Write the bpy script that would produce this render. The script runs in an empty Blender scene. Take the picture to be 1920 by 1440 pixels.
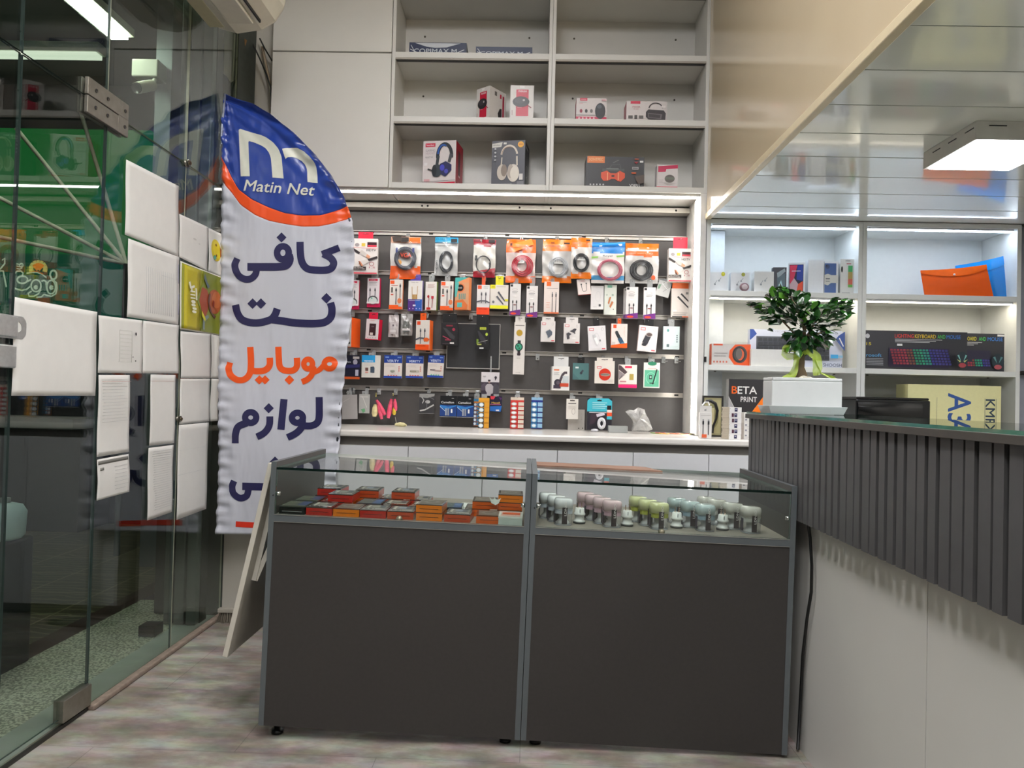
import bpy, math, random
from mathutils import Vector, Matrix, Euler
random.seed(7)
PI = math.pi
SC = bpy.context.scene
COL = SC.collection
# ---------------------------------------------------------------- camera
F = 1340.0; CX = 960.0; CY = 720.0; EYE = 1.17
_ps, _th, _rho = 32/F, 22/F, .025
_f0 = Vector((-math.sin(_ps), math.cos(_ps), 0)); _r0 = Vector((math.cos(_ps), math.sin(_ps), 0)); _z = Vector((0, 0, 1))
FW = _f0*math.cos(_th) + _z*math.sin(_th); _u = _z*math.cos(_th) - _f0*math.sin(_th)
RT = _r0*math.cos(_rho) + _u*math.sin(_rho); UP = _u*math.cos(_rho) - _r0*math.sin(_rho)
cam_d = bpy.data.cameras.new('camera'); cam = bpy.data.objects.new('camera', cam_d); COL.objects.link(cam)
cam_d.sensor_width = 36; cam_d.lens = F/1920*36; cam_d.clip_start = .02
M3 = Matrix((RT, UP, -FW)).transposed()
cam.matrix_world = Matrix.Translation((0, 0, EYE)) @ M3.to_4x4()
SC.camera = cam
# ---------------------------------------------------------------- world, exposure
w = bpy.data.worlds.new('night'); SC.world = w; w.use_nodes = True
w.node_tree.nodes['Background'].inputs[0].default_value = (.35, .42, .5, 1)
w.node_tree.nodes['Background'].inputs[1].default_value = .06
SC.view_settings.view_transform = 'Standard'; SC.view_settings.look = 'None'
SC.view_settings.exposure = 0.74; SC.view_settings.gamma = 1; SC.view_settings.use_curve_mapping = False
E_CEIL = 24.0; E_LOW = 30.0; E_LED = 22.0; E_LEDR = 17.0; E_STREET = 26.0

def at(px, py, X=None, Y=None, Z=None):
    """a point of the room: where the line of sight of a photo pixel meets one of the room's planes"""
    d = FW*F + RT*(px-CX) - UP*(py-CY)
    if X is not None: t = X/d.x
    elif Y is not None: t = Y/d.y
    else: t = (Z-EYE)/d.z
    return Vector((d.x*t, d.y*t, EYE+d.z*t))

# ---------------------------------------------------------------- materials
def lin(h):
    h = h.lstrip('#'); o = []
    for i in (0, 2, 4):
        c = int(h[i:i+2], 16)/255
        o.append(c/12.92 if c <= .04045 else ((c+.055)/1.055)**2.4)
    return (*o, 1)
MATS = {}
def P(hexc, rough=.5, metal=0, noise=.04, scale=30, bump=0, coat=0, name=None, spec=.5, alpha=1, stretch=None):
    key = (hexc, rough, metal, noise, scale, bump, coat, spec, alpha, stretch)
    if key in MATS: return MATS[key]
    m = bpy.data.materials.new(name or 'mat_'+hexc.strip('#')); m.use_nodes = True
    nt = m.node_tree; b = nt.nodes['Principled BSDF']
    b.inputs['Roughness'].default_value = rough; b.inputs['Metallic'].default_value = metal
    b.inputs['Specular IOR Level'].default_value = spec
    b.inputs['Coat Weight'].default_value = coat; b.inputs['Coat Roughness'].default_value = .06
    b.inputs['Alpha'].default_value = alpha
    tc = nt.nodes.new('ShaderNodeTexCoord'); mp = nt.nodes.new('ShaderNodeMapping'); n = nt.nodes.new('ShaderNodeTexNoise')
    n.inputs['Scale'].default_value = scale; n.inputs['Detail'].default_value = 4
    if stretch: mp.inputs['Scale'].default_value = stretch
    nt.links.new(tc.outputs['Object'], mp.inputs[0]); nt.links.new(mp.outputs[0], n.inputs['Vector'])
    c = lin(hexc)
    r = nt.nodes.new('ShaderNodeValToRGB')
    r.color_ramp.elements[0].position = .3; r.color_ramp.elements[1].position = .7
    r.color_ramp.elements[0].color = tuple(max(0, x*(1-noise)) for x in c[:3])+(1,)
    r.color_ramp.elements[1].color = tuple(min(1, x*(1+noise)) for x in c[:3])+(1,)
    nt.links.new(n.outputs['Fac'], r.inputs[0]); nt.links.new(r.outputs[0], b.inputs['Base Color'])
    if bump:
        bp = nt.nodes.new('ShaderNodeBump'); bp.inputs['Strength'].default_value = bump; bp.inputs['Distance'].default_value = .01
        nt.links.new(n.outputs['Fac'], bp.inputs['Height']); nt.links.new(bp.outputs[0], b.inputs['Normal'])
    MATS[key] = m
    return m
def EM(hexc, s, name='light'):
    key = ('em', hexc, s)
    if key in MATS: return MATS[key]
    m = bpy.data.materials.new(name); m.use_nodes = True; nt = m.node_tree; nt.nodes.clear()
    e = nt.nodes.new('ShaderNodeEmission'); o = nt.nodes.new('ShaderNodeOutputMaterial')
    e.inputs[0].default_value = lin(hexc); e.inputs[1].default_value = s
    nt.links.new(e.outputs[0], o.inputs[0]); MATS[key] = m
    return m
def GL(tint='#f2faf6', ior=1.5, rough=0.0, extra=0.0, name='glass'):
    key = ('gl', tint, ior, rough, extra)
    if key in MATS: return MATS[key]
    m = bpy.data.materials.new(name); m.use_nodes = True; nt = m.node_tree; nt.nodes.clear()
    t = nt.nodes.new('ShaderNodeBsdfTransparent'); g = nt.nodes.new('ShaderNodeBsdfGlossy'); f = nt.nodes.new('ShaderNodeFresnel')
    mx = nt.nodes.new('ShaderNodeMixShader'); o = nt.nodes.new('ShaderNodeOutputMaterial'); a = nt.nodes.new('ShaderNodeMath')
    a.operation = 'ADD'; a.use_clamp = True; a.inputs[1].default_value = extra
    ge = nt.nodes.new('ShaderNodeNewGeometry'); io = nt.nodes.new('ShaderNodeMapRange'); io.inputs['To Min'].default_value = ior; io.inputs['To Max'].default_value = 1/ior
    nt.links.new(ge.outputs['Backfacing'], io.inputs['Value']); nt.links.new(io.outputs[0], f.inputs[0])
    t.inputs[0].default_value = lin(tint); g.inputs['Roughness'].default_value = rough
    nt.links.new(f.outputs[0], a.inputs[0]); nt.links.new(a.outputs[0], mx.inputs[0])
    nt.links.new(t.outputs[0], mx.inputs[1]); nt.links.new(g.outputs[0], mx.inputs[2]); nt.links.new(mx.outputs[0], o.inputs[0])
    MATS[key] = m
    return m
WHITE = P('#d9d6cf', .35, noise=.015, scale=8, name='white_melamine')
WHITE2 = P('#d3d1cb', .45, noise=.02, scale=8, name='white_shelf_board')
DARK = P('#4a4846', .5, noise=.05, scale=60, name='anthracite_board')
EDGE = P('#5d6365', .4, noise=.03, name='anthracite_edge_band')
ALU = P('#c4bfb8', .3, .75, noise=.04, scale=50, name='brushed_aluminium')
CHROME = P('#d8d8d8', .15, .95, noise=.02, name='chrome')
STEEL = P('#8f8a80', .35, .8, noise=.1, scale=40, name='brushed_steel')
BLACK = P('#0c0c0d', .4, noise=.05, name='black_plastic')
GLASS = GL('#eef4f1', 1.5, name='door_glass', extra=.012)
CGLASS = GL('#f8fbf9', 1.5, name='counter_glass')
GEDGE = P('#3f6a5c', .1, noise=.1, coat=.5, name='green_glass_edge')
GE_D = P('#3c4a46', .2, noise=.1, coat=.4, name='dark_glass_edge'); GE_L = P('#a3a692', .2, noise=.1, coat=.4, name='pale_glass_edge')
FILM = GL('#fbfbfb', 1.45, .26, .03, name='clear_film')
PAPER = P('#d2d1cd', .7, noise=.02, scale=20, name='paper')
LEDM = EM('#fffaf3', E_LED, 'led_warm_white'); LEDC = EM('#dcebff', E_LEDR, 'led_cool_white'); LEDW = EM('#fff3dc', E_LEDR*.8, 'led_shelf_white')

# ---------------------------------------------------------------- mesh builder
ORG = {}
TXT = {}
def text_geo(s):
    if s in TXT: return TXT[s]
    cu = bpy.data.curves.new('t', 'FONT'); cu.body = s; cu.size = 1; cu.resolution_u = 3
    o = bpy.data.objects.new('t', cu); COL.objects.link(o)
    dg = bpy.context.evaluated_depsgraph_get(); me = bpy.data.meshes.new_from_object(o.evaluated_get(dg))
    vs = [(v.co.x, v.co.y) for v in me.vertices]; fs = [tuple(p.vertices) for p in me.polygons]
    bpy.data.objects.remove(o); bpy.data.curves.remove(cu); bpy.data.meshes.remove(me)
    if not vs: vs = [(0, 0)]; fs = []
    n_ = len(vs); vs = [(x+d, y+e) for d, e in ((0, 0), (.022, 0), (.011, .012), (.011, -.012)) for x, y in vs]; fs = [tuple(i+n_*k for i in f) for k in range(4) for f in fs]      # bolder strokes
    x0 = min(v[0] for v in vs); x1 = max(v[0] for v in vs); y0 = min(v[1] for v in vs); y1 = max(v[1] for v in vs)
    TXT[s] = ([((x-x0), (y-y0)) for x, y in vs], fs, x1-x0, y1-y0)
    return TXT[s]

class MB:
    def __init__(s): s.v = []; s.f = []; s.m = []; s.mats = []; s.sm = []
    def mi(s, m):
        if m not in s.mats: s.mats.append(m)
        return s.mats.index(m)
    def add(s, vs, fs, m, smooth=False):
        b = len(s.v); k = s.mi(m); s.v += [tuple(v) for v in vs]
        for f in fs: s.f.append(tuple(i+b for i in f)); s.m.append(k); s.sm.append(smooth)
        return s
    def box(s, x0, x1, y0, y1, z0, z1, m, T=None, mats=None):
        vs = [Vector(p) for p in ((x0,y0,z0),(x1,y0,z0),(x1,y1,z0),(x0,y1,z0),(x0,y0,z1),(x1,y0,z1),(x1,y1,z1),(x0,y1,z1))]
        if T: vs = [T @ v for v in vs]
        fs = [(0,3,2,1),(4,5,6,7),(0,1,5,4),(1,2,6,5),(2,3,7,6),(3,0,4,7)]
        if mats:                                                   # -z +z -y +x +y -x
            for f, mm in zip(fs, mats): s.add([vs[i] for i in f], [(0,1,2,3)], mm or m)
        else: s.add(vs, fs, m)
        return s
    def grid(s, fn, nu, nv, m, smooth=True, mfn=None):
        vs = [fn(i/nu, j/nv) for j in range(nv+1) for i in range(nu+1)]
        b = len(s.v); s.v += [tuple(v) for v in vs]
        for j in range(nv):
            for i in range(nu):
                a = b+j*(nu+1)+i
                mm = mfn((i+.5)/nu, (j+.5)/nv) if mfn else m
                s.f.append((a, a+nu+1, a+nu+2, a+1)); s.m.append(s.mi(mm)); s.sm.append(smooth)
        return s
    def tube(s, pts, r, m, n=8, closed=False, radii=None, caps=True):
        pts = [Vector(p) for p in pts]; N = len(pts); rings = []; up = None
        for i, p in enumerate(pts):
            if closed: d = pts[(i+1) % N]-pts[i-1]
            else: d = pts[min(i+1, N-1)]-pts[max(i-1, 0)]
            d.normalize()
            if up is None: up = Vector((0, 0, 1)) if abs(d.z) < .9 else Vector((1, 0, 0))
            a = d.cross(up); a.normalize(); b = a.cross(d); up = b
            rr = radii[i] if radii else r
            rings.append([p+(a*math.cos(2*PI*k/n)+b*math.sin(2*PI*k/n))*rr for k in range(n)])
        vs = [v for q in rings for v in q]; fs = []
        for i in range(N if closed else N-1):
            j = (i+1) % N
            for k in range(n): fs.append((i*n+k, j*n+k, j*n+(k+1) % n, i*n+(k+1) % n))
        if not closed and caps: fs += [tuple(range(n))[::-1], tuple((N-1)*n+k for k in range(n))]
        return s.add(vs, fs, m, True)
    def lathe(s, prof, m, n=24, c=(0,0,0), sq=2.0, sx=1, sy=1, caps=True):
        """prof = [(r,z)], sq > 2 makes the outline a rounded square"""
        vs = []; fs = []
        for r, z in prof:
            for k in range(n):
                a = 2*PI*k/n; ca, sa = math.cos(a), math.sin(a)
                q = (abs(ca)**sq+abs(sa)**sq)**(-1/sq)
                vs.append((c[0]+r*q*ca*sx, c[1]+r*q*sa*sy, c[2]+z))
        L = len(prof)
        for i in range(L-1):
            for k in range(n): fs.append((i*n+k, i*n+(k+1) % n, (i+1)*n+(k+1) % n, (i+1)*n+k))
        if caps: fs += [tuple(range(n))[::-1], tuple((L-1)*n+k for k in range(n))]
        return s.add(vs, fs, m, True)
    def art(s, cmds, w, h, T=None, depth=0.0, lay0=1):
        """flat print on a face spanned by x (0..w) and -z (0..h), centred at the origin, facing -y"""
        T = T or Matrix.Identity(4)
        def pt(u, v, L): return T @ Vector(((u-.5)*w, depth-.0004*L, (.5-v)*h))
        for L, c in enumerate(cmds, lay0):
            k = c[0]
            if k == 'r':
                _, u0, v0, u1, v1, col = c
                s.add([pt(u0,v0,L), pt(u0,v1,L), pt(u1,v1,L), pt(u1,v0,L)], [(0,1,2,3)], ink(col))
            elif k == 'e':
                _, cu, cv, ru, rv, col = c
                s.add([pt(cu+ru*math.cos(2*PI*i/20), cv-rv*math.sin(2*PI*i/20), L) for i in range(20)], [tuple(range(20))[::-1]], ink(col))
            elif k == 'p':
                s.add([pt(u, v, L) for u, v in c[1]], [tuple(range(len(c[1])))], ink(c[2]))
            elif k in 'lo':
                if k == 'l': pl, wd, col = c[1], c[2], c[3]; cl = False
                else:
                    _, cu, cv, ru, rv, wd, col = c[:7]; a0, a1 = (c[7], c[8]) if len(c) > 7 else (0, 360)
                    pl = [(cu+ru*math.cos(math.radians(a0+(a1-a0)*i/20)), cv-rv*math.sin(math.radians(a0+(a1-a0)*i/20))) for i in range(21)]
                P2 = [Vector(((u-.5)*w, (.5-v)*h)) for u, v in pl]; hw = wd*w/2; vs = []
                for i, q in enumerate(P2):
                    d = P2[min(i+1, len(P2)-1)]-P2[max(i-1, 0)]
                    if d.length < 1e-9: d = Vector((1, 0))
                    d.normalize(); nn = Vector((-d.y, d.x))*hw
                    for e in (q+nn, q-nn): vs.append(T @ Vector((e.x, depth-.0004*L, e.y)))
                s.add(vs, [(2*i, 2*i+1, 2*i+3, 2*i+2) for i in range(len(P2)-1)], ink(col))
            elif k == 't':
                _, txt, u, v, hh, col = c[:6]; wf = c[6] if len(c) > 6 else None; rot = c[7] if len(c) > 7 else 0
                vs, fs, tw, th = text_geo(txt)
                sc = hh*h/max(th, .01); sx = (wf*w/tw) if wf else sc
                ca, sa = math.cos(math.radians(rot)), math.sin(math.radians(rot)); o = []
                n0 = len(vs)//4
                for ii, (x, y) in enumerate(vs):
                    x *= sx; y = (y-th/2)*sc
                    X, Y = x*ca-y*sa, x*sa+y*ca
                    o.append(T @ Vector(((u-.5)*w+X, depth-.0004*L-.00007*(ii//max(n0, 1)), (.5-v)*h+Y)))
                s.add(o, fs, ink(col))
        return s
    def build(s, name, parent=None, o=None, label=None, cat=None, group=None, kind=None, bevel=0, loc=None, rot=None):
        """o = the point the vertices are measured from (the thing's base)"""
        if parent is not None: o = ORG.get(parent.name, Vector((0,0,0)))
        o = Vector(o) if o is not None else Vector((0, 0, 0))
        me = bpy.data.meshes.new(name)
        me.from_pydata([Vector(v)-o for v in s.v], [], s.f)
        for m in s.mats: me.materials.append(m)
        me.polygons.foreach_set('material_index', s.m); me.polygons.foreach_set('use_smooth', s.sm); me.update()
        ob = bpy.data.objects.new(name, me); COL.objects.link(ob)
        if parent is not None: ob.parent = parent; ORG[ob.name] = o
        else: ob.location = loc if loc is not None else o; ORG[ob.name] = o
        if rot: ob.rotation_euler = rot
        if bevel:
            b = ob.modifiers.new('bevel', 'BEVEL'); b.width = bevel; b.segments = 2; b.limit_method = 'ANGLE'; b.angle_limit = .7
            b.harden_normals = False
        return tag(ob, label, cat, group, kind)
def tag(o, label=None, cat=None, group=None, kind=None):
    for k, v in (('label', label), ('category', cat), ('group', group), ('kind', kind)):
        if v: o[k] = v
    return o
def thing(name, label, cat, loc=(0,0,0), group=None, rot=None, local=False):
    o = bpy.data.objects.new(name, None); COL.objects.link(o); o.location = loc; o.empty_display_size = .05
    if rot: o.rotation_euler = rot
    ORG[o.name] = Vector((0,0,0)) if local else Vector(loc)
    return tag(o, label, cat, group)
def copy_tree(o, parent=None):
    c = o.copy(); COL.objects.link(c)
    if parent: c.parent = parent
    for ch in list(o.children): copy_tree(ch, c)
    return c
def ink(c): return c if not isinstance(c, str) else P(c, .38, noise=.02, scale=60, name='print_'+c.strip('#'))
def struct(mb, name, **k): return mb.build(name, kind='structure', **k)
# ================================================================ THE ROOM
GX = -1.56                      # glass front
YB = 4.2; YF = 3.85; YW = 3.53  # slat wall, shelf fronts, worktop edge
ZL = 2.15; XF = .93             # lower ceiling, its fascia
# floor: greyish wood-look vinyl
def floor_mat():
    m = bpy.data.materials.new('vinyl_floor'); m.use_nodes = True; nt = m.node_tree; b = nt.nodes['Principled BSDF']
    tc = nt.nodes.new('ShaderNodeTexCoord')
    mp = nt.nodes.new('ShaderNodeMapping'); mp.inputs['Scale'].default_value = (1.0, 2.3, 1); mp.inputs['Rotation'].default_value = (0,0,.05)
    n1 = nt.nodes.new('ShaderNodeTexNoise'); n1.inputs['Scale'].default_value = 3.0; n1.inputs['Detail'].default_value = 8; n1.inputs['Roughness'].default_value = .65
    n2 = nt.nodes.new('ShaderNodeTexNoise'); n2.inputs['Scale'].default_value = 9; n2.inputs['Detail'].default_value = 5
    r1 = nt.nodes.new('ShaderNodeValToRGB'); e = r1.color_ramp.elements
    e[0].position = .32; e[0].color = lin('#6e6055'); e[1].position = .60; e[1].color = lin('#a9a496')
    x = r1.color_ramp.elements.new(.47); x.color = lin('#8b8073')
    mx = nt.nodes.new('ShaderNodeMixRGB'); mx.blend_type = 'OVERLAY'; mx.inputs[0].default_value = .45
    br = nt.nodes.new('ShaderNodeTexBrick'); br.inputs['Scale'].default_value = 1; br.inputs['Brick Width'].default_value = .92; br.inputs['Row Height'].default_value = .46
    br.inputs['Mortar Size'].default_value = .0012; br.inputs['Color1'].default_value = (1,1,1,1); br.inputs['Color2'].default_value = (.9,.9,.9,1); br.inputs['Mortar'].default_value = (.55,.55,.55,1)
    mu = nt.nodes.new('ShaderNodeMixRGB'); mu.blend_type = 'MULTIPLY'; mu.inputs[0].default_value = 1
    L = nt.links.new
    L(tc.outputs['Object'], mp.inputs[0]); L(mp.outputs[0], n1.inputs['Vector']); L(mp.outputs[0], n2.inputs['Vector'])
    L(n1.outputs['Fac'], r1.inputs[0]); L(r1.outputs[0], mx.inputs[1]); L(n2.outputs['Color'], mx.inputs[2])
    L(tc.outputs['Object'], br.inputs['Vector']); L(mx.outputs[0], mu.inputs[1]); L(br.outputs[0], mu.inputs[2])
    hs = nt.nodes.new('ShaderNodeHueSaturation'); hs.inputs['Saturation'].default_value = .75; L(mu.outputs[0], hs.inputs['Color']); L(hs.outputs[0], b.inputs['Base Color'])
    b.inputs['Roughness'].default_value = .5
    return m
struct(MB().box(GX-.03, 3.2, -2.6, 4.45, -.06, 0, floor_mat()), 'floor')
CEILM = P('#cfcabd', .7, noise=.02, name='painted_ceiling')
WALLM = P('#c9c5bb', .7, noise=.03, scale=4, name='painted_wall')
struct(MB().box(GX-.2, 3.2, -2.6, 4.45, 3.7, 3.8, CEILM), 'ceiling')
struct(MB().box(GX-.3, 3.2, 4.25, 4.35, 0, 3.7, WALLM), 'wall_back')
struct(MB().box(3.0, 3.1, -2.6, 4.25, 0, 3.7, WALLM), 'wall_right')
struct(MB().box(GX-.2, 3.2, -2.6, -2.5, 0, 3.7, P('#6d6a62', .7, name='rear_wall_paint')), 'wall_front')
# lower glossy ceiling over the reception side and its fascia
PVC = P('#e4e6de', .12, noise=.015, scale=3, coat=1.0, name='glossy_pvc_ceiling', stretch=(.3, 3, 1))
PVC2 = P('#cdbb9c', .16, noise=.02, scale=3, coat=.6, name='glossy_pvc_fascia')
struct(MB().box(XF+.012, 3.0, -2.5, YF-.005, ZL, ZL+.03, PVC), 'ceiling_lower')
struct(MB().box(XF, XF+.012, -2.5, YF-.006, ZL, 3.7, PVC2), 'trim_1')            # fascia
mb = MB().box(XF-.008, XF+.022, -2.5, YF-.01, ZL-.009, ZL+.022, P('#d6c6a4', .3, noise=.03, name='cream_pvc_corner'))
struct(mb, 'trim_2', bevel=.003)
# panel joints of the lower ceiling
mb = MB()
for y in [YF-.25*i for i in range(1, 20)]: mb.box(XF+.03, 3.0, y-.0012, y+.0012, ZL-.0012, ZL+.002, P('#a9aca3', .3))
struct(mb, 'trim_3')

# ---- glass front
def pane(name, y0, y1, z0, z1, x=GX, GEDGE=GE_D):
    mb = MB(); t = .008
    mb.box(x-t, x, y0, y1, z0, z1, GLASS, mats=[GEDGE, GEDGE, GEDGE, None, GEDGE, None])
    return struct(mb, name)
ZT = 2.175
E1 = 2.118; E2 = 2.552; E3 = 3.15
pane('window_1', -2.5, E1-.01, .02, ZT-.006)
pane('door_1', E1, E2-.006, .035, ZT-.006)
pane('window_2', E2+.003, E3-.004, .012, ZT-.006)
pane('window_3', E3+.004, 3.66, .012, ZT-.006, GEDGE=GE_L)
pane('window_4', -2.5, E1-.006, ZT, 3.7)
pane('window_5', E1, E2-.004, ZT, 3.7)
pane('window_6', E2+.002, E3-.004, ZT, 3.7, GEDGE=GE_L)
pane('window_7', E3+.004, 3.66, ZT, 3.7, GEDGE=GE_L)
# rubber threshold strip
RUB = P('#8a7a6e', .6, noise=.2, scale=40, name='worn_threshold_strip')
struct(MB().box(GX-.004, GX+.028, E2, 3.66, 0, .02, RUB), 'baseboard_left', bevel=.006)
struct(MB().box(GX-.006, GX+.004, -2.5, E2, .0, .012, P('#2b2a26', .5)), 'trim_4')
# slim end wall beside the glass, behind the flag
PIER = P('#c3beb3', .6, noise=.05, scale=6, name='plastered_pier')
struct(MB().box(GX, -1.12, 3.68, YB+.04, 0, .95, PIER), 'wall_left')
struct(MB().box(GX-.03, -1.449, 3.92, YB+.04, .95, 3.7, PIER), 'wall_left_upper')
struct(MB().box(GX-.35, GX+.0, 3.67, 3.9, 0, 3.7, P('#3e443f', .6, noise=.15, name='dark_side_wall')), 'wall_left_outer')

# door fittings
mb = MB()
for sx in (1, -1):
    x0, x1 = (GX+.0, GX+.014) if sx > 0 else (GX-.024, GX-.010)
    T = None
    mb.box(x0, x1, 2.415, 2.665, ZT+.002, ZT+.062, STEEL); mb.box(x0, x1, 2.415, 2.60, ZT-.062, ZT-.002, STEEL)
    mb.box(x0, x1, 2.60, 2.665, ZT-.062, ZT+.002, STEEL)
root = thing('patch_fitting', 'brushed steel patch fitting with screws where the glass door meets the pane above', 'door fitting', (GX+.007, 2.54, ZT))
pl8 = mb.build('plate', root, bevel=.002)
for (y, z) in ((2.46, .03), (2.53, .03), (2.64, .03), (2.46, -.03), (2.53, -.03), (2.64, -.03)):
    MB().tube([(GX+.013, y, ZT+z), (GX+.0165, y, ZT+z)], .007, P('#4a463f', .4, .7), 10).build('screw', pl8)
MB().box(GX-.024, GX+.014, 2.40, 2.555, .022, .098, STEEL).build('floor_patch_fitting', o=(GX, 2.47, .022), bevel=.003,
    label='scuffed steel patch fitting at the bottom corner of the glass door', cat='door fitting')
root = thing('glass_clamp', 'small round metal clamp at the joint under the upper glass panes', 'clamp', (GX+.006, E3, ZT))
MB().tube([(GX+.0, E3, ZT), (GX+.016, E3, ZT)], .016, STEEL, 16).build('disc', root); MB().tube([(GX+.016, E3, ZT), (GX+.022, E3, ZT)], .008, P('#6a5d45', .4, .7), 12).build('screw', root)
root = thing('glass_clamp', 'small round metal clamp on the pane joint between the taped papers', 'clamp', (GX+.006, E3, 1.03))
MB().tube([(GX+.0, E3, 1.03), (GX+.014, E3, 1.03)], .013, STEEL, 16).build('disc', root); MB().tube([(GX+.014, E3, 1.03), (GX+.02, E3, 1.03)], .006, P('#6a5d45', .4, .7), 12).build('screw', root)
# lock plates on the door edge
ZK = P('#b9bcbc', .3, .85, noise=.08, scale=80, name='zinc_plate')
root = thing('lock_hasp', 'zinc hasp plate with a round hole on the glass door edge', 'lock', (GX+.01, E1, 1.30))
pts = []
_h = at(32, 613, X=GX+.003); hy, hz, hr = _h.y, _h.z, .016
yb0, yb1, zb0, zb1 = 2.03, at(46, 613, X=GX).y, at(40, 637, X=GX).z, at(40, 594, X=GX).z
mb = MB(); n = 16
outer = [(yb0, zb0), (yb1-.015, zb0), (yb1, zb0+.015), (yb1, zb1-.015), (yb1-.015, zb1), (yb0, zb1)]
def ring_plate(mb, x0, x1, outer, c, r, m):
    # outline sampled by angle so that the hole is a real hole
    O = []; I = []
    for k in range(32):
        a = 2*PI*k/32; d = (math.cos(a), math.sin(a)); best = 1e9
        for i in range(len(outer)):
            p, q = outer[i], outer[(i+1) % len(outer)]
            ex, ey = q[0]-p[0], q[1]-p[1]; den = d[0]*ey-d[1]*ex
            if abs(den) < 1e-12: continue
            t = ((p[0]-c[0])*ey-(p[1]-c[1])*ex)/den; s_ = ((p[0]-c[0])*d[1]-(p[1]-c[1])*d[0])/den
            if t > 0 and -1e-6 <= s_ <= 1+1e-6: best = min(best, t)
        O.append((c[0]+d[0]*best, c[1]+d[1]*best)); I.append((c[0]+d[0]*r, c[1]+d[1]*r))
    vs = [(x, a, b) for x in (x0, x1) for L in (O, I) for a, b in L]; fs = []
    for k in range(32):
        j = (k+1) % 32
        fs += [(k, j, 32+j, 32+k), (64+k, 96+k, 96+j, 64+j), (k, 64+k, 64+j, j), (32+k, 32+j, 96+j, 96+k)]
    mb.add(vs, fs, m)
ring_plate(mb, GX+.001, GX+.006, outer, (hy, hz), hr, ZK)
mb.build('plate', root); MB().box(GX+.006, GX+.016, 2.03, 2.118, zb0+.004, zb1-.004, ZK).build('housing', root, bevel=.003)
MB().box(GX-.02, GX+.02, 2.02, at(20, 660, X=GX).y, at(15, 690, X=GX).z, at(15, 647, X=GX).z, ZK).build('door_lock', o=(GX, 2.07, at(15, 690, X=GX).z), bevel=.004, label='zinc lock housing clamped on the glass edge below the hasp', cat='lock')

# ---- AC unit above the glass, running towards the viewer
AC = P('#cdc7b4', .35, noise=.03, name='aged_cream_plastic'); AC2 = P('#a9a384', .4, noise=.04)
prof = [(-1.545, 3.17), (-1.545, 2.90), (-1.50, 2.865), (-1.42, 2.845), (-1.30, 2.865), (-1.235, 2.905), (-1.195, 2.97), (-1.18, 3.06), (-1.19, 3.14), (-1.22, 3.17)]
root = thing('air_conditioner', 'cream wall air conditioner high above the glass front', 'air conditioner', (-1.38, 2.9, 2.85))
mb = MB(); y0, y1 = 2.35, 3.33; n = len(prof)
secs = [(y0, 1.0), (y1-.03, 1.0), (y1-.008, .965), (y1, .90)]
cxp, czp = -1.38, 3.0; vs = []
for y, k in secs: vs += [(cxp+(x-cxp)*k, y, czp+(z-czp)*k) for x, z in prof]
fs = [(i*n+k, (i+1)*n+k, (i+1)*n+(k+1) % n, i*n+(k+1) % n) for i in range(3) for k in range(n)]
fs += [tuple(range(n))[::-1], tuple(3*n+k for k in range(n))]
mb.add(vs, fs, AC); ach = mb.build('housing', root, bevel=.004)
MB().box(-1.41, -1.30, y0, y1-.12, 2.838, 2.852, AC, T=Matrix.Identity(4)).build('louver', ach, bevel=.003)
MB().box(-1.285, -1.278, y0, y1-.09, 2.861, 2.874, BLACK).build('air_slot', ach)
MB().box(-1.53, -1.46, y0, y1-.06, 2.852, 2.875, AC2).build('back_cover', root, bevel=.003)

# corner scraps above the flag
def quadslab(pts, th, m, nrm=Vector((0,1,0))):
    mb = MB(); n = len(pts); pts = [Vector(p) for p in pts]
    vs = pts+[p+nrm*th for p in pts]
    mb.add(vs, [tuple(range(n)), tuple(range(n, 2*n))[::-1]]+[(i, i+n, (i+1) % n+n, (i+1) % n) for i in range(n)], m)
    return mb
YC = 3.80
sc = [at(x, y, Y=3.64) for x, y in ((402,42),(440,62),(436,150),(431,153),(425,143),(414,134),(403,124))]
quadslab(sc, .012, P('#bdb7aa', .7, noise=.05)).build('drywall_scrap', o=sc[0], label='broken piece of white drywall hanging under the air conditioner', cat='wall piece')
a, b = at(459, 74, Y=3.75), at(433, 148, Y=3.75)
MB().tube([a, b], .014, P('#8a6a42', .7, noise=.2, scale=20), 4).build('wooden_strut', o=b, label='raw wooden stick wedged behind the drywall scrap in the corner', cat='wood strip')
a, b = at(455, 118, Y=3.85), at(451, 205, Y=3.85)
MB().tube([at(457, 60, Y=3.85), a, b], .011, P('#b7b0a0', .5, noise=.2), 10).build('pipe', o=b, label='thin pale pipe running down the corner behind the blue flag', cat='pipe')
for k, (pl, lb) in enumerate(((((463,70),(461,110),(463,150),(468,178)), 'black cable end hanging straight in the wall corner'),
           (((470,74),(488,112),(500,140),(508,165),(509,200)), 'thin dark cable sagging towards the cupboard edge'),
           (((487,72),(497,92),(510,114)), 'short dark cable passing behind the cupboard top'),
           (((492,88),(498,120),(505,150),(509,170)), 'beige cable running down beside the cupboard'))):
    p3 = [at(x, y, Y=3.84+.018*k) for x, y in pl]
    MB().tube(p3, .0045 if k < 3 else .008, P('#1b1a18' if k < 3 else '#9c8a72', .5), 6).build('cable', o=p3[-1], label=lb, cat='cable')
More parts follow.
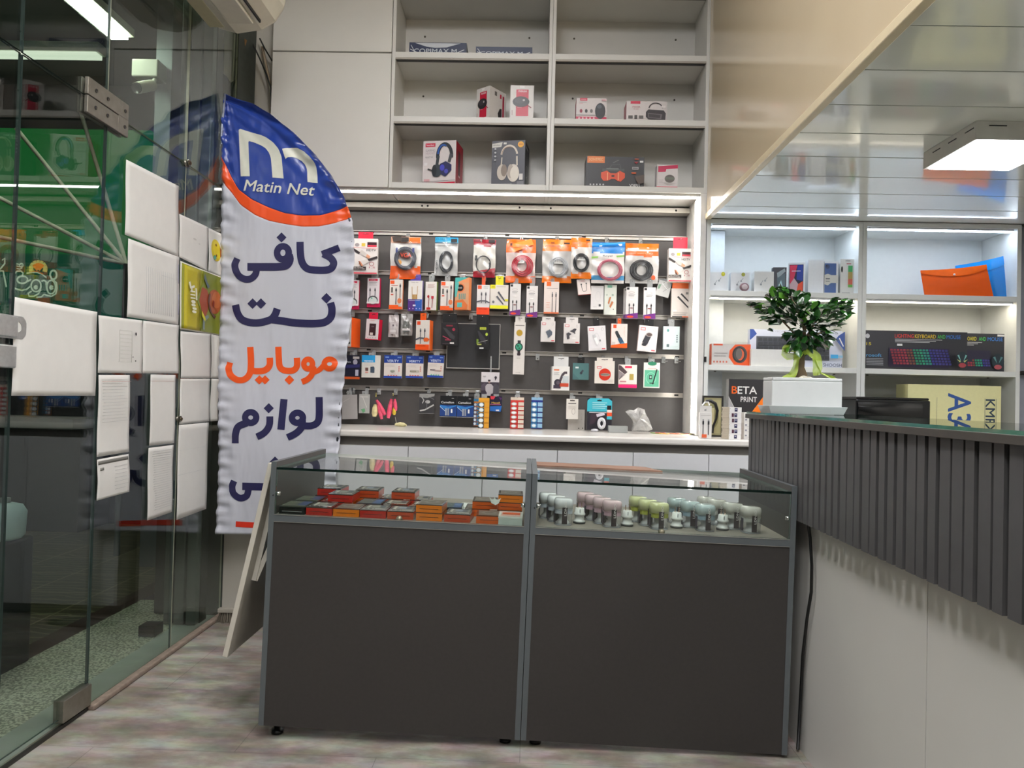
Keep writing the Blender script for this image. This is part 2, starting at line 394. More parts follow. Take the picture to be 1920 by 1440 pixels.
# broom head in the corner
root = thing('hand_brush', 'small grey brush standing in the corner by the glass front', 'brush', (-1.47, 3.56, 0))
MB().box(-1.525, -1.415, 3.545, 3.575, .052, .072, P('#a9a396', .6)).build('head', root, bevel=.003)
random.seed(3); mb = MB()
for i in range(130):
    x = random.uniform(-1.52, -1.42); y = random.uniform(3.55, 3.57)
    mb.tube([(x, y, .053), (x+(x+1.47)*.25+random.uniform(-.006,.006), y+random.uniform(-.01,.01), .001)], .0016, P('#857c6e', .8), 3, caps=False)
mb.build('bristles', root)

# ---- upper cupboards (left, doors) and open shelves
LB = -1.448; LA = -.79; LM = .082; LR = .932
ZS = [2.285, 2.648, 3.0, 3.36]
root = thing('wall_cupboard', 'white upper cupboard with two flat doors left of the open shelves', 'cupboard', ((LB+LA)/2, YF+.2, 2.285))
MB().box(LB+.002, LA-.003, YF+.02, YB+.04, 2.285, 3.68, WHITE2).build('carcass', root)
MB().box(LB, LA-.004, YF, YF+.018, 3.028, 3.68, WHITE).build('door', root, bevel=.0015)
MB().box(LB, LA-.004, YF, YF+.018, 2.287, 3.020, WHITE).build('door', root, bevel=.0015)
def shelf_unit(x0, x1, zs, label, extra=True):
    root = thing('wall_shelf', label, 'shelf', ((x0+x1)/2, YF+.2, zs[0]))
    t = .018
    MB().box(x0, x0+t, YF, YB+.03, zs[0], 3.69, WHITE2).build('side_panel', root, bevel=.001)
    MB().box(x1-t, x1, YF, YB+.03, zs[0], 3.69, WHITE2).build('side_panel', root, bevel=.001)
    mb = MB().box(x0+t, x1-t, YF+.29, YF+.30, zs[0]+.02, 3.69, WHITE2)
    for z in zs[1:]:
        for xx in (x0+.13, x1-.13): mb.tube([(xx, YF+.288, z+.26), (xx, YF+.292, z+.26)], .006, P('#5a564e', .5), 8)
    mb.build('back_panel', root)
    for i, z in enumerate(zs):
        MB().box(x0+t, x1-t, YF, YF+.29, z, z+.03, WHITE2).build('shelf_board', root, bevel=.001)
        if i: MB().box(x0+t+.004, x1-t-.004, YF+.008, YF+.03, z-.012, z-.0005, BLACK if i < 3 else P('#0b1416', .3)).build('profile', root)
        if i: MB().box(x0+t, x1-t, YF, YF+.008, z-.010, z-.0005, P('#a8a196', .5)).build('trim_strip', root)
    return root
shelf_unit(LA, LM, ZS, 'left open white wall shelf with boxes above the accessory wall')
shelf_unit(LM+.001, LR, ZS, 'right open white wall shelf with speaker boxes above the accessory wall')
# LED profile below the upper shelves
root = thing('led_strip', 'long bright horizontal light strip under the upper shelves', 'light', (-.25, YF+.05, 2.284))
MB().box(LB+.01, LR-.03, YF+.018, YF+.075, 2.272, 2.2845, P('#d8d6d0', .3)).build('housing', root)
MB().box(LB+.02, LR-.04, YF+.026, YF+.060, 2.2695, 2.2718, LEDM).build('diffuser', root)
# niche: slat wall
SLAT = P('#545150', .34, noise=.04, scale=40, name='grey_slatwall_board')
root = thing('slatwall', 'dark grey slatwall panel carrying the hooks with accessories', 'display wall', (-.1, YB, .98))
ZR = [2.112, 1.877, 1.649, 1.42, 1.196]
prev = 2.283
for z in ZR+[.98]:
    lo = z+.013 if z > 1 else .98
    MB().box(-1.44, .899, YB-.012, YB+.02, lo, prev, SLAT).build('board', root); prev = z-.013
for z in ZR:
    mb = MB().box(-1.44, .897, YB-.010, YB+.018, z-.013, z+.013, ALU)
    mb.box(-1.44, .897, YB-.020, YB-.008, z+.008, z+.013, ALU).box(-1.44, .897, YB-.020, YB-.008, z-.013, z-.006, ALU)
    for x in (-.95, -.6, -.15, .3, .86): mb.box(x-.012, x+.012, YB-.0105, YB-.0095, z-.004, z+.006, P('#2a2927', .6))
    mb.build('rail', root)
mb = MB().box(-1.44, .899, YB-.09, YB-.0125, 2.244, 2.2715, P('#cdc9c0', .35, .3, noise=.02))
for x in (-.645, -.612, -.08, .82, .10): mb.tube([(x, YB-.091, 2.257), (x, YB-.0895, 2.257)], .006, BLACK, 10)
mb.build('top_rail', root)
mb = MB().box(.90, .931, YF+.001, YB+.03, .982, 2.284, P('#dcdad5', .3))
tag(mb.build('side_panel', o=(.915, 4, .982)), 'tall white end panel with a light strip right of the accessory wall', 'panel')
root = thing('led_strip', 'bright vertical light strip on the white end panel', 'light', (.89, 3.95, .99))
vs = []
MB().box(.886, .899, YF+.035, YF+.075, .99, 2.26, P('#d8d6d0', .3)).build('housing', root)
MB().add([(.8845, YF+.045, .995), (.8845, YF+.045, 2.255), (.8845, YF+.068, 2.255), (.8845, YF+.068, .995)], [(0,1,2,3)], LEDM).add([(.886, YF+.0345, .995), (.886, YF+.0345, 2.255), (.898, YF+.0345, 2.255), (.898, YF+.0345, .995)], [(3,2,1,0)], LEDM).build('diffuser', root)

# ---- worktop and drawers
TOPM = P('#dedad4', .22, noise=.01, name='white_worktop')
MB().box(-1.11, 3.0, YW, YB+.04, .948, .98, TOPM).build('worktop', o=(0, YW+.3, .948), bevel=.008, label='long white worktop with a rounded front edge below the accessory wall', cat='worktop')
MB().box(-1.08, 3.0, YW+.05, YW+.07, .905, .947, P('#77736e', .5, noise=.02)).build('trim_board', o=(0, YW+.06, .905), label='grey strip set back beneath the white worktop', cat='trim')
xs = [-1.08]+[at(x, 860, Y=YW+.03).x for x in (765, 905, 1045, 1187, 1329)]+[1.21, 1.58, 1.95, 2.32, 2.69, 2.98]
places = ['leftmost', 'second from the left', 'third from the left', 'fourth from the left', 'fifth from the left', 'sixth from the left', 'seventh from the left, behind the reception', 'eighth from the left, behind the reception', 'ninth from the left, behind the reception', 'tenth from the left, behind the reception', 'last on the right, behind the reception']
for i in range(len(xs)-1):
    if i > 6: break
    root = thing('base_cabinet', 'pale grey base cabinet under the white worktop, '+places[i], 'cabinet', ((xs[i]+xs[i+1])/2, YW+.3, 0), group='base cabinets under the worktop')
    MB().box(xs[i]+.001, xs[i+1]-.001, YW+.046, YB+.03, .06, .904, WHITE2).build('carcass', root)
    MB().box(xs[i]+.0015, xs[i+1]-.0015, YW+.028, YW+.045, .065, .903, P('#cfd0d2', .35, noise=.015)).build('door', root, bevel=.001)
    MB().box(xs[i]+.001, xs[i+1]-.001, YW+.10, YB, 0, .06, P('#8a8781', .6)).build('plinth', root)

# ---- right-hand shelving
RZ = [1.335, 1.735]; RX = [.935, 1.765, 2.60]
WR = P('#dcdedb', .4, noise=.015, name='cool_white_shelf')
def rshelf(x0, x1, label):
    root = thing('wall_shelf', label, 'shelf', ((x0+x1)/2, YF+.2, .981)); t = .022
    MB().box(x0, x0+t, YF, YB, .981, 2.148, WR).build('side_panel', root, bevel=.001)
    MB().box(x1-t, x1, YF, YB, .981, 2.148, WR).build('side_panel', root, bevel=.001)
    MB().box(x0+t, x1-t, YF+.30, YF+.31, .981, 2.148, WR).build('back_panel', root)
    MB().box(x0+t, x1-t, YF, YF+.30, 2.125, 2.148, WR).build('top_board', root)
    for z in RZ: MB().box(x0+t, x1-t, YF, YF+.30, z, z+.028, WR).build('shelf_board', root, bevel=.001)
    for z, m in ((2.125, LEDC), (RZ[1], LEDW), (RZ[0], LEDW)):
        if z > RZ[0]:
            lh = MB().box(x0+t+.01, x1-t-.01, YF+.012, YF+.045, z-.010, z-.0005, P('#c9ccd0', .3)).build('led_housing', root)
            MB().box(x0+t+.012, x1-t-.012, YF+.016, YF+.045, z-.0125, z-.0105, m).build('led_diffuser', lh)
        else:
            for sx in (x0+.09, x1-.09): MB().tube([(sx, YF+.12, z), (sx, YF+.12, z-.006)], .006, P('#7a7670', .4, .5), 10).build('screw', root)
    return root
rshelf(RX[0], RX[1], 'white lit shelf with phone boxes behind the bonsai')
rshelf(RX[1]+.001, RX[2], 'white lit shelf with plastic folders and lit keyboard boxes')
MB().box(RX[0]+.023, 1.075, YF+.16, YF+.298, .981, 2.12, P('#d4dade', .5)).build('boxed_column', o=(1.0, 4.0, .981), label='white boxed column inside the left end of the phone box shelf', cat='column')
MB().box(RX[0], 2.62, YF+.01, YF+.2, 2.1485, 2.1495, BLACK).build('trim_9', kind='structure')
mb = MB().box(RX[2]+.001, 3.0, YF+.06, YF+.08, .981, 2.148, P('#8f929c', .6, noise=.03))
struct(mb, 'wall_back_right')
p = [at(x, y, Y=YF+.03) for x, y in ((1903,708),(1910,700),(1918,699),(1926,702),(1932,712))]
MB().tube(p, .012, BLACK, 8).build('cable', o=p[0], label='thick black looped cable at the right edge beside the shelves', cat='cable')

# lamp under the lower ceiling
root = thing('ceiling_light', 'square surface mounted white ceiling lamp at the right', 'ceiling light', (1.66, 2.62, ZL))
z0, z1 = 2.082, ZL-.0005
mb = MB().box(1.505, 1.835, 2.465, 2.79, z0+.004, z1, P('#cfcdc6', .4))
for a_ in (2.50, 2.60, 2.70): mb.box(1.5035, 1.5055, a_-.025, a_+.025, z0+.045, z0+.049, BLACK)
for a_ in (1.58, 1.70): mb.box(a_-.03, a_+.03, 2.4635, 2.4655, z0+.05, z0+.054, BLACK)
mb.build('housing', root, bevel=.002)
MB().box(1.52, 1.82, 2.48, 2.775, z0, z0+.0035, EM('#fafbff', E_LOW, 'lamp_diffuser')).build('diffuser', root)
# one more such lamp, two added to brighten the lower ceiling, and the big ceiling panels behind the viewer
def panel(x, y, z, s, label, e):
    root = thing('ceiling_light', label, 'ceiling light', (x, y, z))
    MB().box(x-s/2, x+s/2, y-s/2, y+s/2, z-.05, z-.0005, P('#d5d3cc', .4)).build('housing', root)
    MB().box(x-s/2+.015, x+s/2-.015, y-s/2+.015, y+s/2-.015, z-.053, z-.0505, EM('#f9f8fa', e, 'panel_diffuser')).build('diffuser', root)
panel(1.7, .9, ZL, .3, 'square ceiling lamp above the near reception', E_LOW)
panel(2.5, 2.0, ZL, .3, 'added unseen square lamp far right above the staff side', E_LOW)  # added out of view, its bounce brightens the lower ceiling
panel(2.5, .4, ZL, .3, 'added unseen square lamp near right above the staff side', E_LOW)  # second added lamp, also for bounce light on the lower ceiling
panel(-.35, 1.9, 3.7, .6, 'large square ceiling panel above the display counters', E_CEIL)
panel(.35, .9, 3.7, .6, 'large square ceiling panel beside the reception fascia', E_CEIL)
panel(-.35, .2, 3.7, .6, 'large square ceiling panel above the shop floor', E_CEIL)
panel(-.35, -1.4, 3.7, .6, 'large square ceiling panel near the rear wall', E_CEIL)
# ================================================================ OUTSIDE THE GLASS
def speck(name, c1, c2, scale, rough=.6):
    m = bpy.data.materials.new(name); m.use_nodes = True; nt = m.node_tree; b = nt.nodes['Principled BSDF']
    tc = nt.nodes.new('ShaderNodeTexCoord'); n = nt.nodes.new('ShaderNodeTexNoise'); n.inputs['Scale'].default_value = scale; n.inputs['Detail'].default_value = 3
    r = nt.nodes.new('ShaderNodeValToRGB'); r.color_ramp.elements[0].position = .42; r.color_ramp.elements[1].position = .58
    r.color_ramp.elements[0].color = lin(c1); r.color_ramp.elements[1].color = lin(c2)
    nt.links.new(tc.outputs['Object'], n.inputs['Vector']); nt.links.new(n.outputs['Fac'], r.inputs[0]); nt.links.new(r.outputs[0], b.inputs['Base Color'])
    b.inputs['Roughness'].default_value = rough
    return m
def paver_mat():
    m = bpy.data.materials.new('patterned_pavers'); m.use_nodes = True; nt = m.node_tree; b = nt.nodes['Principled BSDF']; L = nt.links.new
    tc = nt.nodes.new('ShaderNodeTexCoord')
    br = nt.nodes.new('ShaderNodeTexBrick'); br.inputs['Scale'].default_value = 1; br.inputs['Brick Width'].default_value = .4; br.inputs['Row Height'].default_value = .4; br.offset = 0
    br.inputs['Mortar Size'].default_value = .006; br.inputs['Color1'].default_value = lin('#5d5240'); br.inputs['Color2'].default_value = lin('#4d4a3c'); br.inputs['Mortar'].default_value = lin('#8a8468')
    mp = nt.nodes.new('ShaderNodeMapping'); mp.inputs['Scale'].default_value = (5, 5, 5)
    wv = nt.nodes.new('ShaderNodeTexWave'); wv.wave_type = 'RINGS'; wv.inputs['Scale'].default_value = 1.1; wv.inputs['Distortion'].default_value = 7; wv.inputs['Detail'].default_value = 1
    r = nt.nodes.new('ShaderNodeValToRGB'); r.color_ramp.elements[0].position = .86; r.color_ramp.elements[1].position = .95
    r.color_ramp.elements[0].color = (0,0,0,1); r.color_ramp.elements[1].color = (1,1,1,1)
    mx = nt.nodes.new('ShaderNodeMixRGB'); mx.inputs[2].default_value = lin('#8f8a6c')
    L(tc.outputs['Object'], br.inputs['Vector']); L(tc.outputs['Object'], mp.inputs[0]); L(mp.outputs[0], wv.inputs['Vector']); L(wv.outputs['Fac'], r.inputs[0])
    ml = nt.nodes.new('ShaderNodeMath'); ml.operation = 'MULTIPLY'; ml.inputs[1].default_value = .6; L(r.outputs[0], ml.inputs[0]); L(ml.outputs[0], mx.inputs[0])
    L(br.outputs[0], mx.inputs[1]); L(mx.outputs[0], b.inputs['Base Color']); b.inputs['Roughness'].default_value = .35
    return m
G1, G2, G3 = -1.715, -2.10, -2.22
struct(MB().box(G1, GX-.0301, -3, 3.9, -.05, -.001, P('#a3a9a0', .35, noise=.12, scale=5, name='grey_marble')), 'floor_threshold')
struct(MB().box(G2, G1, -3, 3.9, -.05, -.002, speck('speckled_granite', '#7b7d70', '#c9c8b4', 95)), 'floor_granite_strip')
struct(MB().box(G3, G2, -3, 8, -.05, -.003, P('#4a3532', .4, noise=.2, scale=12, name='dark_brown_tile')), 'floor_brown_strip')
struct(MB().box(-12, G3, -3, 12, -.05, -.004, paver_mat()), 'floor_pavement')
# shutter guides in front of the side wall
root = thing('shutter_guide', 'grey ribbed roller shutter guide standing outside the corner pane', 'shutter guide', (-1.68, 3.52, 0))
SG = P('#67706a', .45, .4, noise=.08, scale=12)
for i, (x0, x1) in enumerate(((-1.775, -1.735), (-1.725, -1.675), (-1.665, -1.615))):
    MB().box(x0, x1, 3.50, 3.60, 0, 3.5, SG).build('rib', root, bevel=.004)
MB().box(-1.78, -1.61, 3.54, 3.61, 0, 3.5, P('#2a2f2c', .6)).build('channel', root)
MB().box(-1.80, -1.72, 3.32, 3.40, 0, .05, BLACK).build('shutter_stop', o=(-1.76, 3.36, 0), bevel=.004, label='small black metal stop on the granite outside the corner', cat='door stop')
# green fruit shop front across the passage
GY = 6.0
GREENL = EM('#2c8a45', .24, 'backlit_green_banner'); GREEND = EM('#1b6a4c', .22, 'backlit_green_sign')
root = thing('shop_front', 'dark shop front with a green lit sign across the passage', 'shop front', (-6, GY, 0))
a = at(-400, 590, Y=GY); b = at(290, 150, Y=GY)
MB().box(-12, -2.9, GY+.02, GY+.2, 0, 3.75, P('#23272a', .6, noise=.2, scale=3)).build('facade', root)
MB().box(-12, b.x, GY-.02, GY+.02, a.z, 2.28, GREEND).build('sign_board', root)
MB().box(-12, b.x, GY-.03, GY+.015, 2.28, 3.35, GREENL).build('banner', root)
MB().box(-12, -3.55, GY-.5, GY+.02, .82, .90, P('#8b8d8a', .5)).build('ledge', root)
MB().box(-12, -3.55, GY-.4, GY+.02, 0, .81, P('#2d322f', .6, noise=.2)).build('base', root)
mb = MB(); LT = EM('#b9cfb0', .42, 'sign_lettering')
def sgn(pts, wd, m, y): # strokes in photo-measured board coordinates
    q = [at(x, yy, Y=y) for x, yy in pts]; vs = []
    for i, p in enumerate(q):
        d = q[min(i+1, len(q)-1)]-q[max(i-1, 0)]; d.normalize(); nn = Vector((-d.z, 0, d.x))*wd/2
        vs += [p+nn, p-nn]
    mb.add(vs, [(2*i, 2*i+1, 2*i+3, 2*i+2) for i in range(len(q)-1)], m)
def Z(l): return [(x/10.285, 440+y/10.285) for x, y in l]
def ringp(cx, cy, rx, ry, n=22, a0=0, a1=360): return [(cx+rx*math.cos(math.radians(a0+(a1-a0)*i/n)), cy-ry*math.sin(math.radians(a0+(a1-a0)*i/n))) for i in range(n+1)]
y_ = GY-.026; W_ = .013
sgn(Z([(225,430),(270,520),(275,640),(262,720),(225,830),(225,950),(290,1040),(420,1075),(520,1050),(580,1000)]), W_, LT, y_)
sgn(Z([(270,760),(330,705),(400,700),(445,740),(430,800)]), W_, LT, y_)
sgn(Z(ringp(430, 870, 100, 70)), W_*1.1, LT, y_); sgn(Z([(385,870),(420,850),(430,880),(480,850),(500,880)]), .03, EM('#1d6a55', .3), y_-.002)
sgn(Z([(520,910),(600,860)]), W_, LT, y_)
sgn(Z(ringp(695, 985, 95, 115)), W_, LT, y_); sgn(Z(ringp(690, 1015, 20, 22, 8)), .02, LT, y_)
sgn(Z([(610,1090),(545,1130),(560,1190),(650,1190),(740,1140),(790,1060)]), W_, LT, y_)
sgn(Z([(800,900),(850,880),(890,910),(895,980)]), W_, LT, y_); sgn(Z([(700,1210),(800,1200),(850,1150),(900,1170),(990,1190),(1075,1140),(1100,1040),(1090,930),(1040,880)]), W_, LT, y_)
sgn(Z(ringp(985, 1010, 85, 130)), W_, LT, y_); sgn(Z(ringp(990, 1020, 20, 25, 8)), .022, LT, y_)
sgn(Z(ringp(1030, 775, 62, 85)), W_*1.2, LT, y_)
for k in (0, 1, 2): sgn(Z([(320, 560+45*k), (380, 575+45*k), (430, 560+40*k)]), .008, LT, y_)
sgn(Z(ringp(410, 590, 35, 38)), .007, LT, y_)
sgn([(0,505),(9,494),(9,484),(4,488)], W_, LT, y_); sgn([(0,508),(6,508),(9,524),(12,538)], W_, LT, y_)
SUNY = EM('#c7c06a', .42, 'sun_rays'); SUNO = EM('#d5822c', .5, 'sun_disc')
for k in range(9):
    an = math.radians(-12+k*25.5); c_, s_ = math.cos(an), math.sin(an)
    sgn(Z([(735+95*c_, 660-75*s_), (735+180*c_, 660-170*s_)]), .028, SUNY, y_-.001)
sgn(Z([(665,650),(700,620),(740,612),(780,622),(810,650)]), .06, SUNO, y_-.002)
sgn(Z([(510,745),(620,725),(720,730),(820,770),(895,830)]), .01, LT, y_-.003); sgn(Z([(560,730),(650,705),(740,715),(830,760)]), .01, EM('#b5682a', .5), y_-.003)
mb.build('lettering', root)
# awning rods fanning out
root = thing('awning_frame', 'pale metal awning rods fanning out before the green sign', 'awning frame', at(236, 494, Y=4.9))
hub = at(237, 495, Y=4.9)
for (x, y) in ((-60, 340), (-60, 432), (30, 240), (150, 205)):
    MB().tube([at(x, y, Y=4.6), hub], .013, P('#b9b6a4', .5, noise=.1), 8).build('rod', root)
MB().tube([hub, (hub.x, hub.y, -.02)], .02, P('#3b423e', .5), 8).build('post', root)
# outdoor lamps
root = thing('tube_light', 'bright fluorescent tube fixture under the canopy outside the glass', 'ceiling light', at(180, 37, Z=3.45))
a, b = at(232, 70, Z=3.45), at(118, -20, Z=3.45); a.x = b.x = (a.x+b.x)/2
MB().box(a.x-.09, a.x+.09, b.y-.6, a.y, 3.45, 3.50, P('#b7bbaa', .5)).build('housing', root)
MB().box(a.x-.055, a.x+.055, b.y-.6, a.y-.01, 3.43, 3.4495, EM('#f4ffe8', E_STREET, 'tube')).build('tube', root)
a, b = at(0, 80, Y=5.2), at(183, 103, Y=5.2)
root = thing('tube_light', 'long pale strip lamp high outside in front of the green banner', 'ceiling light', (b.x-1, 5.25, b.z))
MB().box(-6, b.x, 5.2, 5.3, b.z+.03, b.z+.10, P('#c9d2bd', .5)).build('housing', root)
MB().box(-6, b.x-.02, 5.21, 5.29, b.z, b.z+.029, EM('#e6f0d8', .7, 'dim_tube')).build('tube', root)
struct(MB().box(-12, GX-.21, -3, 8, 3.75, 3.9, P('#33383a', .7, noise=.2, scale=3)), 'ceiling_outside')
struct(MB().box(-2.50, GX-.36, 4.6, 4.7, 0, 3.75, P('#6b7276', .6, noise=.08, scale=3)), 'wall_outside')
# security camera
root = thing('security_camera', 'white bullet security camera on a box bracket outside the glass', 'security camera', at(285, 135, Y=4.55))
a, b = at(250, 112, Y=4.5), at(298, 146, Y=4.5)
MB().box(a.x, b.x, 4.48, 4.6, b.z, a.z, P('#a9a99c', .5)).build('junction_box', root, bevel=.008)
c0, c1 = at(257, 165, Y=4.25), at(285, 160, Y=4.42)
cb = MB().tube([c0, c0+(c1-c0)*.02, c1], .034, P('#b5b19c', .4), 14).build('body', root)
MB().tube([c0-(c1-c0)*.05, c0], .030, P('#3c3c3a', .3), 14).build('lens_hood', cb)
MB().tube([c1, at(290, 150, Y=4.5)], .014, P('#a9a99c', .5), 8).build('arm', root)
# white canister on the ground at the far left
root = thing('water_container', 'white plastic container with a round cap outside at the far left', 'container', (-2.12, 2.75, .0))
c = at(8, 965, Y=2.9)
MB().lathe([(.055, -.10), (.066, -.085), (.07, .01), (.055, .04), (.025, .05)], P('#a9bcbc', .4, noise=.05), 24, c, sq=3.5).build('body', root)
MB().lathe([(.022, .05), (.022, .068), (.018, .07)], P('#6d7470', .4), 16, c).build('cap', root)
MB().box(c.x-.10, c.x+.06, c.y-.10, c.y+.10, -.003, c.z-.101, P('#0d1112', .6)).build('crate', o=(c.x, c.y, 0), bevel=.01, label='dark crate standing outside beneath the white container', cat='crate')
# ================================================================ DISPLAY COUNTERS (they stand slightly askew on their feet)
TILT = .02; CW = .877; CH = .883; CD = .585; VF = .705; VT = .857
COMB = P('#3a3735', .55, noise=.06, scale=80, name='anthracite_front')
def K(base, x, y, z):
    return Vector(base) + Matrix.Rotation(TILT, 3, 'Y') @ Vector((x, y, z))
BL = (-.878, 2.39, .046); BR = (0.001, 2.39, .0285)
def counter(base, label, flap):
    root = thing('display_counter', label, 'display counter', base, rot=(0, TILT, 0), local=True)
    t = .018
    for x0 in (0, CW-t): MB().box(x0, x0+t, 0, CD, 0, CH, DARK, mats=[None, EDGE, EDGE, None, None, None]).build('side_panel', root, bevel=.001)
    MB().box(t, CW-t, .002, .020, 0, VF-.024, COMB).build('front_panel', root)
    MB().box(t, CW-t, 0, .018, VF-.022, VF, EDGE).box(t, CW-t, .018, CD-.02, VF-.018, VF, P('#8b857b', .5, noise=.06, scale=6, stretch=(1, 8, 1))).build('display_floor', root)
    mb = MB().box(t, CW-t, -.001, .001, VF-.0235, VF-.0222, ALU).box(t, CW-t, -.001, .003, VF, VF+.0015, ALU); mb.build('trim_line', root)
    MB().box(t+.001, CW-t-.001, .004, .009, VF+.002, VT-.001, CGLASS, mats=[GEDGE, GEDGE, None, GEDGE, None, GEDGE]).build('front_glass', root)
    MB().box(t+.0005, CW-t-.0005, .0, CD, VT, VT+.008, CGLASS, mats=[CGLASS, CGLASS, P('#0f1f1b', .1), GEDGE, P('#c9d6d0', .2), GEDGE]).build('glass_top', root)
    for sx in (t+.006, CW-t-.006):
        MB().lathe([(.008, -.006), (.008, .006)], CHROME, 12, (sx, .012, VF+.07)).build('glass_clip', root)
    MB().lathe([(.010, 0), (.012, .006), (.006, .014)], P('#8c8672', .4, .6), 12, (CW*.5, .012, VF+.0)).build('glass_clip', root)
    MB().tube([(.012, -.0005, .77), (.012, -.0015, .77)], .0025, BLACK, 8).build('screw', root)
    for (fx, fy) in ((.05, .05), (CW-.05, .05), (.05, CD-.05), (CW-.05, CD-.05)):
        wz = base[2]-TILT*fx
        MB().lathe([(.02, -wz+.001), (.02, -wz+.012), (.012, -wz+.014), (.012, 0)], BLACK, 12, (fx, fy, 0)).build('foot', root)
    if flap:
        T = Matrix.Translation((-.004, 0, CH-.012)) @ Matrix.Rotation(.185, 4, 'Y')
        fl = MB().box(-.018, 0, .03, .46, -.675, 0, P('#cfcabd', .4, noise=.03, name='white_flap'), T=T).build('flap', root, bevel=.0015)
        mb = MB()
        A = T @ Vector((0, .10, -.20)); B_ = T @ Vector((.002, .10, -.40)); Cc = Vector((-.004, .10, .40))
        def bar(a, b, wd):
            d = b-a; nn = Vector((d.z, 0, -d.x)); nn.normalize(); nn *= wd
            vs = [p+s*nn+Vector((0, e, 0)) for p in (a, b) for s in (-1, 1) for e in (0, .003)]
            mb.add(vs, [(0,1,3,2), (4,6,7,5), (0,4,5,1), (2,3,7,6), (0,2,6,4), (1,5,7,3)], P('#d8d4c8', .4))
        bar(T @ Vector((.006, .09, -.06)), T @ Vector((.006, .09, -.42)), .010); bar(Vector((-.008, .094, .62)), T @ Vector((.012, .094, -.42)), .008)
        bar(Vector((-.012, .088, .80)), Vector((-.012, .088, .56)), .009)
        mb.build('folding_stay', fl)
        mb = MB()
        for z in (.80, .67, .57): mb.tube([(-.022, .086, z), (-.022, .0845, z)], .003, BLACK, 8)
        mb.build('stay_screw', fl)
    return root
counter(BL, 'left anthracite display counter full of boxed accessories, with a hanging white flap', True)
counter(BR, 'right anthracite display counter with a glass top showing jars and travel adaptors', False)
# ---- contents, left: flat boxes with a clear lid
def gbox(c_side, c_top, cloth, kind):
    """flat box 90 x 120 x 27 mm, origin at the centre of its base"""
    W, D, H = .088, .115, .027
    root = thing('accessory_box', None, None, (0, 0, 0), local=True)
    side = P(c_side, .3, noise=.05, coat=.4)
    mb = MB().box(-W/2, W/2, -D/2, D/2, 0, H-.003, side)
    mb.box(-W/2+.012, W/2-.012, -D/2-.0004, -D/2, H*.42, H*.47, P('#2a1510', .5))
    if kind == 'black': mb.box(-W/2+.01, W/2-.01, -D/2-.0008, -D/2, H*.30, H*.36, ink('#9fa5a5'))
    mb.build('base', root)
    mb = MB().box(-W/2, W/2, -D/2, D/2, H-.003, H, P(c_top, .18, noise=.08, coat=.8))
    TT = Matrix.Translation((0, 0, H)) @ Matrix.Rotation(-PI/2, 4, 'X')
    if kind == 'red': A = [('r',.10,.10,.90,.72,'#77756e'), ('r',.16,.16,.24,.66,'#b8b5a8'), ('e',.55,.40,.22,.20,cloth), ('r',.62,.20,.82,.55,'#4d5057'), ('r',.52,.80,.92,.85,'#d6d6d0'), ('e',.12,.92,.04,.025,'#d6d6d0'), ('e',.30,.92,.04,.025,'#d6d6d0'), ('e',.48,.92,.04,.025,'#d6d6d0'), ('r',.66,.08,.92,.12,'#cfcfca')]
    elif kind == 'orange': A = [('r',.08,.08,.92,.92,'#6d6258'), ('e',.5,.5,.30,.26,'#7f7a72'), ('e',.5,.5,.18,.15,'#645a52'), ('o',.45,.45,.3,.22,.02,'#a9a096',200,340)]
    elif kind == 'blue': A = [('r',.05,.05,.95,.95,'#4d5a58'), ('r',.62,.05,.95,.95,'#35507a'), ('l',[(.2,.4),(.4,.3),(.55,.5)],.02,'#a4ab9d'), ('r',.65,.35,.93,.40,'#7f9cc4'), ('r',.65,.55,.93,.60,'#7f9cc4')]
    else: A = [('r',.05,.05,.95,.95,'#55594d'), ('l',[(.25,.45),(.42,.35),(.6,.4)],.03,'#a09c86'), ('r',.6,.1,.95,.8,'#3a466a'), ('e',.58,.6,.06,.05,'#1d2233')]
    mb.art(A, W, D, TT)
    mb.build('lid', root)
    return root
KINDS = {'red': ('#b5261c', '#33322f', '#8a8a80', 'red'), 'org': ('#cf5a10', '#4a3a30', '', 'orange'), 'org2': ('#e07a12', '#4a3a30', '', 'orange'),
         'blk': ('#0d1110', '#4b5048', '', 'black'), 'blu': ('#15181a', '#3b4a52', '', 'blue'), 'dor': ('#b8431a', '#2f2e2c', '#7f8795', 'red')}
PROTO = {}
adj = {'red': 'red sided', 'org': 'orange', 'org2': 'bright orange', 'blk': 'black', 'blu': 'dark blue lidded', 'dor': 'dull red sided'}
def place_g(kind, x, y, lvl, rz, where):
    if kind in PROTO: o = copy_tree(PROTO[kind])
    else: PROTO[kind] = o = gbox(*KINDS[kind])
    o.location = K(BL, x, y, VF+.0005+lvl*.0275); o.rotation_euler = (0, TILT, rz)
    tag(o, adj[kind]+' box with clear lid,'+where, 'box', 'boxed accessories in the left display counter')
rows = [ # (y, [(kind, x, level, rz)...])
 (.082, [('blk',.070,0,0),('red',.162,0,0),('org2',.254,0,.02),('red',.346,0,0),('dor',.438,0,.03),('org2',.538,0,-.02),('org2',.538,1,-.05),('dor',.634,0,-.03),('org',.738,0,.05)]),
 (.215, [('blk',.075,0,.02),('red',.170,0,0),('red',.198,1,.0),('blu',.300,0,0),('red',.395,0,.01),('dor',.492,0,0),('blu',.590,0,.03),('org',.690,0,0),('org',.715,1,.02),('org',.805,0,0),('org',.805,1,0),('org2',.806,2,.02)]),
 (.352, [('red',.110,0,.03),('red',.120,1,-.02),('org',.255,0,0),('dor',.262,1,.02),('dor',.356,0,0),('dor',.400,1,.0),('red',.455,0,0)]),
]
col_names = ['far left', 'second place', 'third place', 'fourth place', 'fifth place', 'sixth place', 'seventh place', 'eighth place', 'far right']
seen = {}
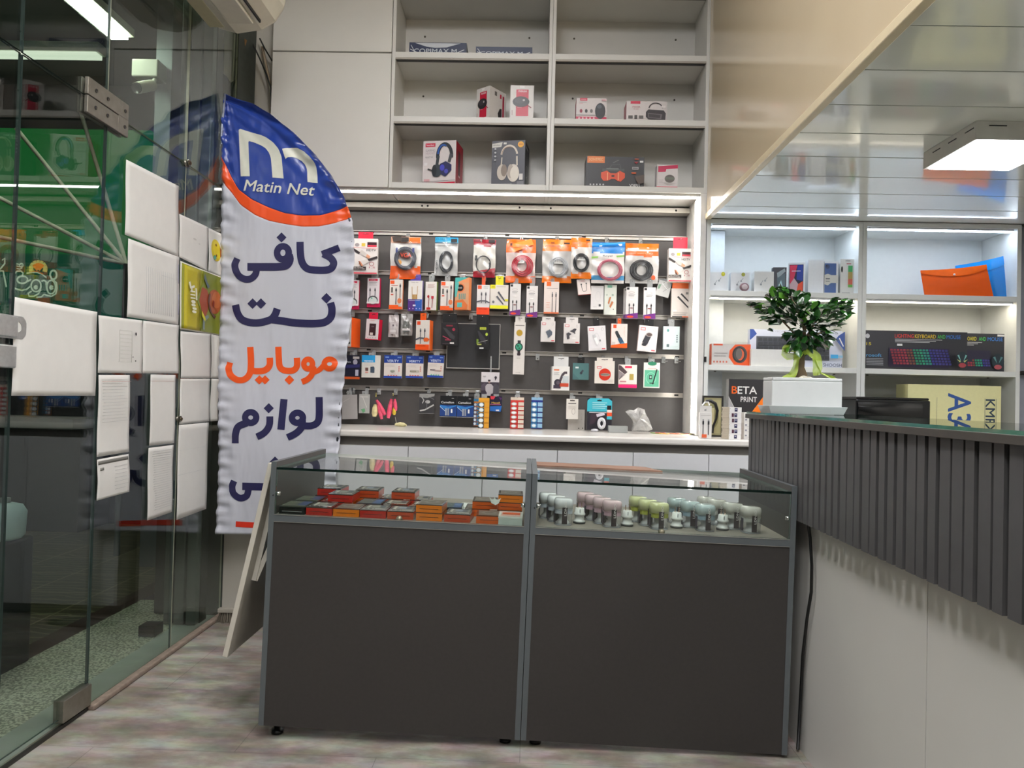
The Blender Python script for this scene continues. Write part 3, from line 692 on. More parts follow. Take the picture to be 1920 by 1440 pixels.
for (y, L), rn in zip(rows, ('front row', 'middle row', 'back row')):
    bases = []
    for kind, x, lvl, rz in L:
        if lvl == 0: bases.append(x)
        pos = len(bases)
        if lvl == 0: wh = f'{pos}. in the {rn} of the left counter'
        elif lvl == 1: wh = f'stacked on box {pos}. in the {rn}'
        else: wh = f'topmost of the high stack in the {rn}'
        wh = ' '+wh; wh = wh.replace('box 1.', 'the first').replace('box 2.', 'the second').replace('box 7.', 'the seventh').replace('box 8.', 'the eighth').replace('box 6.', 'the sixth').replace('box 3.', 'the third').replace(' 1.', ' first').replace(' 2.', ' second').replace(' 3.', ' third').replace(' 4.', ' fourth').replace(' 5.', ' fifth').replace(' 6.', ' sixth').replace(' 7.', ' seventh').replace(' 8.', ' eighth').replace(' 9.', ' ninth')
        place_g(kind, x, y, lvl, rz, wh)
# pale boxes
root = thing('accessory_box', 'pale box with an orange label at the right end of the left counter', 'box', K(BL, .812, .075, VF+.0005), rot=(0, TILT, 0), local=True)
mb = MB().box(-.04,.04,-.055,.055,0,.022,P('#b9c4bd',.3,noise=.05)); mb.build('base', root)
mb = MB().box(-.041,.041,-.056,.056,.022,.028,P('#cfd6cf',.25)); mb.art([('r',.1,.1,.9,.9,'#c9a79c'),('r',.15,.3,.9,.62,'#c5532a')], .08, .11, Matrix.Translation((0,0,.028)) @ Matrix.Rotation(-PI/2,4,'X')); mb.build('lid', root)
root = thing('paper_cutout', 'small pale crown shaped card propped on the orange boxes in the left counter', 'card', K(BL, .752, .145, VF+.057), rot=(0, TILT, 0), local=True)
prof2 = [(-.019,.012),(-.011,.004),(-.004,-.005),(0,.013)] 
MB().add([(-.021,0,.018),(-.012,0,.008),(-.004,0,.010),(-.001,0,.020),(.002,0,.010),(.011,0,.008),(.021,0,.014),(.014,-.004,-.004),(.003,-.006,-.010),(-.012,-.004,-.004)], [tuple(range(10))[::-1]], P('#c9d2cb', .5)).build('card', root)
sd = root.children[0].modifiers.new('thick', 'SOLIDIFY'); sd.thickness = .001
for i, (x, y, z, lb) in enumerate(((.60, .33, 0, 'left one of the two'), (.665, .35, .004, 'right one of the two'))):
    MB().box(-.05,.05,-.06,.06,0,.004,P('#c8cfc9',.5)).box(-.042,.042,-.052,.052,.004,.006,P('#dfe3df',.4)).build('card_sleeve', label='pale flat card sleeve lying behind the boxes, '+lb, cat='card', loc=K(BL, x, y, VF+.0005+z), rot=(0, TILT, .05), group='pale card sleeves in the left counter')

# ---- contents, right: jars and adaptors
JP = {}
def jar(colr, capc):
    root = thing('charger_jar', None, None, (0,0,0), local=True)
    R = .031
    MB().lathe([(R*.92,0),(R,.004),(R,.056)], GL('#f2f4f6', 1.5, .03, .05, 'jar_plastic'), 24, sq=3.6, caps=False).lathe([(R*.92,0.0003),(R*.97,.002)], P('#b9bcc0', .2), 24, sq=3.6).build('jar_body', root)
    jb = ORG and [c for c in COL.objects if c.parent == root][-1]
    MB().lathe([(.021,.002),(.024,.006),(.020,.012),(.013,.020),(.016,.045),(.020,.055)], P('#e3e3e0', .3), 20).build('charger', root)
    MB().lathe([(R*.99,.052),(R*1.0,.056)], P(colr, .3), 24, sq=3.6).lathe([(R*.985,.040),(R*.985,.054)], P(colr, .3), 24, sq=3.6, caps=False).build('liner', root)
    MB().lathe([(R*1.03,.056),(R*1.04,.078),(R*.98,.086),(R*.86,.090),(R*.3,.0905)], P(capc, .15, coat=.7), 28, sq=3.4).build('lid', root)
    T = Matrix.Translation((.004, -R-.0008, .038))
    mb = MB().box(-.0085,.0095,-R-.0012,-R-.0002,.006,.062,P('#3a3234', .4))
    mb.art([('t','LDNIO',.5,.62,.5,'#e6e2df',.9)], .052, .016, Matrix.Translation((.001,-R-.0013,.034)) @ Matrix.Rotation(-PI/2,4,'Y'))
    mb.build('label_strip', jb)
    MB().box(-R-.001,-R+.0005,-.012,.004,.008,.050,P('#3a3340', .4)).build('side_label', jb)
    return root
def plug():
    root = thing('travel_adaptor', None, None, (0,0,0), local=True)
    MB().lathe([(.021,0),(.022,.003),(.022,.006)], P('#3c3f40', .4), 24).build('rubber_ring', root)
    MB().lathe([(.022,.006),(.021,.010),(.0165,.013),(.0155,.026),(.020,.029),(.0205,.034),(.0175,.037),(.0155,.053),(.0145,.0535)], P('#d3d5d2', .35, noise=.03), 24).build('body', root)
    mb = MB()
    for s in (-1, 1): mb.tube([(s*.0065, 0, .053), (s*.0065, 0, .072)], .0016, P('#a38a78', .3, .8), 8)
    mb.build('pin', root); MB().box(-.001,.001,-.018,-.0165,.038,.050,P('#55595a', .4)).build('groove', root)
    return root
jars = [('white', '#cfd3da', '#d5d8da', [(.112,.085),(.090,.145),(.062,.205)]),
        ('pink', '#d9b3bd', '#cdb4b8', [(.280,.090),(.252,.150),(.228,.210),(.203,.270)]),
        ('yellow', '#b9bd4a', '#c8cc9a', [(.442,.095),(.414,.155),(.390,.225)]),
        ('blue', '#9db7c4', '#aebfc0', [(.602,.100),(.565,.165),(.532,.235)]),
        ('cream', '#cfcec4', '#c6c5bd', [(.760,.105),(.718,.170),(.680,.240),(.655,.300)])]
ordn = ['nearest the glass front', 'second from the glass front', 'third from the glass front', 'rearmost']
for nm, c1, c2, L in jars:
    proto = None
    for i, (x, y) in enumerate(L):
        if proto is None: o = proto = jar(c1, c2)
        else: o = copy_tree(proto)
        o.location = K(BR, x, y, VF+.0005); o.rotation_euler = (0, TILT, .12)
        tag(o, f'jar with {nm} lid in the right counter, {ordn[i]}', 'jar', 'charger jars in the right display counter')
proto = None
for x, y, lb in ((.172,.125,'between the white and the pink jars'),(.338,.120,'between the pink and yellow jars, near the glass'),(.296,.240,'at the back between the pink and yellow jars'),(.512,.130,'between the yellow and the blue jars'),(.672,.130,'between the blue and the cream jars')):
    if proto is None: o = proto = plug()
    else: o = copy_tree(proto)
    o.location = K(BR, x, y, VF+.0005); o.rotation_euler = (0, TILT, 0)
    tag(o, 'white travel adaptor with two pins '+lb, 'adaptor', 'travel adaptors in the right display counter')
# wooden slat lying on the glass top
mb = MB(); pts = [(.02,.44),(.02,.585),(.18,.580),(.30,.583),(.34,.575),(.42,.582),(.47,.572),(.49,.50),(.515,.44)]
vs = [K(BR, x, y, VT+.0085) for x, y in pts]+[K(BR, x, y, VT+.0145) for x, y in pts]; n = len(pts)
mb.add(vs, [tuple(range(n)), tuple(range(n, 2*n))[::-1]]+[(i, i+n, (i+1) % n+n, (i+1) % n) for i in range(n)], P('#8d6a58', .6, noise=.3, scale=9, stretch=(1, 14, 1), name='brown_wood'))
mb.build('wood_offcut', o=K(BR, .25, .54, VT+.008), label='splintered brown wooden slat lying on the glass top of the right counter', cat='wood strip')

# ================================================================ RECEPTION
ZRT = 1.105
FRONTW = P('#d6d4cd', .4, noise=.02, scale=3, name='pale_grey_panel')
root = thing('reception_desk', 'reception desk with dark vertical slats above a pale front and a glass top', 'desk', (1.12, 1.4, 0))
MB().box(.945, .965, 1.705, 2.92, .0, .775, FRONTW).build('front_panel', root)
MB().box(.945, .965, -.3, 1.702, .0, .775, FRONTW).build('front_panel', root)
MB().box(.966, 1.30, -.3, 2.92, .02, ZRT-.004, P('#403f3e', .5)).build('body', root)
MB().box(.925, .966, -.3, 2.925, .776, .779, P('#8d8c88', .5)).build('bottom_trim', root)
SL = P('#545353', .42, noise=.05, scale=30, name='dark_slat'); SB = P('#0b0a0c', .7)
mb = MB().box(.925, .9455, -.3, 2.93, .78, ZRT-.002, SB)
y = 2.93
rs = random.Random(5)
while y > -.28:
    g = .015 if rs.random() < .66 else .007
    mb.box(.898, .926, y-.045+g, y, .78, ZRT-.002, SL); y -= .045
mb.build('slat_cladding', root)
rtb = MB().box(.886, 1.34, -.32, 2.945, ZRT-.002, ZRT+.016, P('#4c4843', .4, noise=.06, scale=40, name='dark_top_board')).build('top_board', root, bevel=.001)
MB().box(.890, 1.335, -.31, 2.94, ZRT+.0165, ZRT+.0245, GL('#d9f0e6', 1.5, 0, .04, 'top_glass'), mats=[None, None, GEDGE, GEDGE, GEDGE, P('#4a7d6b', .1, noise=.15, coat=.8)]).build('glass_top', rtb)
p = [at(x, yy, X=.935) for x, yy in ((1519,985),(1522,1010),(1525,1060),(1524,1110),(1516,1160),(1508,1230),(1500,1330))]
p[-1].z = .01
MB().tube([Vector((.93, q.y, max(q.z, .01))) for q in p], .005, BLACK, 6).build('cable', o=p[-1], label='black cable hanging between the right counter and the pale reception front', cat='cable')

# ---- bonsai on the reception
ZG = ZRT+.0247; PY = 2.62
def pb(x, y, Y=PY): return at(x, y, Y=Y)
root = thing('bonsai', 'ficus bonsai with a green ribbon in a white rectangular pot on the reception desk', 'potted plant', (1.08, PY, ZG))
POT = P('#d9dbdb', .3, noise=.02, name='white_ceramic'); D0 = .05; xa = pb(1447, 760, PY-.05).x; xb = pb(1579, 760, PY-.05).x
mb = MB(); zt = pb(1505, 708, PY-.06).z
for (z0_, z1_, k0, k1) in ((ZG+.006, zt, .0, 0),):
    mb.box(xa, xb, PY-D0, PY+D0, z0_, zt-.012, POT)
    for b_ in ((xa, xb, PY-D0, PY-D0+.006), (xa, xb, PY+D0-.006, PY+D0), (xa, xa+.006, PY-D0, PY+D0), (xb-.006, xb, PY-D0, PY+D0)): mb.box(*b_, zt-.012, zt, POT)
pot = mb.build('pot', root, bevel=.003)
mb = MB(); cx = (xa+xb)/2; TR = P('#cfd4d4', .15, noise=.02, coat=.5, alpha=.75)
def trayp(k, z): return [(cx+sx*((xb-xa)/2+.004+k), PY+sy*(D0+.004+k), z) for sx, sy in ((-1,-1),(1,-1),(1,1),(-1,1))]
A_ = trayp(0, ZG+.001); B_ = trayp(.010, ZG+.028)
mb.add(A_+B_, [(0,3,2,1)]+[(i, (i+1) % 4, 4+(i+1) % 4, 4+i) for i in range(4)], TR)
o = mb.build('tray', root); sd = o.modifiers.new('t', 'SOLIDIFY'); sd.thickness = .0015
mb = MB(); rs = random.Random(4)
PEB = P('#d8d2c2', .6, noise=.06)
for i in range(90):
    x = rs.uniform(xa+.02, xb-.02); y = rs.uniform(PY-D0+.015, PY+D0-.015); r = rs.uniform(.006, .011)
    hz = zt-.010+.012*math.exp(-((x-cx-.005)/.03)**2)
    mb.lathe([(r*.5,-r*.6),(r,0),(r*.7,r*.5),(r*.2,r*.7)], PEB, 7, (x, y, hz), sx=rs.uniform(.8,1.2), sy=rs.uniform(.7,1.1))
mb.build('pebbles', pot)
BARK = P('#6e5c46', .75, noise=.25, scale=40, bump=.4, name='ficus_bark')
trunk = [pb(x, y) for x, y in ((1501,712),(1500,700),(1499,690),(1501,678),(1504,668),(1506,650),(1508,630),(1510,610))]
mb = MB().tube(trunk, .01, BARK, 10, radii=[.019,.018,.0165,.015,.009,.007,.006,.004])
mb.tube([pb(1508,712), pb(1511,703), pb(1507,690)], .005, BARK, 6, radii=[.006,.0055,.003])
br = [((1507,645),(1480,615),(1455,590),(1432,575)), ((1508,640),(1525,610),(1540,590),(1558,572)), ((1509,625),(1500,590),(1485,560),(1475,545)), ((1508,632),(1535,625),(1552,620)), ((1508,635),(1490,632),(1470,622))]
for b_ in br: mb.tube([pb(x, y, PY+.01*i) for i, (x, y) in enumerate(b_)], .003, BARK, 6, radii=[.0045-.001*i for i in range(len(b_))])
mb.build('trunk', root)
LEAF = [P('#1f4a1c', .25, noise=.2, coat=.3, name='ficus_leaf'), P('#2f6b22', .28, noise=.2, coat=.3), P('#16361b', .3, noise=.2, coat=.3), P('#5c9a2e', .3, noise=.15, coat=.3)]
mb = MB(); rs = random.Random(11)
cl = [(1475,556,40,17,52),(1437,574,34,13,38),(1452,590,36,16,38),(1495,585,42,24,60),(1530,592,42,26,60),(1548,607,36,20,40),(1572,574,26,16,34),(1585,570,12,7,12),(1578,590,20,9,16),(1512,630,40,20,66),(1505,650,30,13,30),(1545,640,20,10,16),(1418,571,10,5,6),(1447,604,10,16,12),(1467,545,14,12,12)]
for (x, y, rx, ry, n) in cl:
    for i in range(n):
        a = rs.uniform(0, 2*PI); q = math.sqrt(rs.random())
        px, py = x+rx*q*math.cos(a), y+ry*q*math.sin(a)
        c = pb(px, py, PY+rs.uniform(-.07, .07)); L = rs.uniform(.028, .046); wd = L*rs.uniform(.26, .33)
        out = Vector((px-1507, rs.uniform(-40, 40), -(py-620)*.8)); out.normalize()
        d = (out+Vector((rs.uniform(-.7,.7), rs.uniform(-.7,.7), rs.uniform(-.5,.4)))); d.normalize()
        s_ = d.cross(Vector((rs.uniform(-.5,.5), rs.uniform(-.5,.5), 1))); s_.normalize(); nrm = s_.cross(d)
        vs = []
        for t_, k in ((0,.12),(.25,.75),(.55,1),(.8,.65),(1,.05)):
            m_ = c+d*(L*(t_-.5))-nrm*(.15*L*t_*t_)
            vs += [m_+s_*wd*k-nrm*wd*-.25*k, m_, m_-s_*wd*k-nrm*wd*-.25*k]
        fs = [f for j in range(4) for f in ((3*j, 3*j+1, 3*j+4, 3*j+3), (3*j+1, 3*j+2, 3*j+5, 3*j+4))]
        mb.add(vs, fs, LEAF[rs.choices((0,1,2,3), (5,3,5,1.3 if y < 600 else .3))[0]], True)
mb.build('foliage', root)
RIB = P('#b6cf4a', .35, noise=.05, alpha=.72, name='lime_organza')
def ribbon(mb, pts, wd, ph=0):
    q = [pb(x, y, PY-.03-.004*math.sin(i+ph)) if len(pts[0]) == 2 else pb(x, y) for i, (x, y) in enumerate(pts)]; N = len(q)
    def fn(u, v):
        t = u*(N-1); i = min(int(t), N-2); f = t-i; p = q[i].lerp(q[i+1], f); d = q[min(i+2, N-1)]-q[max(i-1, 0)]; d.normalize()
        nn = Vector((-d.z, .35, d.x)); nn.normalize(); k = wd[0]+(wd[1]-wd[0])*u+wd[2]*math.sin(PI*u)
        return p+nn*(v-.5)*k+Vector((0, .006*math.sin(u*9+v*5), 0))
    mb.grid(fn, 18, 6, RIB)
mb = MB()
ribbon(mb, [(1504,665),(1490,655),(1475,652),(1468,660),(1475,668),(1492,668),(1504,664)], (.01,.01,.022))
ribbon(mb, [(1505,660),(1518,658),(1530,668),(1533,690),(1532,704)], (.012,.03,.02)); ribbon(mb, [(1503,663),(1495,672),(1491,690),(1485,704),(1470,710)], (.01,.02,.015))
ribbon(mb, [(1526,672),(1540,700),(1562,709),(1566,715)], (.004,.02,.0))
ribbon(mb, [(1562,709),(1566,725),(1564,745),(1570,765),(1576,774)], (.022,.018,0))
q0 = pb(1504, 662); mb.lathe([(.012,-.008),(.014,0),(.012,.008)], RIB, 12, q0)
mb.build('ribbon', root)
# ================================================================ FEATHER FLAG
FY = 3.495
def a7(x, y): return (400+x/3.6, 420+y/3.6)
def a6(x, y): return (400+x/4.8, 160+y/4.8)
def a8(x, y): return (380+x/3.13, 780+y/3.13)
def fp(px, py): v = at(px, py, Y=FY); return v.x, v.z
def interp(tab, t):
    if t <= tab[0][0]: return tab[0][1]
    for (a, b), (c, d) in zip(tab, tab[1:]):
        if t <= c: return b+(d-b)*(t-a)/(c-a)
    return tab[-1][1]
LEFT = sorted((z, x) for x, z in (fp(*p) for p in ((424,180),(417,230),(415,300),(415,400),(414,500),(412,620),(410,720),(408,850),(405,1001))))
RIGHT = sorted((z, x) for x, z in (fp(*p) for p in ((428,180),(455,190),(480,199),(510,217),(550,248),(590,288),(620,327),(642,363),(655,396),(662,425),(664,470),(662,559),(656,620),(648,690),(640,753),(638,800),(634,850),(629,908),(624,960),(620,1005))))
def disp(x, z):
    xl, xr = interp(LEFT, z), interp(RIGHT, z); w_ = max(xr-xl, .02); u = (x-xl)/w_; v = 2.7-z
    e = .004*math.sin(7*(x*1.2+z*.9))+.0025*math.sin(17*(x*.8-z*.5)+1)
    eR = math.exp(-((1-u)/.10)**2); eL = math.exp(-(u/.09)**2)
    e += eR*(.010*math.sin(62*z+9*x)+.006*math.sin(117*z+1.3)) + eL*(.006*math.sin(71*z+20*u)+.005*math.sin(133*z+2))
    top = max(0, min(1, (z-1.95)/.2))
    s = w_*(1-u)
    e += top*.026*(abs(math.sin(24*s+3*z))-.5)*math.exp(-s/.11)+top*.010*math.sin(62*s-14*z)*math.exp(-s/.09)+top*.007*math.sin(70*u+8*z)*math.exp(-u/.10)
    low = max(0, min(1, (1.3-z)/.5)); e += low*.006*math.sin(9*x+5*z+2)
    return FY-e
def crv(L):
    q = sorted(fp(*a6(*p)) for p in L); return [(x, z) for x, z in q]
B1 = crv([(60,610),(95,680),(150,800),(230,940),(350,1030),(500,1100),(640,1150),(800,1172),(950,1170),(1080,1140),(1235,1080),(1290,1050)])
B2 = crv([(60,850),(92,880),(180,985),(250,1080),(380,1170),(500,1220),(650,1250),(800,1272),(950,1270),(1100,1240),(1255,1175),(1290,1160)])
def sat(hexc, name):
    m = bpy.data.materials.new(name); m.use_nodes = True; nt = m.node_tree; b = nt.nodes['Principled BSDF']; L = nt.links.new
    b.inputs['Roughness'].default_value = .30; b.inputs['Sheen Weight'].default_value = .25; b.inputs['Anisotropic'].default_value = .4
    b.inputs['Specular IOR Level'].default_value = .6
    tc = nt.nodes.new('ShaderNodeTexCoord'); mp = nt.nodes.new('ShaderNodeMapping'); mp.inputs['Rotation'].default_value = (0, -.5, 0); mp.inputs['Scale'].default_value = (3.2, 1, 1.0)
    n = nt.nodes.new('ShaderNodeTexNoise'); n.inputs['Scale'].default_value = 2.2; n.inputs['Detail'].default_value = 2.5
    bp = nt.nodes.new('ShaderNodeBump'); bp.inputs['Strength'].default_value = .9; bp.inputs['Distance'].default_value = .03
    L(tc.outputs['Object'], mp.inputs[0]); L(mp.outputs[0], n.inputs['Vector']); L(n.outputs['Fac'], bp.inputs['Height']); L(bp.outputs[0], b.inputs['Normal'])
    r = nt.nodes.new('ShaderNodeValToRGB'); c = lin(hexc); r.color_ramp.elements[0].color = c; r.color_ramp.elements[1].color = tuple(min(1, x*1.04) for x in c[:3])+(1,)
    L(n.outputs['Fac'], r.inputs[0]); L(r.outputs[0], b.inputs['Base Color'])
    return m
SW, SBL, SOR, SNV = sat('#c0c2cc', 'white_satin'), sat('#163a96', 'blue_satin'), sat('#ee5212', 'orange_satin'), P('#262551', .38, noise=.05, name='navy_print')
CRM = P('#d8d9cc', .38, noise=.03, name='cream_print'); ORP = P('#ec5510', .38, noise=.03)
SLEEVE = sat('#16307c', 'dark_blue_sleeve')
froot = thing('feather_flag', 'tall satin feather flag with a blue top, white logo and Persian lettering', 'flag', (-1.15, FY, 0))
mb = MB(); NU = 46
ztop = LEFT[-1][0]; zbot = LEFT[0][0]
def column_fn(zlo, zhi):
    def fn(u, v):
        # u across; rows interpolate between the lower and the upper limit for this column
        xg = -1.6+.75*u
        return u, v
    return fn
# cloth: rows follow the colour borders
def zlim(x): # highest cloth point above x on the curved side
    best = zbot
    for (z, xr) in RIGHT:
        pass
    lo, hi = zbot, ztop
    for _ in range(30):
        m_ = (lo+hi)/2
        if interp(RIGHT, m_) >= x and m_ > 1.9 or m_ <= 1.9: lo = m_
        else: hi = m_
    return lo
def edge_x(z, u): xl, xr = interp(LEFT, z), interp(RIGHT, z); return xl+(xr-xl)*u
def find_z(u, tab, z0, z1):
    # z at which the column u crosses the border curve
    for _ in range(40):
        m_ = (z0+z1)/2; x = edge_x(m_, u)
        if interp(tab, x) > m_: z0 = m_
        else: z1 = m_
    return (z0+z1)/2
Z1 = [find_z(i/NU, B1, 1.5, 2.62) for i in range(NU+1)]; Z2 = [find_z(i/NU, B2, 1.5, 2.62) for i in range(NU+1)]
def patch(zl, zh, nv, m, mfn=None):
    def fn(u, v):
        i = min(int(round(u*NU)), NU); z = zl[i]+(zh[i]-zl[i])*v; x = edge_x(z, i/NU)
        return (x, disp(x, z), z)
    mb.grid(fn, NU, nv, m, True, mfn)
ZB = [zbot+.0*i for i in range(NU+1)]; ZTt = [ztop-.001]*(NU+1)
patch(ZB, Z2, 150, SW); patch(Z2, Z1, 8, SOR); patch(Z1, ZTt, 70, SBL, lambda u, v: SLEEVE if u > .95 else SBL)
cl_ = mb.build('cloth', froot)
sd = cl_.modifiers.new('t', 'SOLIDIFY'); sd.thickness = .0006; sd.offset = 1
# sleeve and pole along the curved side
mb = MB()
zs = [ztop-.005-i*(ztop-.02)/60 for i in range(61)]
pl = [Vector(((interp(RIGHT, z) if z > .46 else interp(RIGHT, .46))-.014, FY+.022, z)) for z in zs]
MB().tube(pl+[Vector((pl[-1].x, FY+.006, .02))], .007, P('#3a3f4a', .3, .5), 8).build('pole', froot)
lp = [(interp(LEFT, z), disp(interp(LEFT, z), z), z) for z in [ztop+.005, ztop-.05, ztop-.1, ztop-.15, ztop-.2, ztop-.24]]
MB().tube(lp, .006, P('#8f96a8', .3, .3, noise=.2, scale=60), 8).build('top_hem', froot)
MB().lathe([(.17, 0), (.17, .012), (.03, .03), (.018, .05)], BLACK, 24, (pl[-1].x, FY-.02, 0), sy=.32).build('base', froot)
# printed strokes, laid on the cloth
def stroke(mb, pts, wd_px, m, conv, lay=1, closed=False, smooth=True):
    P2 = [conv(*p) for p in pts]
    if smooth and len(P2) > 2:
        q = []; N = len(P2); R_ = range(N if closed else N-1)
        for i in R_:
            p0 = P2[(i-1) % N] if closed or i > 0 else P2[0]; p1 = P2[i]; p2 = P2[(i+1) % N]; p3 = P2[(i+2) % N] if closed or i+2 < N else P2[-1]
            for k in range(5):
                t = k/5
                q.append(tuple(.5*((2*p1[j])+(-p0[j]+p2[j])*t+(2*p0[j]-5*p1[j]+4*p2[j]-p3[j])*t*t+(-p0[j]+3*p1[j]-3*p2[j]+p3[j])*t**3) for j in (0, 1)))
        if not closed: q.append(P2[-1])
        P2 = q
    else:
        q = []
        for a, b in zip(P2, P2[1:]):
            n = max(1, int(math.dist(a, b)/6)); q += [(a[0]+(b[0]-a[0])*k/n, a[1]+(b[1]-a[1])*k/n) for k in range(n)]
        P2 = q+[P2[-1]]
    N = len(P2); hw = wd_px/2; M_ = 4; vs = []
    for i, p in enumerate(P2):
        a = P2[(i-1) % N] if closed else P2[max(i-1, 0)]; b = P2[(i+1) % N] if closed else P2[min(i+1, N-1)]
        dx, dy = b[0]-a[0], b[1]-a[1]; l = math.hypot(dx, dy) or 1; nx, ny = -dy/l, dx/l
        for k in range(M_+1):
            s = (k/M_*2-1)*hw; x, z = fp(p[0]+nx*s, p[1]+ny*s); vs.append((x, disp(x, z)-.0012-.0004*lay, z))
    W1 = M_+1; fs = []
    for i in range(N if closed else N-1):
        j = (i+1) % N
        for k in range(M_): fs.append((i*W1+k, i*W1+k+1, j*W1+k+1, j*W1+k))
    mb.add(vs, fs, m, True)
def dia(mb, cx, cy, h, m, conv, lay=2, sc=3.6):
    x, y = conv(cx, cy); h /= sc
    stroke(mb, [(x-h/2, y-h/2), (x+h/2, y+h/2)], h*1.42, m, lambda a, b: (a, b), lay, smooth=False)
def rng(cx, cy, rx, ry, n=10): return [(cx+rx*math.cos(2*PI*i/n), cy+ry*math.sin(2*PI*i/n)) for i in range(n)]
mb = MB(); w7 = 13.6
# kafi
stroke(mb, [(588,122),(591,200),(603,262),(636,302),(690,312),(760,312),(800,296),(812,262),(790,228),(742,202)], w7, SNV, a7)
stroke(mb, [(735,205),(850,160)], 12.5, SNV, a7, 2, smooth=False)
stroke(mb, rng(472, 196, 40, 44), 12.5, SNV, a7, 1, True); stroke(mb, [(514,210),(520,245),(498,280),(445,290),(350,290),(228,289)], 14.5, SNV, a7, 2)
stroke(mb, [(292,290),(285,335),(255,366),(215,372),(172,350),(148,305),(146,268),(160,232)], 12.8, SNV, a7, 3)
dia(mb, 462, 92, 34, SNV, a7)
# net
stroke(mb, [(792,532),(803,580),(792,632),(755,662),(690,672),(560,668),(470,655),(395,645)], 14.2, SNV, a7); stroke(mb, [(432,572),(415,615),(380,648),(290,668),(205,652),(165,608),(148,545)], 13.8, SNV, a7, 2)
dia(mb, 765, 502, 36, SNV, a7); dia(mb, 264, 537, 36, SNV, a7); dia(mb, 321, 537, 36, SNV, a7)
# mobile
stroke(mb, rng(786, 945, 36, 32), 10.5, ORP, a7, 1, True); stroke(mb, [(745,955),(715,985),(680,1000)], 10, ORP, a7, 2)
stroke(mb, rng(640, 945, 30, 32), 10.5, ORP, a7, 3, True); stroke(mb, [(678,960),(665,1015),(635,1048),(597,1066)], 11, ORP, a7, 4)
stroke(mb, [(562,902),(562,960),(535,988),(480,988),(448,965),(440,905),(437,828)], 11.8, ORP, a7); dia(mb, 512, 1052, 33, ORP, a7)
stroke(mb, [(380,902),(378,955),(345,988),(290,994),(262,988)], 12, ORP, a7, 1); stroke(mb, [(251,830),(256,930),(250,1005),(215,1048),(165,1052),(122,1020),(108,975),(116,935)], 11.8, ORP, a7, 2)
dia(mb, 312, 1052, 31, ORP, a7); dia(mb, 349, 1052, 31, ORP, a7)
# lavazem
stroke(mb, [(713,1168),(713,1290),(700,1340),(660,1362),(610,1362)], 13.2, SNV, a7); stroke(mb, rng(569, 1308, 36, 34), 12, SNV, a7, 2, True)
stroke(mb, [(602,1322),(598,1370),(560,1412),(505,1440)], 13, SNV, a7, 3); stroke(mb, [(478,1182),(461,1388)], 13.4, SNV, a7, smooth=False)
stroke(mb, [(385,1298),(382,1360),(350,1408),(298,1436)], 13, SNV, a7); dia(mb, 377, 1243, 34, SNV, a7)
stroke(mb, rng(255, 1306, 38, 36), 12, SNV, a7, 1, True); stroke(mb, [(230,1342),(170,1368),(150,1420),(147,1480)], 13.4, SNV, a7, 2)
# janebi (mostly hidden behind the counter)
stroke(mb, [(230,413),(330,415),(430,415),(470,390),(478,340)], 14, SNV, a8); stroke(mb, [(268,430),(255,470),(215,482),(178,455),(170,415),(182,382)], 12.5, SNV, a8, 2)
stroke(mb, [(520,340),(520,400),(555,415),(600,410),(640,390),(658,330),(660,262)], 13.4, SNV, a8, 2); dia(mb, 395, 475, 34, SNV, a8, 2, 3.13); dia(mb, 430, 270, 34, SNV, a8, 2, 3.13)
stroke(mb, [(192,635),(400,650),(560,662)], 10.5, P('#d8321c', .4), a8, smooth=False)
mb.build('lettering', cl_)
# logo
mb = MB()
def fill_between(A, B, m, lay=1, n=40):
    def rs_(L, t):
        D = [0]
        for a, b in zip(L, L[1:]): D.append(D[-1]+math.dist(a, b))
        s = t*D[-1]
        for i in range(len(L)-1):
            if s <= D[i+1]: f = (s-D[i])/(D[i+1]-D[i]); return tuple(L[i][j]+(L[i+1][j]-L[i][j])*f for j in (0, 1))
        return L[-1]
    def fn(u, v):
        a, b = rs_(A, u), rs_(B, u); p = (a[0]+(b[0]-a[0])*v, a[1]+(b[1]-a[1])*v); x, z = fp(*a6(*p)); return (x, disp(x, z)-.0016-.0004*lay, z)
    mb.grid(fn, n, 5, m)
fill_between([(250,822),(228,388),(310,412),(430,448),(480,472),(540,515),(590,575),(614,640),(620,700),(632,838)], [(332,822),(315,500),(325,503),(370,515),(430,540),(470,565),(500,605),(518,650),(524,700),(535,832)], CRM)
fill_between([(622,574),(655,563),(700,560),(760,568),(820,600),(875,650),(915,700),(930,740),(938,878)], [(650,665),(672,650),(705,645),(745,652),(790,675),(820,708),(836,745),(842,790),(846,868)], CRM)
vs, fs, tw, th = text_geo('Matin Net'); o_ = []
for ii, (x, y) in enumerate(vs):
    u = x/tw; v = y/th; X = 278+u*620+ (v)*26; Y = 955+u*40-v*100
    a, b = fp(*a6(X, Y)); o_.append((a, disp(a, b)-.0055-.0001*(ii//(len(vs)//4)), b))
mb.add(o_, fs, CRM)
mb.build('logo', cl_)

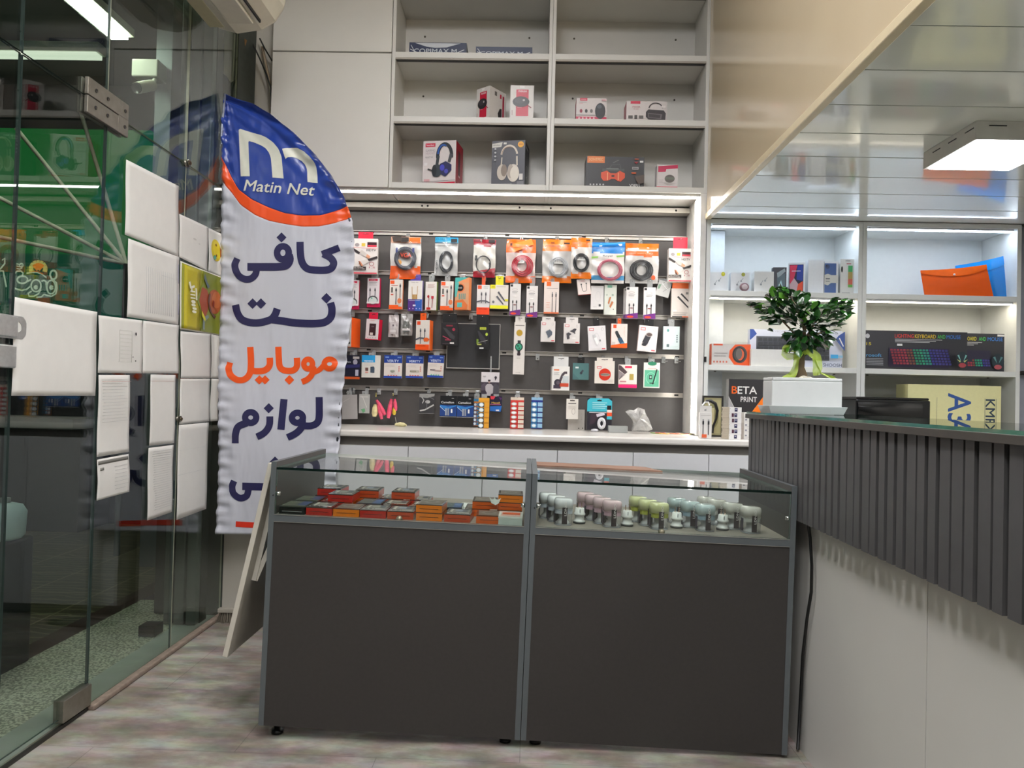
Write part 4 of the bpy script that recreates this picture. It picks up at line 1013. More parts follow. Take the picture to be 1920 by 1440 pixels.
# ================================================================ PAPERS TAPED TO THE GLASS
def paper(q, label, art=None, m=PAPER, name='paper_sheet', wav=.0016, off=.004, cat='paper'):
    q = [at(x, y, X=GX+off) for x, y in q]; tl, tr, br_, bl = q; ph = random.uniform(0, 6)
    mb = MB()
    def pt(u, v, l=0):
        p = tl.lerp(tr, u).lerp(bl.lerp(br_, u), v)
        e = wav*(math.sin(6*v+ph)+.5*math.sin(5*u+ph*2))+wav
        return p+Vector((e+l*(.0005 if wav > .001 else .0009), 0, 0))
    mb.grid(lambda u, v: pt(u, v), 12, 16, m)
    for L, c in enumerate(art or [], 1):
        if c[0] == 'r':
            _, u0, v0, u1, v1, col = c; nu = max(1, int((u1-u0)*12)); nv = max(1, int((v1-v0)*16))
            mb.grid(lambda u, v: pt(u0+(u1-u0)*u, v0+(v1-v0)*v, L), nu, nv, ink(col))
        elif c[0] == 'p': mb.add([pt(u, v, L+.5) for u, v in c[1]], [tuple(range(len(c[1])))[::-1]], ink(c[2]))
        elif c[0] == 'e':
            _, cu, cv, ru, rv, col = c; mb.add([pt(cu+ru*math.cos(2*PI*i/24), cv+rv*math.sin(2*PI*i/24), L+.5) for i in range(24)], [tuple(range(24))[::-1]], ink(col))
        elif c[0] == 't':
            _, txt, u, v, hh, col, wf, vert = c; vs, fs, tw, th = text_geo(txt)
            if vert: o = [pt(u+hh*(y/th-.5), v+wf*(x/tw), L+.5) for x, y in vs]
            else: o = [pt(u+wf*x/tw, v-hh*(y/th-.5), L+.5) for x, y in vs]
            mb.add(o, fs, ink(col))
    ob = mb.build(name, o=q[2], label=label, cat=cat, group='papers taped to the glass front')
    s = ob.modifiers.new('t', 'SOLIDIFY'); s.thickness = .0003; s.offset = -1
    return ob
def lines(u0, u1, v0, v1, n, col='#a9aaa8', var=.25, h=.003):
    r_ = random.Random(n); return [('r', u0+r_.random()*.05, v0+(v1-v0)*i/n, u1-r_.random()*var*(u1-u0), v0+(v1-v0)*i/n+h, col) for i in range(n)]
paper([(27,557),(182,585),(178,742),(20,742)], 'large blank white sheet taped to the glass door near the lock')
paper([(236,299),(335,349),(334,481),(233,440)], 'blank white sheet with a curled corner, the topmost on the glass')
paper([(240,447),(336,482),(334,609),(237,594)], 'white sheet with faint sideways printing below the topmost sheet', [('r', .33+.04*i, .28-.0*i, .335+.04*i, .9, '#c2c3c4') for i in range(14)]+[('r',.945,.12,.955,.40,'#8e94b8'),('r',.945,.56,.955,.86,'#8e94b8'),('r',.6,.35,.92,.353,'#b5b6b8')])
paper([(336,401),(390,426),(389,509),(336,482)], 'white sheet left of the yellow face sticker', [('e',.5,.42,.06,.02,'#b5b3ae'),('e',.66,.48,.03,.012,'#b5b3ae')])
paper([(391,427),(418,440),(417,521),(390,509)], 'white sheet with a round yellow face sticker beside the flag', [('e',.5,.44,.34,.25,'#d9c21e'),('e',.55,.42,.28,.20,'#e3cd2a'),('e',.5,.32,.05,.03,'#7a4a10'),('e',.5,.56,.05,.03,'#7a4a10'),('p',[(.76,.34),(.84,.38),(.86,.46),(.82,.54),(.76,.56)],'#b0401c'),('e',.38,.62,.10,.05,'#4a9a8a')])
pj = [('r',.03,.02,.98,.98,'#8a8c22'),('r',.08,.03,.45,.98,'#b4a816'),('p',[(.5,.02),(.97,.02),(.97,.98),(.48,.98),(.5,.7),(.36,.5),(.5,.2)],'#7c8428'),('p',[(.48,.28),(.60,.30),(.66,.40),(.64,.62),(.58,.74),(.50,.70),(.42,.50)],'#a04422'),
      ('e',.80,.46,.17,.20,'#a6522a'),('e',.84,.42,.12,.14,'#c06a3a'),('p',[(.64,.36),(.68,.34),(.66,.52),(.74,.66),(.84,.70),(.80,.74),(.66,.62),(.62,.48)],'#5a2e22'),('p',[(.74,.44),(.78,.46),(.78,.56),(.74,.54)],'#8a2a1c'),
      ('p',[(.52,.06),(.58,.18),(.64,.24),(.60,.28),(.50,.14)],'#5a6a70'),('p',[(.50,.76),(.62,.70),(.64,.74),(.54,.82),(.54,.95),(.50,.95)],'#7a8a86'),('p',[(.46,.66),(.56,.78),(.54,.82),(.46,.74)],'#c9c32a')]
jt = [('p',[(.14,.28),(.17,.26),(.20,.36),(.17,.37)],'#d9d8c4'),('p',[(.19,.33),(.26,.30),(.27,.33),(.21,.36),(.22,.40),(.19,.40)],'#d9d8c4'),('p',[(.28,.34),(.31,.34),(.33,.52),(.30,.52)],'#d9d8c4')]+[('p',[(.16,.40+.05*i),(.27,.39+.05*i),(.27,.41+.05*i),(.16,.42+.05*i)],'#d9d8c4') for i in range(3)]+[('e',.22,.56,.05,.025,'#d9d8c4'),('e',.22,.61,.05,.02,'#d9d8c4'),('e',.24,.66,.05,.02,'#d9d8c4'),('e',.23,.71,.05,.02,'#d9d8c4')]
paper([(338,489),(417,520),(412,629),(337,617)], 'yellow green picture poster lying on its side, showing a laughing face', pj+jt, P('#cfcfc0', .6), 'poster', cat='poster', wav=.0003)
paper([(185,591),(267,601),(266,700),(184,699)], 'white sheet with a small printed table and a black dot, lower left of the pane', [('r',.44,.22,.445,.8,'#b3b4a8'),('r',.72,.22,.725,.8,'#b3b4a8')]+[('r',.44,.22+.072*i,.72,.224+.072*i,'#b9baae') for i in range(9)]+[('e',.79,.27,.02,.03,'#1c1c1c'),('e',.79,.77,.014,.016,'#4a4a48'),('e',.72,.70,.012,.012,'#777')][:2]+[('e',.72,.70,.012,.012,'#777777')])
paper([(268,601),(335,610),(334,700),(266,700)], 'blank white sheet right of the sheet with the black dot')
paper([(338,621),(395,626),(394,709),(338,709)], 'blank white sheet directly below the yellow poster')
paper([(396,626),(412,630),(410,709),(395,709)], 'narrow blank sheet beside the flag, below the yellow poster')
paper([(184,703),(243,703),(242,847),(181,857)], 'long white form with printed lines hanging left of the dark gap', lines(.08,.95,.06,.62,14)+[('r',.05,.08,.98,.084,'#c58f86')])
paper([(182,862),(241,851),(242,922),(181,939)], 'white form with a dark grey header bar, lowest on the left', [('r',.03,.05,.97,.14,'#6c6c66'),('r',.08,.22,.2,.29,'#777770')]+lines(.5,.95,.25,.92,7,'#98989a',.3,.006))
paper([(282,702),(329,703),(326,831),(279,836)], 'blank white sheet hanging right of the dark gap', [('r',.02,.09,.98,.094,'#c0908a')])
paper([(278,840),(325,834),(322,960),(275,976)], 'white sheet full of faint writing lines, below the sheet right of the dark gap', lines(.14,.95,.06,.9,26,'#b4b5b5',.15,.004))
paper([(338,710),(394,710),(392,790),(335,796)], 'blank white sheet above the folded one near the flag')
paper([(335,797),(391,792),(386,954),(330,975)], 'long white sheet with fold creases, lowest beside the flag', [('r',.02,.53,.98,.533,'#bcbdbb'),('r',.02,.27,.98,.272,'#c4c5c3')])
paper([(395,710),(410,710),(407,789),(393,790)], 'narrow blank sheet beside the flag, level with the orange lettering')
# ================================================================ ACCESSORIES
def item(name, label, cat, bx, art=(), base='#d8d6d2', th=.02, Y=4.105, rot=0, yaw=0, group=None, tab=None, side=None, rest=None, row=None, hook=None, bottom=None, tabw=.03, lean=0):
    x0, y0, x1, y1 = bx
    c = at((x0+x1)/2, (y0+y1)/2, Y=Y); w = (x1-x0)*Y/F; h = (y1-y0)*Y/F
    if rest is not None:
        top = c.z+h/2; h = top-rest-.0006; c.z = rest+.0006+h/2
    sm = ink(side or base); bm = ink(base)
    mb = MB().box(-w/2, w/2, 0, th, -h/2, h/2, bm, mats=[ink(bottom) if bottom else sm, sm, bm, sm, sm, sm])
    mb.art(list(art), w, h)
    hooked = row is not None
    zp = ZR[row]-.030 if hooked else None
    need = hooked and (c.z+h/2 < zp+.006)
    if need or tab:
        root = thing(name, label, cat, c, group, rot=(lean, rot, yaw), local=True)
        mb.build('box_body' if th > .008 else 'card', root)
        tz = max((zp+.010-c.z) if need else 0, h/2+.012)
        tm = ink(tab) if tab else P('#b9bcbc', .15, alpha=.55, name='clear_tab')
        t_ = MB().box(-tabw/2, tabw/2, .003, .0045, h/2-.006, tz, tm)
        if hooked and tab: t_.art([('r', .3, .35, .7, .5, '#2a2422')], tabw, .02, Matrix.Translation((0, .003, tz-.012)))
        t_.build('hang_tab', root)
    else:
        root = mb.build(name, o=(0,0,0), label=label, cat=cat, group=group, loc=c, rot=(lean, rot, yaw))
    if hooked: hookit(c.x if hook is None else c.x+hook, row, Y, label, need)
    return root, c, w, h
HOOKM = P('#cfd2d2', .12, .6, noise=.02, name='hook_metal')
HPROTO = {}
def hookit(x, row, Y, label, vis=True, ln=None):
    z = ZR[row]
    ln = ln or YB-.02-(Y-.008)
    key = round(ln, 3)
    lab = 'small metal slatwall hook holding the '+' '.join(label.split()[:10]) if label[:5] != 'empty' else label
    if key in HPROTO: o = copy_tree(HPROTO[key])
    else:
        o = thing('wall_hook', None, None, (0,0,0), local=True); HPROTO[key] = o
        MB().box(-.011, .011, -.004, 0, -.032, .004, HOOKM).build('plate', o, bevel=.001)
        MB().tube([(0, -.002, -.018), (0, -ln+.004, -.0295), (0, -ln, -.0285), (0, -ln-.004, -.026)], .0022, CHROME, 6).build('prong', o)
    o.location = (x, YB-.0205, z-.006)
    return tag(o, lab, 'hook', 'hooks on the slatwall')
def cab2(u1, u2, v0, v1, col='#2b2a2c', w=.05, plug=.12):
    a = []
    for u in (u1, u2): a += [('r', u-w*.5, v0+plug, u+w*.5, v1, col), ('r', u-w, v0+plug*.35, u+w, v0+plug, col), ('r', u-w*.8, v0, u+w*.8, v0+plug*.35, '#8a8a8c')]
    return a
def barcode(u0, v0, u1, v1, n=9): return [('r', u0, v0, u1, v1, '#d6d6d2')]+[('r', u0+(u1-u0)*(.1+.8*i/n), v0+(v1-v0)*.2, u0+(u1-u0)*(.1+.8*i/n+(.02 if i % 2 else .045)), v0+(v1-v0)*.8, '#3a3a3a') for i in range(n)]
def txl(u0, u1, v0, v1, n, col='#8c8c8c', h=.012): return [('r', u0, v0+(v1-v0)*i/max(n-1,1), u1-(.12*(u1-u0) if i % 2 else 0), v0+(v1-v0)*i/max(n-1,1)+h, col) for i in range(n)]

def pouch(label, bx, bands, coil=None, Y=4.10, rot=0, yaw=0, name='cable_pouch', art=(), body='#c9c7c3', row=0, group='cable pouches on the top rail', seed=1, puff=.012, film=True, rest=None):
    """plastic pouch: bands = [(v0, v1, colour)]; coil = dict of a cable roll lying inside"""
    x0, y0, x1, y1 = bx; c = at((x0+x1)/2, (y0+y1)/2, Y=Y); w = (x1-x0)*Y/F; h = (y1-y0)*Y/F
    if rest is not None:
        top = c.z+h/2; h = top-rest-.001; c.z = rest+.001+h/2
    root = thing(name, label, 'pouch', c, group, rot=(0, rot, yaw), local=True)
    rs = random.Random(seed); ph = [rs.uniform(0, 6) for _ in range(8)]
    bm = P(body, .28, noise=.10, scale=25, coat=.2, name='plastic_film_back')
    def wr(u, v): return .0022*(math.sin(11*u+7*v+ph[0])+math.sin(17*v-9*u+ph[1])+.7*math.sin(23*u+ph[2])*math.sin(19*v+ph[3]))
    def puf(u, v): return puff*max(0, (math.sin(PI*u)**.5)*(math.sin(PI*min(1, max(0, (v-.12)/.88)))**.5)) if 0 < u < 1 else 0
    def mf(u, v):
        for a, b, col in bands:
            if a <= v+.012*math.sin(7*u+ph[4]) <= b: return P(col, .3, noise=.10, scale=30, coat=.15)
        return bm
    ex = lambda v: .012*math.sin(9*v+ph[5])
    def fn(u, v): return ((u-.5+ex(v)*(1 if u > .5 else -1)*abs(2*u-1))*w, .010-puf(u, v)*.35-wr(u, v)*.5, (.5-v)*h)
    def back(u, v): return ((u-.5)*w*.985, .012+puf(u, v)*.3, (.5-v)*h*.99)
    MB().grid(fn, 20, 26, bm, True, mf).grid(lambda u, v: back(1-u, v), 8, 10, bm).build('bag', root)
    if art:
        MB().art(list(art), w, h, Matrix.Translation((0, -.003, 0))).build('print', root)
    if coil:
        mb = MB(); cm = P(coil['col'], .35, noise=.08); n = coil.get('n', 4)
        for i in range(n):
            rx = coil['rx']*w*(1-.10*i); rz = coil['rz']*h*(1-.08*i); cx_ = (coil.get('cu', .5)-.5)*w+rs.uniform(-.002,.002); cz_ = (.5-coil.get('cv', .55))*h+rs.uniform(-.002,.002)
            rr = coil.get('r', .0028); yy = -.003-.0022*(i % 2)
            mb.tube([(cx_+rx*math.cos(2*PI*k/22), yy-.001*math.sin(k+i), cz_+rz*math.sin(2*PI*k/22)) for k in range(22)], rr, cm, 6, closed=True)
        mb.build('cable', root)
        for (pu, pv, pc) in coil.get('plugs', ()):
            MB().box((pu-.5)*w-.006, (pu-.5)*w+.006, -.011, -.002, (.5-pv)*h-.014, (.5-pv)*h+.014, ink(pc)).build('plug', root, bevel=.002)
    if film:
        MB().grid(lambda u, v: ((u-.5)*w*.99, -.010-puf(u, .12+v*.86)*.35-wr(u, v)*.8, (.5-(.13+v*.85))*h), 18, 22, FILM).build('film', root)
    if row is not None: hookit(c.x, row, Y+.004, label)
    return root

G1r, G2r, G3r, G4r, G5r = 'cable pouches on the top rail', 'packages on the second rail', 'packages on the third rail', 'packages on the fourth rail', 'packages on the fifth rail'
# ------- row 1
hd = [('r',0,.09,1,.30,'#cfcac6'),('r',.58,.10,.96,.235,'#35131c'),('r',.60,.18,.95,.23,'#c73a4a'),('e',.17,.18,.09,.05,'#8a8485'),('r',.35,.13,.50,.22,'#c8ad3c'),('l',[(.0,.25),(1,.28)],.012,'#c8384a'),('t','HDTV',.56,.325,.065,'#3a3436',.38),
      ('l',[(.0,.30),(.28,.42)],.09,'#2a2526'),('p',[(.28,.36),(.38,.33),(.62,.45),(.58,.53),(.38,.48)],'#b9b3ae'),('p',[(.58,.44),(.72,.50),(.68,.57),(.54,.53)],'#c98d6e'),
      ('l',[(1,.52),(.6,.62)],.09,'#2a2526'),('p',[(.60,.58),(.68,.66),(.44,.76),(.30,.72),(.34,.64)],'#c4beb9'),('p',[(.28,.64),(.34,.66),(.44,.77),(.38,.80),(.26,.72)],'#b97858'),('l',[(.26,.65),(.38,.80)],.03,'#4a2418'),
      ('r',0,.80,.56,.89,'#2a2322'),('t','High Quality',.03,.825,.03,'#d6d0cc',.42),('t','Extension Cable',.03,.865,.03,'#d6d0cc',.48),('o',.78,.72,.09,.055,.02,'#8a3038'),('t','1.5',.68,.82,.05,'#a8606a',.25),('r',.0,.965,1,1,'#c9404e')]
item('cable_box', 'leftmost white cable box with grey plug pictures, half behind the flag', 'box', (661,447,708,514), hd, '#cdc8c5', .03, tab='#d8203a', tabw=.085, row=0, Y=4.08, group='white cable boxes with plug pictures')
item('cable_box', 'rightmost white cable box with grey plug pictures under a red tab', 'box', (1254,466,1296,528), hd, '#d4cfca', .05, tab='#e0203c', tabw=.08, row=0, Y=4.06, group='white cable boxes with plug pictures')
pouch('orange and white pouch with a dark monitor cable and a red lettered oval', (731,443,789,523), [(0,.16,'#c9977c'),(.70,1,'#e0590e')], dict(col='#3d414c', rx=.33, rz=.25, cv=.52, n=3, r=.007, plugs=((.22,.33,'#3d4784'),(.76,.33,'#3d4784'))), seed=2,
      art=[('r',.62,.03,.98,.155,'#e0620f'),('r',.35,.02,.6,.13,'#2b2725'),('p',[(.05,.02),(.35,.0),(.4,.1),(.1,.13)],'#3a332f'),('e',.52,.44,.21,.09,'#3a1210'),('t','VGA',.34,.445,.10,'#e8502a',.36),('e',.30,.62,.09,.06,'#d79a4c')])
pouch('silver pouch with a blue header and a black cable roll', (815,444,858,517), [(0,.155,'#2b9ccb')], dict(col='#2a2f36', rx=.30, rz=.27, cu=.52, cv=.64, n=4, r=.003), seed=3, body='#b9bab9',
      art=[('r',.70,.05,.97,.14,'#1d1f22'),('t','D-SERT',.06,.06,.045,'#1c4f6e',.5),('r',0,.15,1,.175,'#18384a'),('t','KABEL ORIGINAL',.10,.62,.05,'#2f3336',.66,-90)])
pouch('white pouch with a maroon header and a short black adapter cable', (887,448,929,520), [(0,.17,'#9c2030'),(.84,1,'#a82434')], dict(col='#2c2a30', rx=.32, rz=.22, cu=.46, cv=.66, n=1, r=.0035, plugs=((.14,.50,'#38393b'),(.76,.68,'#38393b'))), seed=4, body='#c9c6bf',
      art=[('r',.68,.02,.96,.10,'#241f20'),('r',.02,.045,.4,.07,'#4a0f1a'),('r',.73,.80,.94,.86,'#d8bcb8'),('p',[(0,.86),(1,.76),(1,.86)],'#a82434')])
pouch('orange headed pouch with a coiled red network cable', (949,448,1004,530), [(0,.30,'#ec6a0a'),(.83,1,'#e8650c')], dict(col='#b22a3c', rx=.36, rz=.24, cu=.55, cv=.62, n=6, r=.0035), seed=5, body='#cdbdb8',
      art=[('p',[(.2,.12),(.85,-.01),(.92,.12),(.22,.32)],'#f0861e'),('t','network cable',.24,.20,.04,'#b4480a',.5,8),('r',.12,.1,.2,.16,'#5c2208')]+barcode(.34,.40,.62,.56))
pouch('orange headed pouch with a coiled pale grey network cable', (1017,448,1072,530), [(0,.27,'#ee7a10'),(.86,1,'#e8760e')], dict(col='#a6a9ad', rx=.32, rz=.23, cu=.55, cv=.64, n=5, r=.0033), seed=6, body='#bfbdba',
      art=[('t','NETWORK CABLE',.08,.165,.045,'#7a3508',.54),('r',.72,.08,.92,.12,'#3a1a0c'),('r',.28,.08,.40,.11,'#7a3508')]+barcode(.34,.43,.72,.57)+[('r',.42,.77,.62,.82,'#c9c9c6')])
pouch('smaller orange headed pouch with a black network cable, overlapping its grey neighbour', (1071,445,1110,522), [(0,.24,'#ee6e10'),(.86,1,'#e8760e')], dict(col='#17181c', rx=.37, rz=.22, cu=.5, cv=.62, n=4, r=.0036), seed=7, Y=4.06, body='#c6c2be',
      art=[('t','network',.05,.14,.05,'#7a3508',.4),('r',.70,.05,.9,.09,'#3a1a0c')]+barcode(.28,.42,.75,.56))
pouch('blue topped bag with a pink cable ring, script lettering on its face', (1109,454,1171,531), [(0,.26,'#1a78c4'),(.83,.93,'#2c86b8')], dict(col='#b0566a', rx=.37, rz=.25, cu=.56, cv=.68, n=3, r=.0036), seed=8, Y=4.07, body='#d4cfcb',
      art=[('p',[(0,.06),(1,-.01),(1,.03),(0,.10)],'#2b8ad0'),('t','Royal',.34,.345,.06,'#3a4a54',.28),('p',[(0,.36),(.2,.35),(.2,.39),(0,.41)],'#7db04a'),('p',[(.74,.33),(.98,.31),(.98,.35),(.76,.37)],'#7db04a')])
pouch('pouch with two orange stripes and a thick black cable roll', (1173,456,1235,531), [(0,.14,'#ea6c12'),(.20,.32,'#e0621a')], dict(col='#24262a', rx=.34, rz=.25, cu=.48, cv=.68, n=6, r=.0042), seed=9, body='#bdbbb8',
      art=[('t','MONITOR',.1,.045,.03,'#6a2808',.25),('t','HIGH SPEED CABLE',.12,.26,.03,'#f0b090',.7),('e',.84,.86,.06,.06,'#d8582a')])
# ------- row 2
pk = [('r',0,.86,1,1,'#c4134e'),('r',.12,.03,.84,.10,'#cc2a4c'),('t','cable',.16,.065,.03,'#f0d0d8',.5)]+txl(.15,.8,.15,.24,3)+cab2(.24,.66,.34,.66,'#33343a',.055)+[('e',.5,.76,.40,.15,'#4a4b50'),('e',.5,.78,.34,.12,'#c6cfcc'),('r',0,.82,1,.88,'#d8d2d2'),('e',.42,.70,.05,.03,'#3fa487')]
item('cable_box', 'white and pink slim cable box mostly behind the flag edge', 'box', (650,525,673,580), pk, '#d6d0d2', .02, row=1, side='#c4134e', group=G2r)
item('cable_box', 'white and pink slim cable box hanging alone near the flag', 'box', (688,521,712,576), pk, '#d6d0d2', .025, row=1, side='#c4134e', yaw=-.12, group=G2r)
def wo(bot='#ea5a12'): return [('r',.04,.03,.36,.15,'#e85a28'),('r',.12,.19,.62,.21,'#b0584a'),('r',.12,.26,.25,.44,'#5a5652'),('r',.10,.48,.30,.53,'#d86a58')]+cab2(.82,.82,.14,.62,'#2e3038',.055)+cab2(.52,.52,.28,.84,'#2e3038',.06)+[('e',.80,.72,.16,.09,'#d87a4c'),('r',.68,.82,.95,.89,'#c9c2ba'),('r',0,.86,.72,1,bot),('r',0,.92,1,1,bot)]
item('cable_box', 'white cable box with an orange base under the dark monitor cable pouch', 'box', (730,524,755,580), wo(), '#dcd6cf', .022, row=1, side='#e08a62', group=G2r, yaw=-.08)
item('cable_box', 'cable box with a braided golden cable over a purple and blue base', 'box', (765,526,792,583), [('t','charger cable',.2,.055,.03,'#777777',.5),('l',[(.26,.20),(.30,.62)],.04,'#a88448'),('l',[(.66,.18),(.62,.62)],.04,'#b08a4a'),('r',.28,.46,.66,.66,'#a88040')]+[('l',[(.34+.1*i,.47),(.34+.1*i,.66)],.02,'#d6c49a') for i in range(4)]+[('r',0,.62,.52,1,'#53307e'),('r',.5,.62,1,1,'#2c5ab0'),('t','CHARGING CABLE',.06,.655,.03,'#d9d6ea',.8),('r',.36,.80,.56,.85,'#d9d6ea')]+[('e',.14+.24*i,.93,.04,.02,'#b7a8dc') for i in range(4)], '#dbd8d2', .03, row=1, side='#8e7fb8', tab='#5a49a8', tabw=.06, group=G2r, yaw=-.1)
item('earphone_box', 'white box with red earphone plugs and a green edge patch', 'box', (797,528,819,582), txl(.2,.8,.09,.20,4,'#c09a98')+[('l',[(.30,.52),(.34,.60),(.28,.92)],.06,'#8a2f30'),('e',.28,.52,.10,.05,'#a8222a'),('l',[(.66,.56),(.62,.92)],.06,'#8a2f30'),('r',.54,.50,.76,.60,'#b8303a'),('r',.14,.90,.5,.98,'#c0281e')], '#dcd6d0', .03, row=1, side='#86a05a', group=G2r, yaw=-.16)
item('cable_box', 'white cable box with an orange base beside the teal tent box', 'box', (826,527,850,582), wo(), '#dcd6cf', .022, row=1, side='#e08a62', group=G2r)
item('earphone_box', 'teal and orange flat box with a round black logo', 'box', (852,520,880,581), [('p',[(0,0),(1,0),(1,.02),(.0,.18)],'#4db3ae'),('p',[(1,0),(1,.16),(.1,.16)],'#e89a6a'),('e',.38,.32,.32,.14,'#e08050'),('e',.38,.32,.24,.105,'#1c1a1a'),('t','365',.24,.32,.05,'#e6dcd6',.28),('p',[(.0,.14),(.3,.16),(.12,.6),(0,.6)],'#5fb9b2')]+[('r',.3+.14*i,.50,.36+.14*i,.68,'#4a9f9c') for i in range(4)]+[('p',[(0,.72),(.6,.68),(.95,.86),(.9,1),(0,1)],'#e07a44'),('r',.2,.78,.55,.92,'#5fb9b2')], '#dda37c', .04, row=1, side='#e08a58', group=G2r, yaw=-.3, Y=4.09)
item('cable_box', 'white cable box with two plugs over a bright orange base under the maroon headed pouch', 'box', (894,534,918,590), [('r',.06,.02,.36,.14,'#e0562c')]+txl(.5,.9,.05,.10,2)+cab2(.36,.70,.24,.62,'#46464c',.055)+[('l',[(0,.58),(.3,.54),(.7,.54),(1,.6)],.10,'#54545e'),('r',0,.76,1,1,'#f0440e'),('t','DATA CABLE',.15,.81,.035,'#8a2408',.7)], '#dad7d6', .02, row=1, tab='#e0572c', tabw=.02, group=G2r, side='#e0572c')
item('cable_box', 'square yellow and white box with two slanted grey plugs', 'box', (919,534,953,579), [('r',0,0,.28,.16,'#dcd424'),('t','cable',.06,.08,.05,'#8a8a20',.18),('r',.34,.06,.85,.09,'#bdb8ae'),('p',[(.40,.32),(.48,.27),(.84,.66),(.80,.70)],'#55555c'),('p',[(.32,.50),(.40,.45),(.76,.80),(.72,.84)],'#55555c'),('e',.18,.72,.07,.055,'#707074'),('r',.82,.60,1,.68,'#d6d020'),('r',0,.86,1,1,'#e0dc1c')], '#d6cfc8', .018, row=1, tab='#dcd61c', tabw=.045, group=G2r)
pu = [('r',.05,.02,.26,.09,'#26272b')]+[('o',.45,.18,.25,.03,.02,'#a89a98')]+txl(.2,.75,.24,.28,2)+[('r',.3,.38,.6,.42,'#e8e4e0')]+cab2(.28,.64,.52,.92,'#2a2b2e',.06,.09)+[('r',.35,.66,.58,.69,'#7a3a3a'),('p',[(0,.88),(1,.82),(1,1),(0,1)],'#6b2a7c'),('e',.36,.95,.28,.035,'#e8492e')]
for bx, lb, yw in (((956,532,976,591),'white slim cable box with a purple base, left one under the red network cable', -.05), ((987,536,1008,595),'white slim cable box with a purple base, right one under the red network cable', 0), ((1174,538,1196,597),'front white slim box with a purple base in the stack below the black roll', -.1), ((1207,539,1229,598),'white slim cable box with a purple base near the crumpled silver card', -.06)):
    item('cable_box', lb, 'box', bx, pu, '#d9d5d3', .024 if 'stack' in lb else .02, row=1, group='slim white cable boxes with purple bases', yaw=yw)
for k in range(2): item('cable_box', ('middle' if k == 0 else 'rear')+' white slim box with a purple base in the stack below the black roll', 'box', (1171-2*k,540+k,1193-2*k,597), pu, '#d0ccca', .018, Y=4.134+.0225*k, row=None, group='slim white cable boxes with purple bases', yaw=-.04)
item('cable_box', 'tall white cable box with an orange square below the grey network cable', 'box', (1020,528,1048,588), [('r',.16,.01,.46,.14,'#ea6a1c'),('r',.16,.20,.92,.215,'#9a948e')]+cab2(.56,.80,.33,1.0,'#5c5a5c',.045,.15)+txl(.15,.4,.66,.80,3,'#d8927c')+[('r',0,.96,1,1,'#d86a3a')], '#dccfc8', .03, row=1, side='#e09070', group=G2r)
item('adapter_box', 'small tilted white box with a looped cable drawing and a pink base', 'box', (1083,523,1107,552), [('l',[(.3,.35),(.35,.72),(.42,.80),(.6,.80),(.68,.72),(.7,.30)],.04,'#3c4244'),('r',.25,.30,.36,.38,'#3c4244'),('r',.64,.26,.75,.34,'#3c4244'),('t','hoco',.3,.12,.06,'#c96a6a',.25)], '#dccfca', .03, rot=-.12, row=1, Y=4.08, bottom='#b83c44', group=G2r)
item('charger_box', 'plain white upright box with faint outlines left of the greenish box', 'box', (1108,536,1132,580), [('o',.55,.45,.18,.22,.015,'#c2bfc0'),('r',.16,.86,.46,.92,'#cfcccb'),('r',.62,.78,.78,.88,'#45474a')], '#d9d6d5', .02, row=1, group=G2r, tab='#2c2a2a', tabw=.03)
item('cable_box', 'pale green and white upright box with two copper coloured plugs', 'box', (1133,534,1156,590), [('r',.24,.01,.62,.10,'#7cb49c'),('e',.2,.34,.08,.035,'#b2bdb2'),('e',.68,.34,.09,.04,'#a4b5a6'),('p',[(.42,.42),(.56,.40),(.40,.66),(.28,.62)],'#b8744c'),('p',[(.62,.54),(.76,.58),(.52,.78),(.42,.72)],'#b8744c'),('p',[(.28,.62),(.34,.64),(.18,.98),(.10,.98)],'#cfd2cf'),('p',[(.44,.74),(.5,.77),(.34,.98),(.28,.98)],'#cfd2cf'),('e',.75,.82,.04,.02,'#5a6a62')], '#d2d6cc', .03, row=1, group=G2r, yaw=.08)
item('foil_card', 'crumpled silvery card hanging tilted beside the end panel', 'card', (1232,527,1257,556), [('p',[(.05,.3),(.25,.25),(.2,.55),(.05,.6)],'#7a9a84'),('l',[(.3,.2),(.8,.5)],.03,'#f0f0ee'),('l',[(.5,.7),(.9,.3)],.03,'#8f9290')]+txl(.35,.85,.3,.5,3,'#a2a6a8'), '#bbbcba', .004, rot=.25, row=1, Y=4.12, group=G2r)
item('cable_box', 'white box with two black slanted plugs under an orange header near the end panel', 'box', (1259,541,1293,595), [('p',[(.30,.30),(.38,.26),(.98,.66),(.98,.72)],'#26262a'),('p',[(.48,.20),(.56,.16),(.98,.44),(.98,.50)],'#26262a'),('r',.78,.12,.92,.2,'#7a7672'),('r',.1,.74,.3,.8,'#e4dfda'),('r',.05,.96,.6,1,'#33302f'),('r',.6,.96,.95,1,'#d8602c')]+txl(.1,.9,.84,.9,2), '#d2c9c2', .02, row=1, tab='#ee6a1a', tabw=.095, group=G2r)
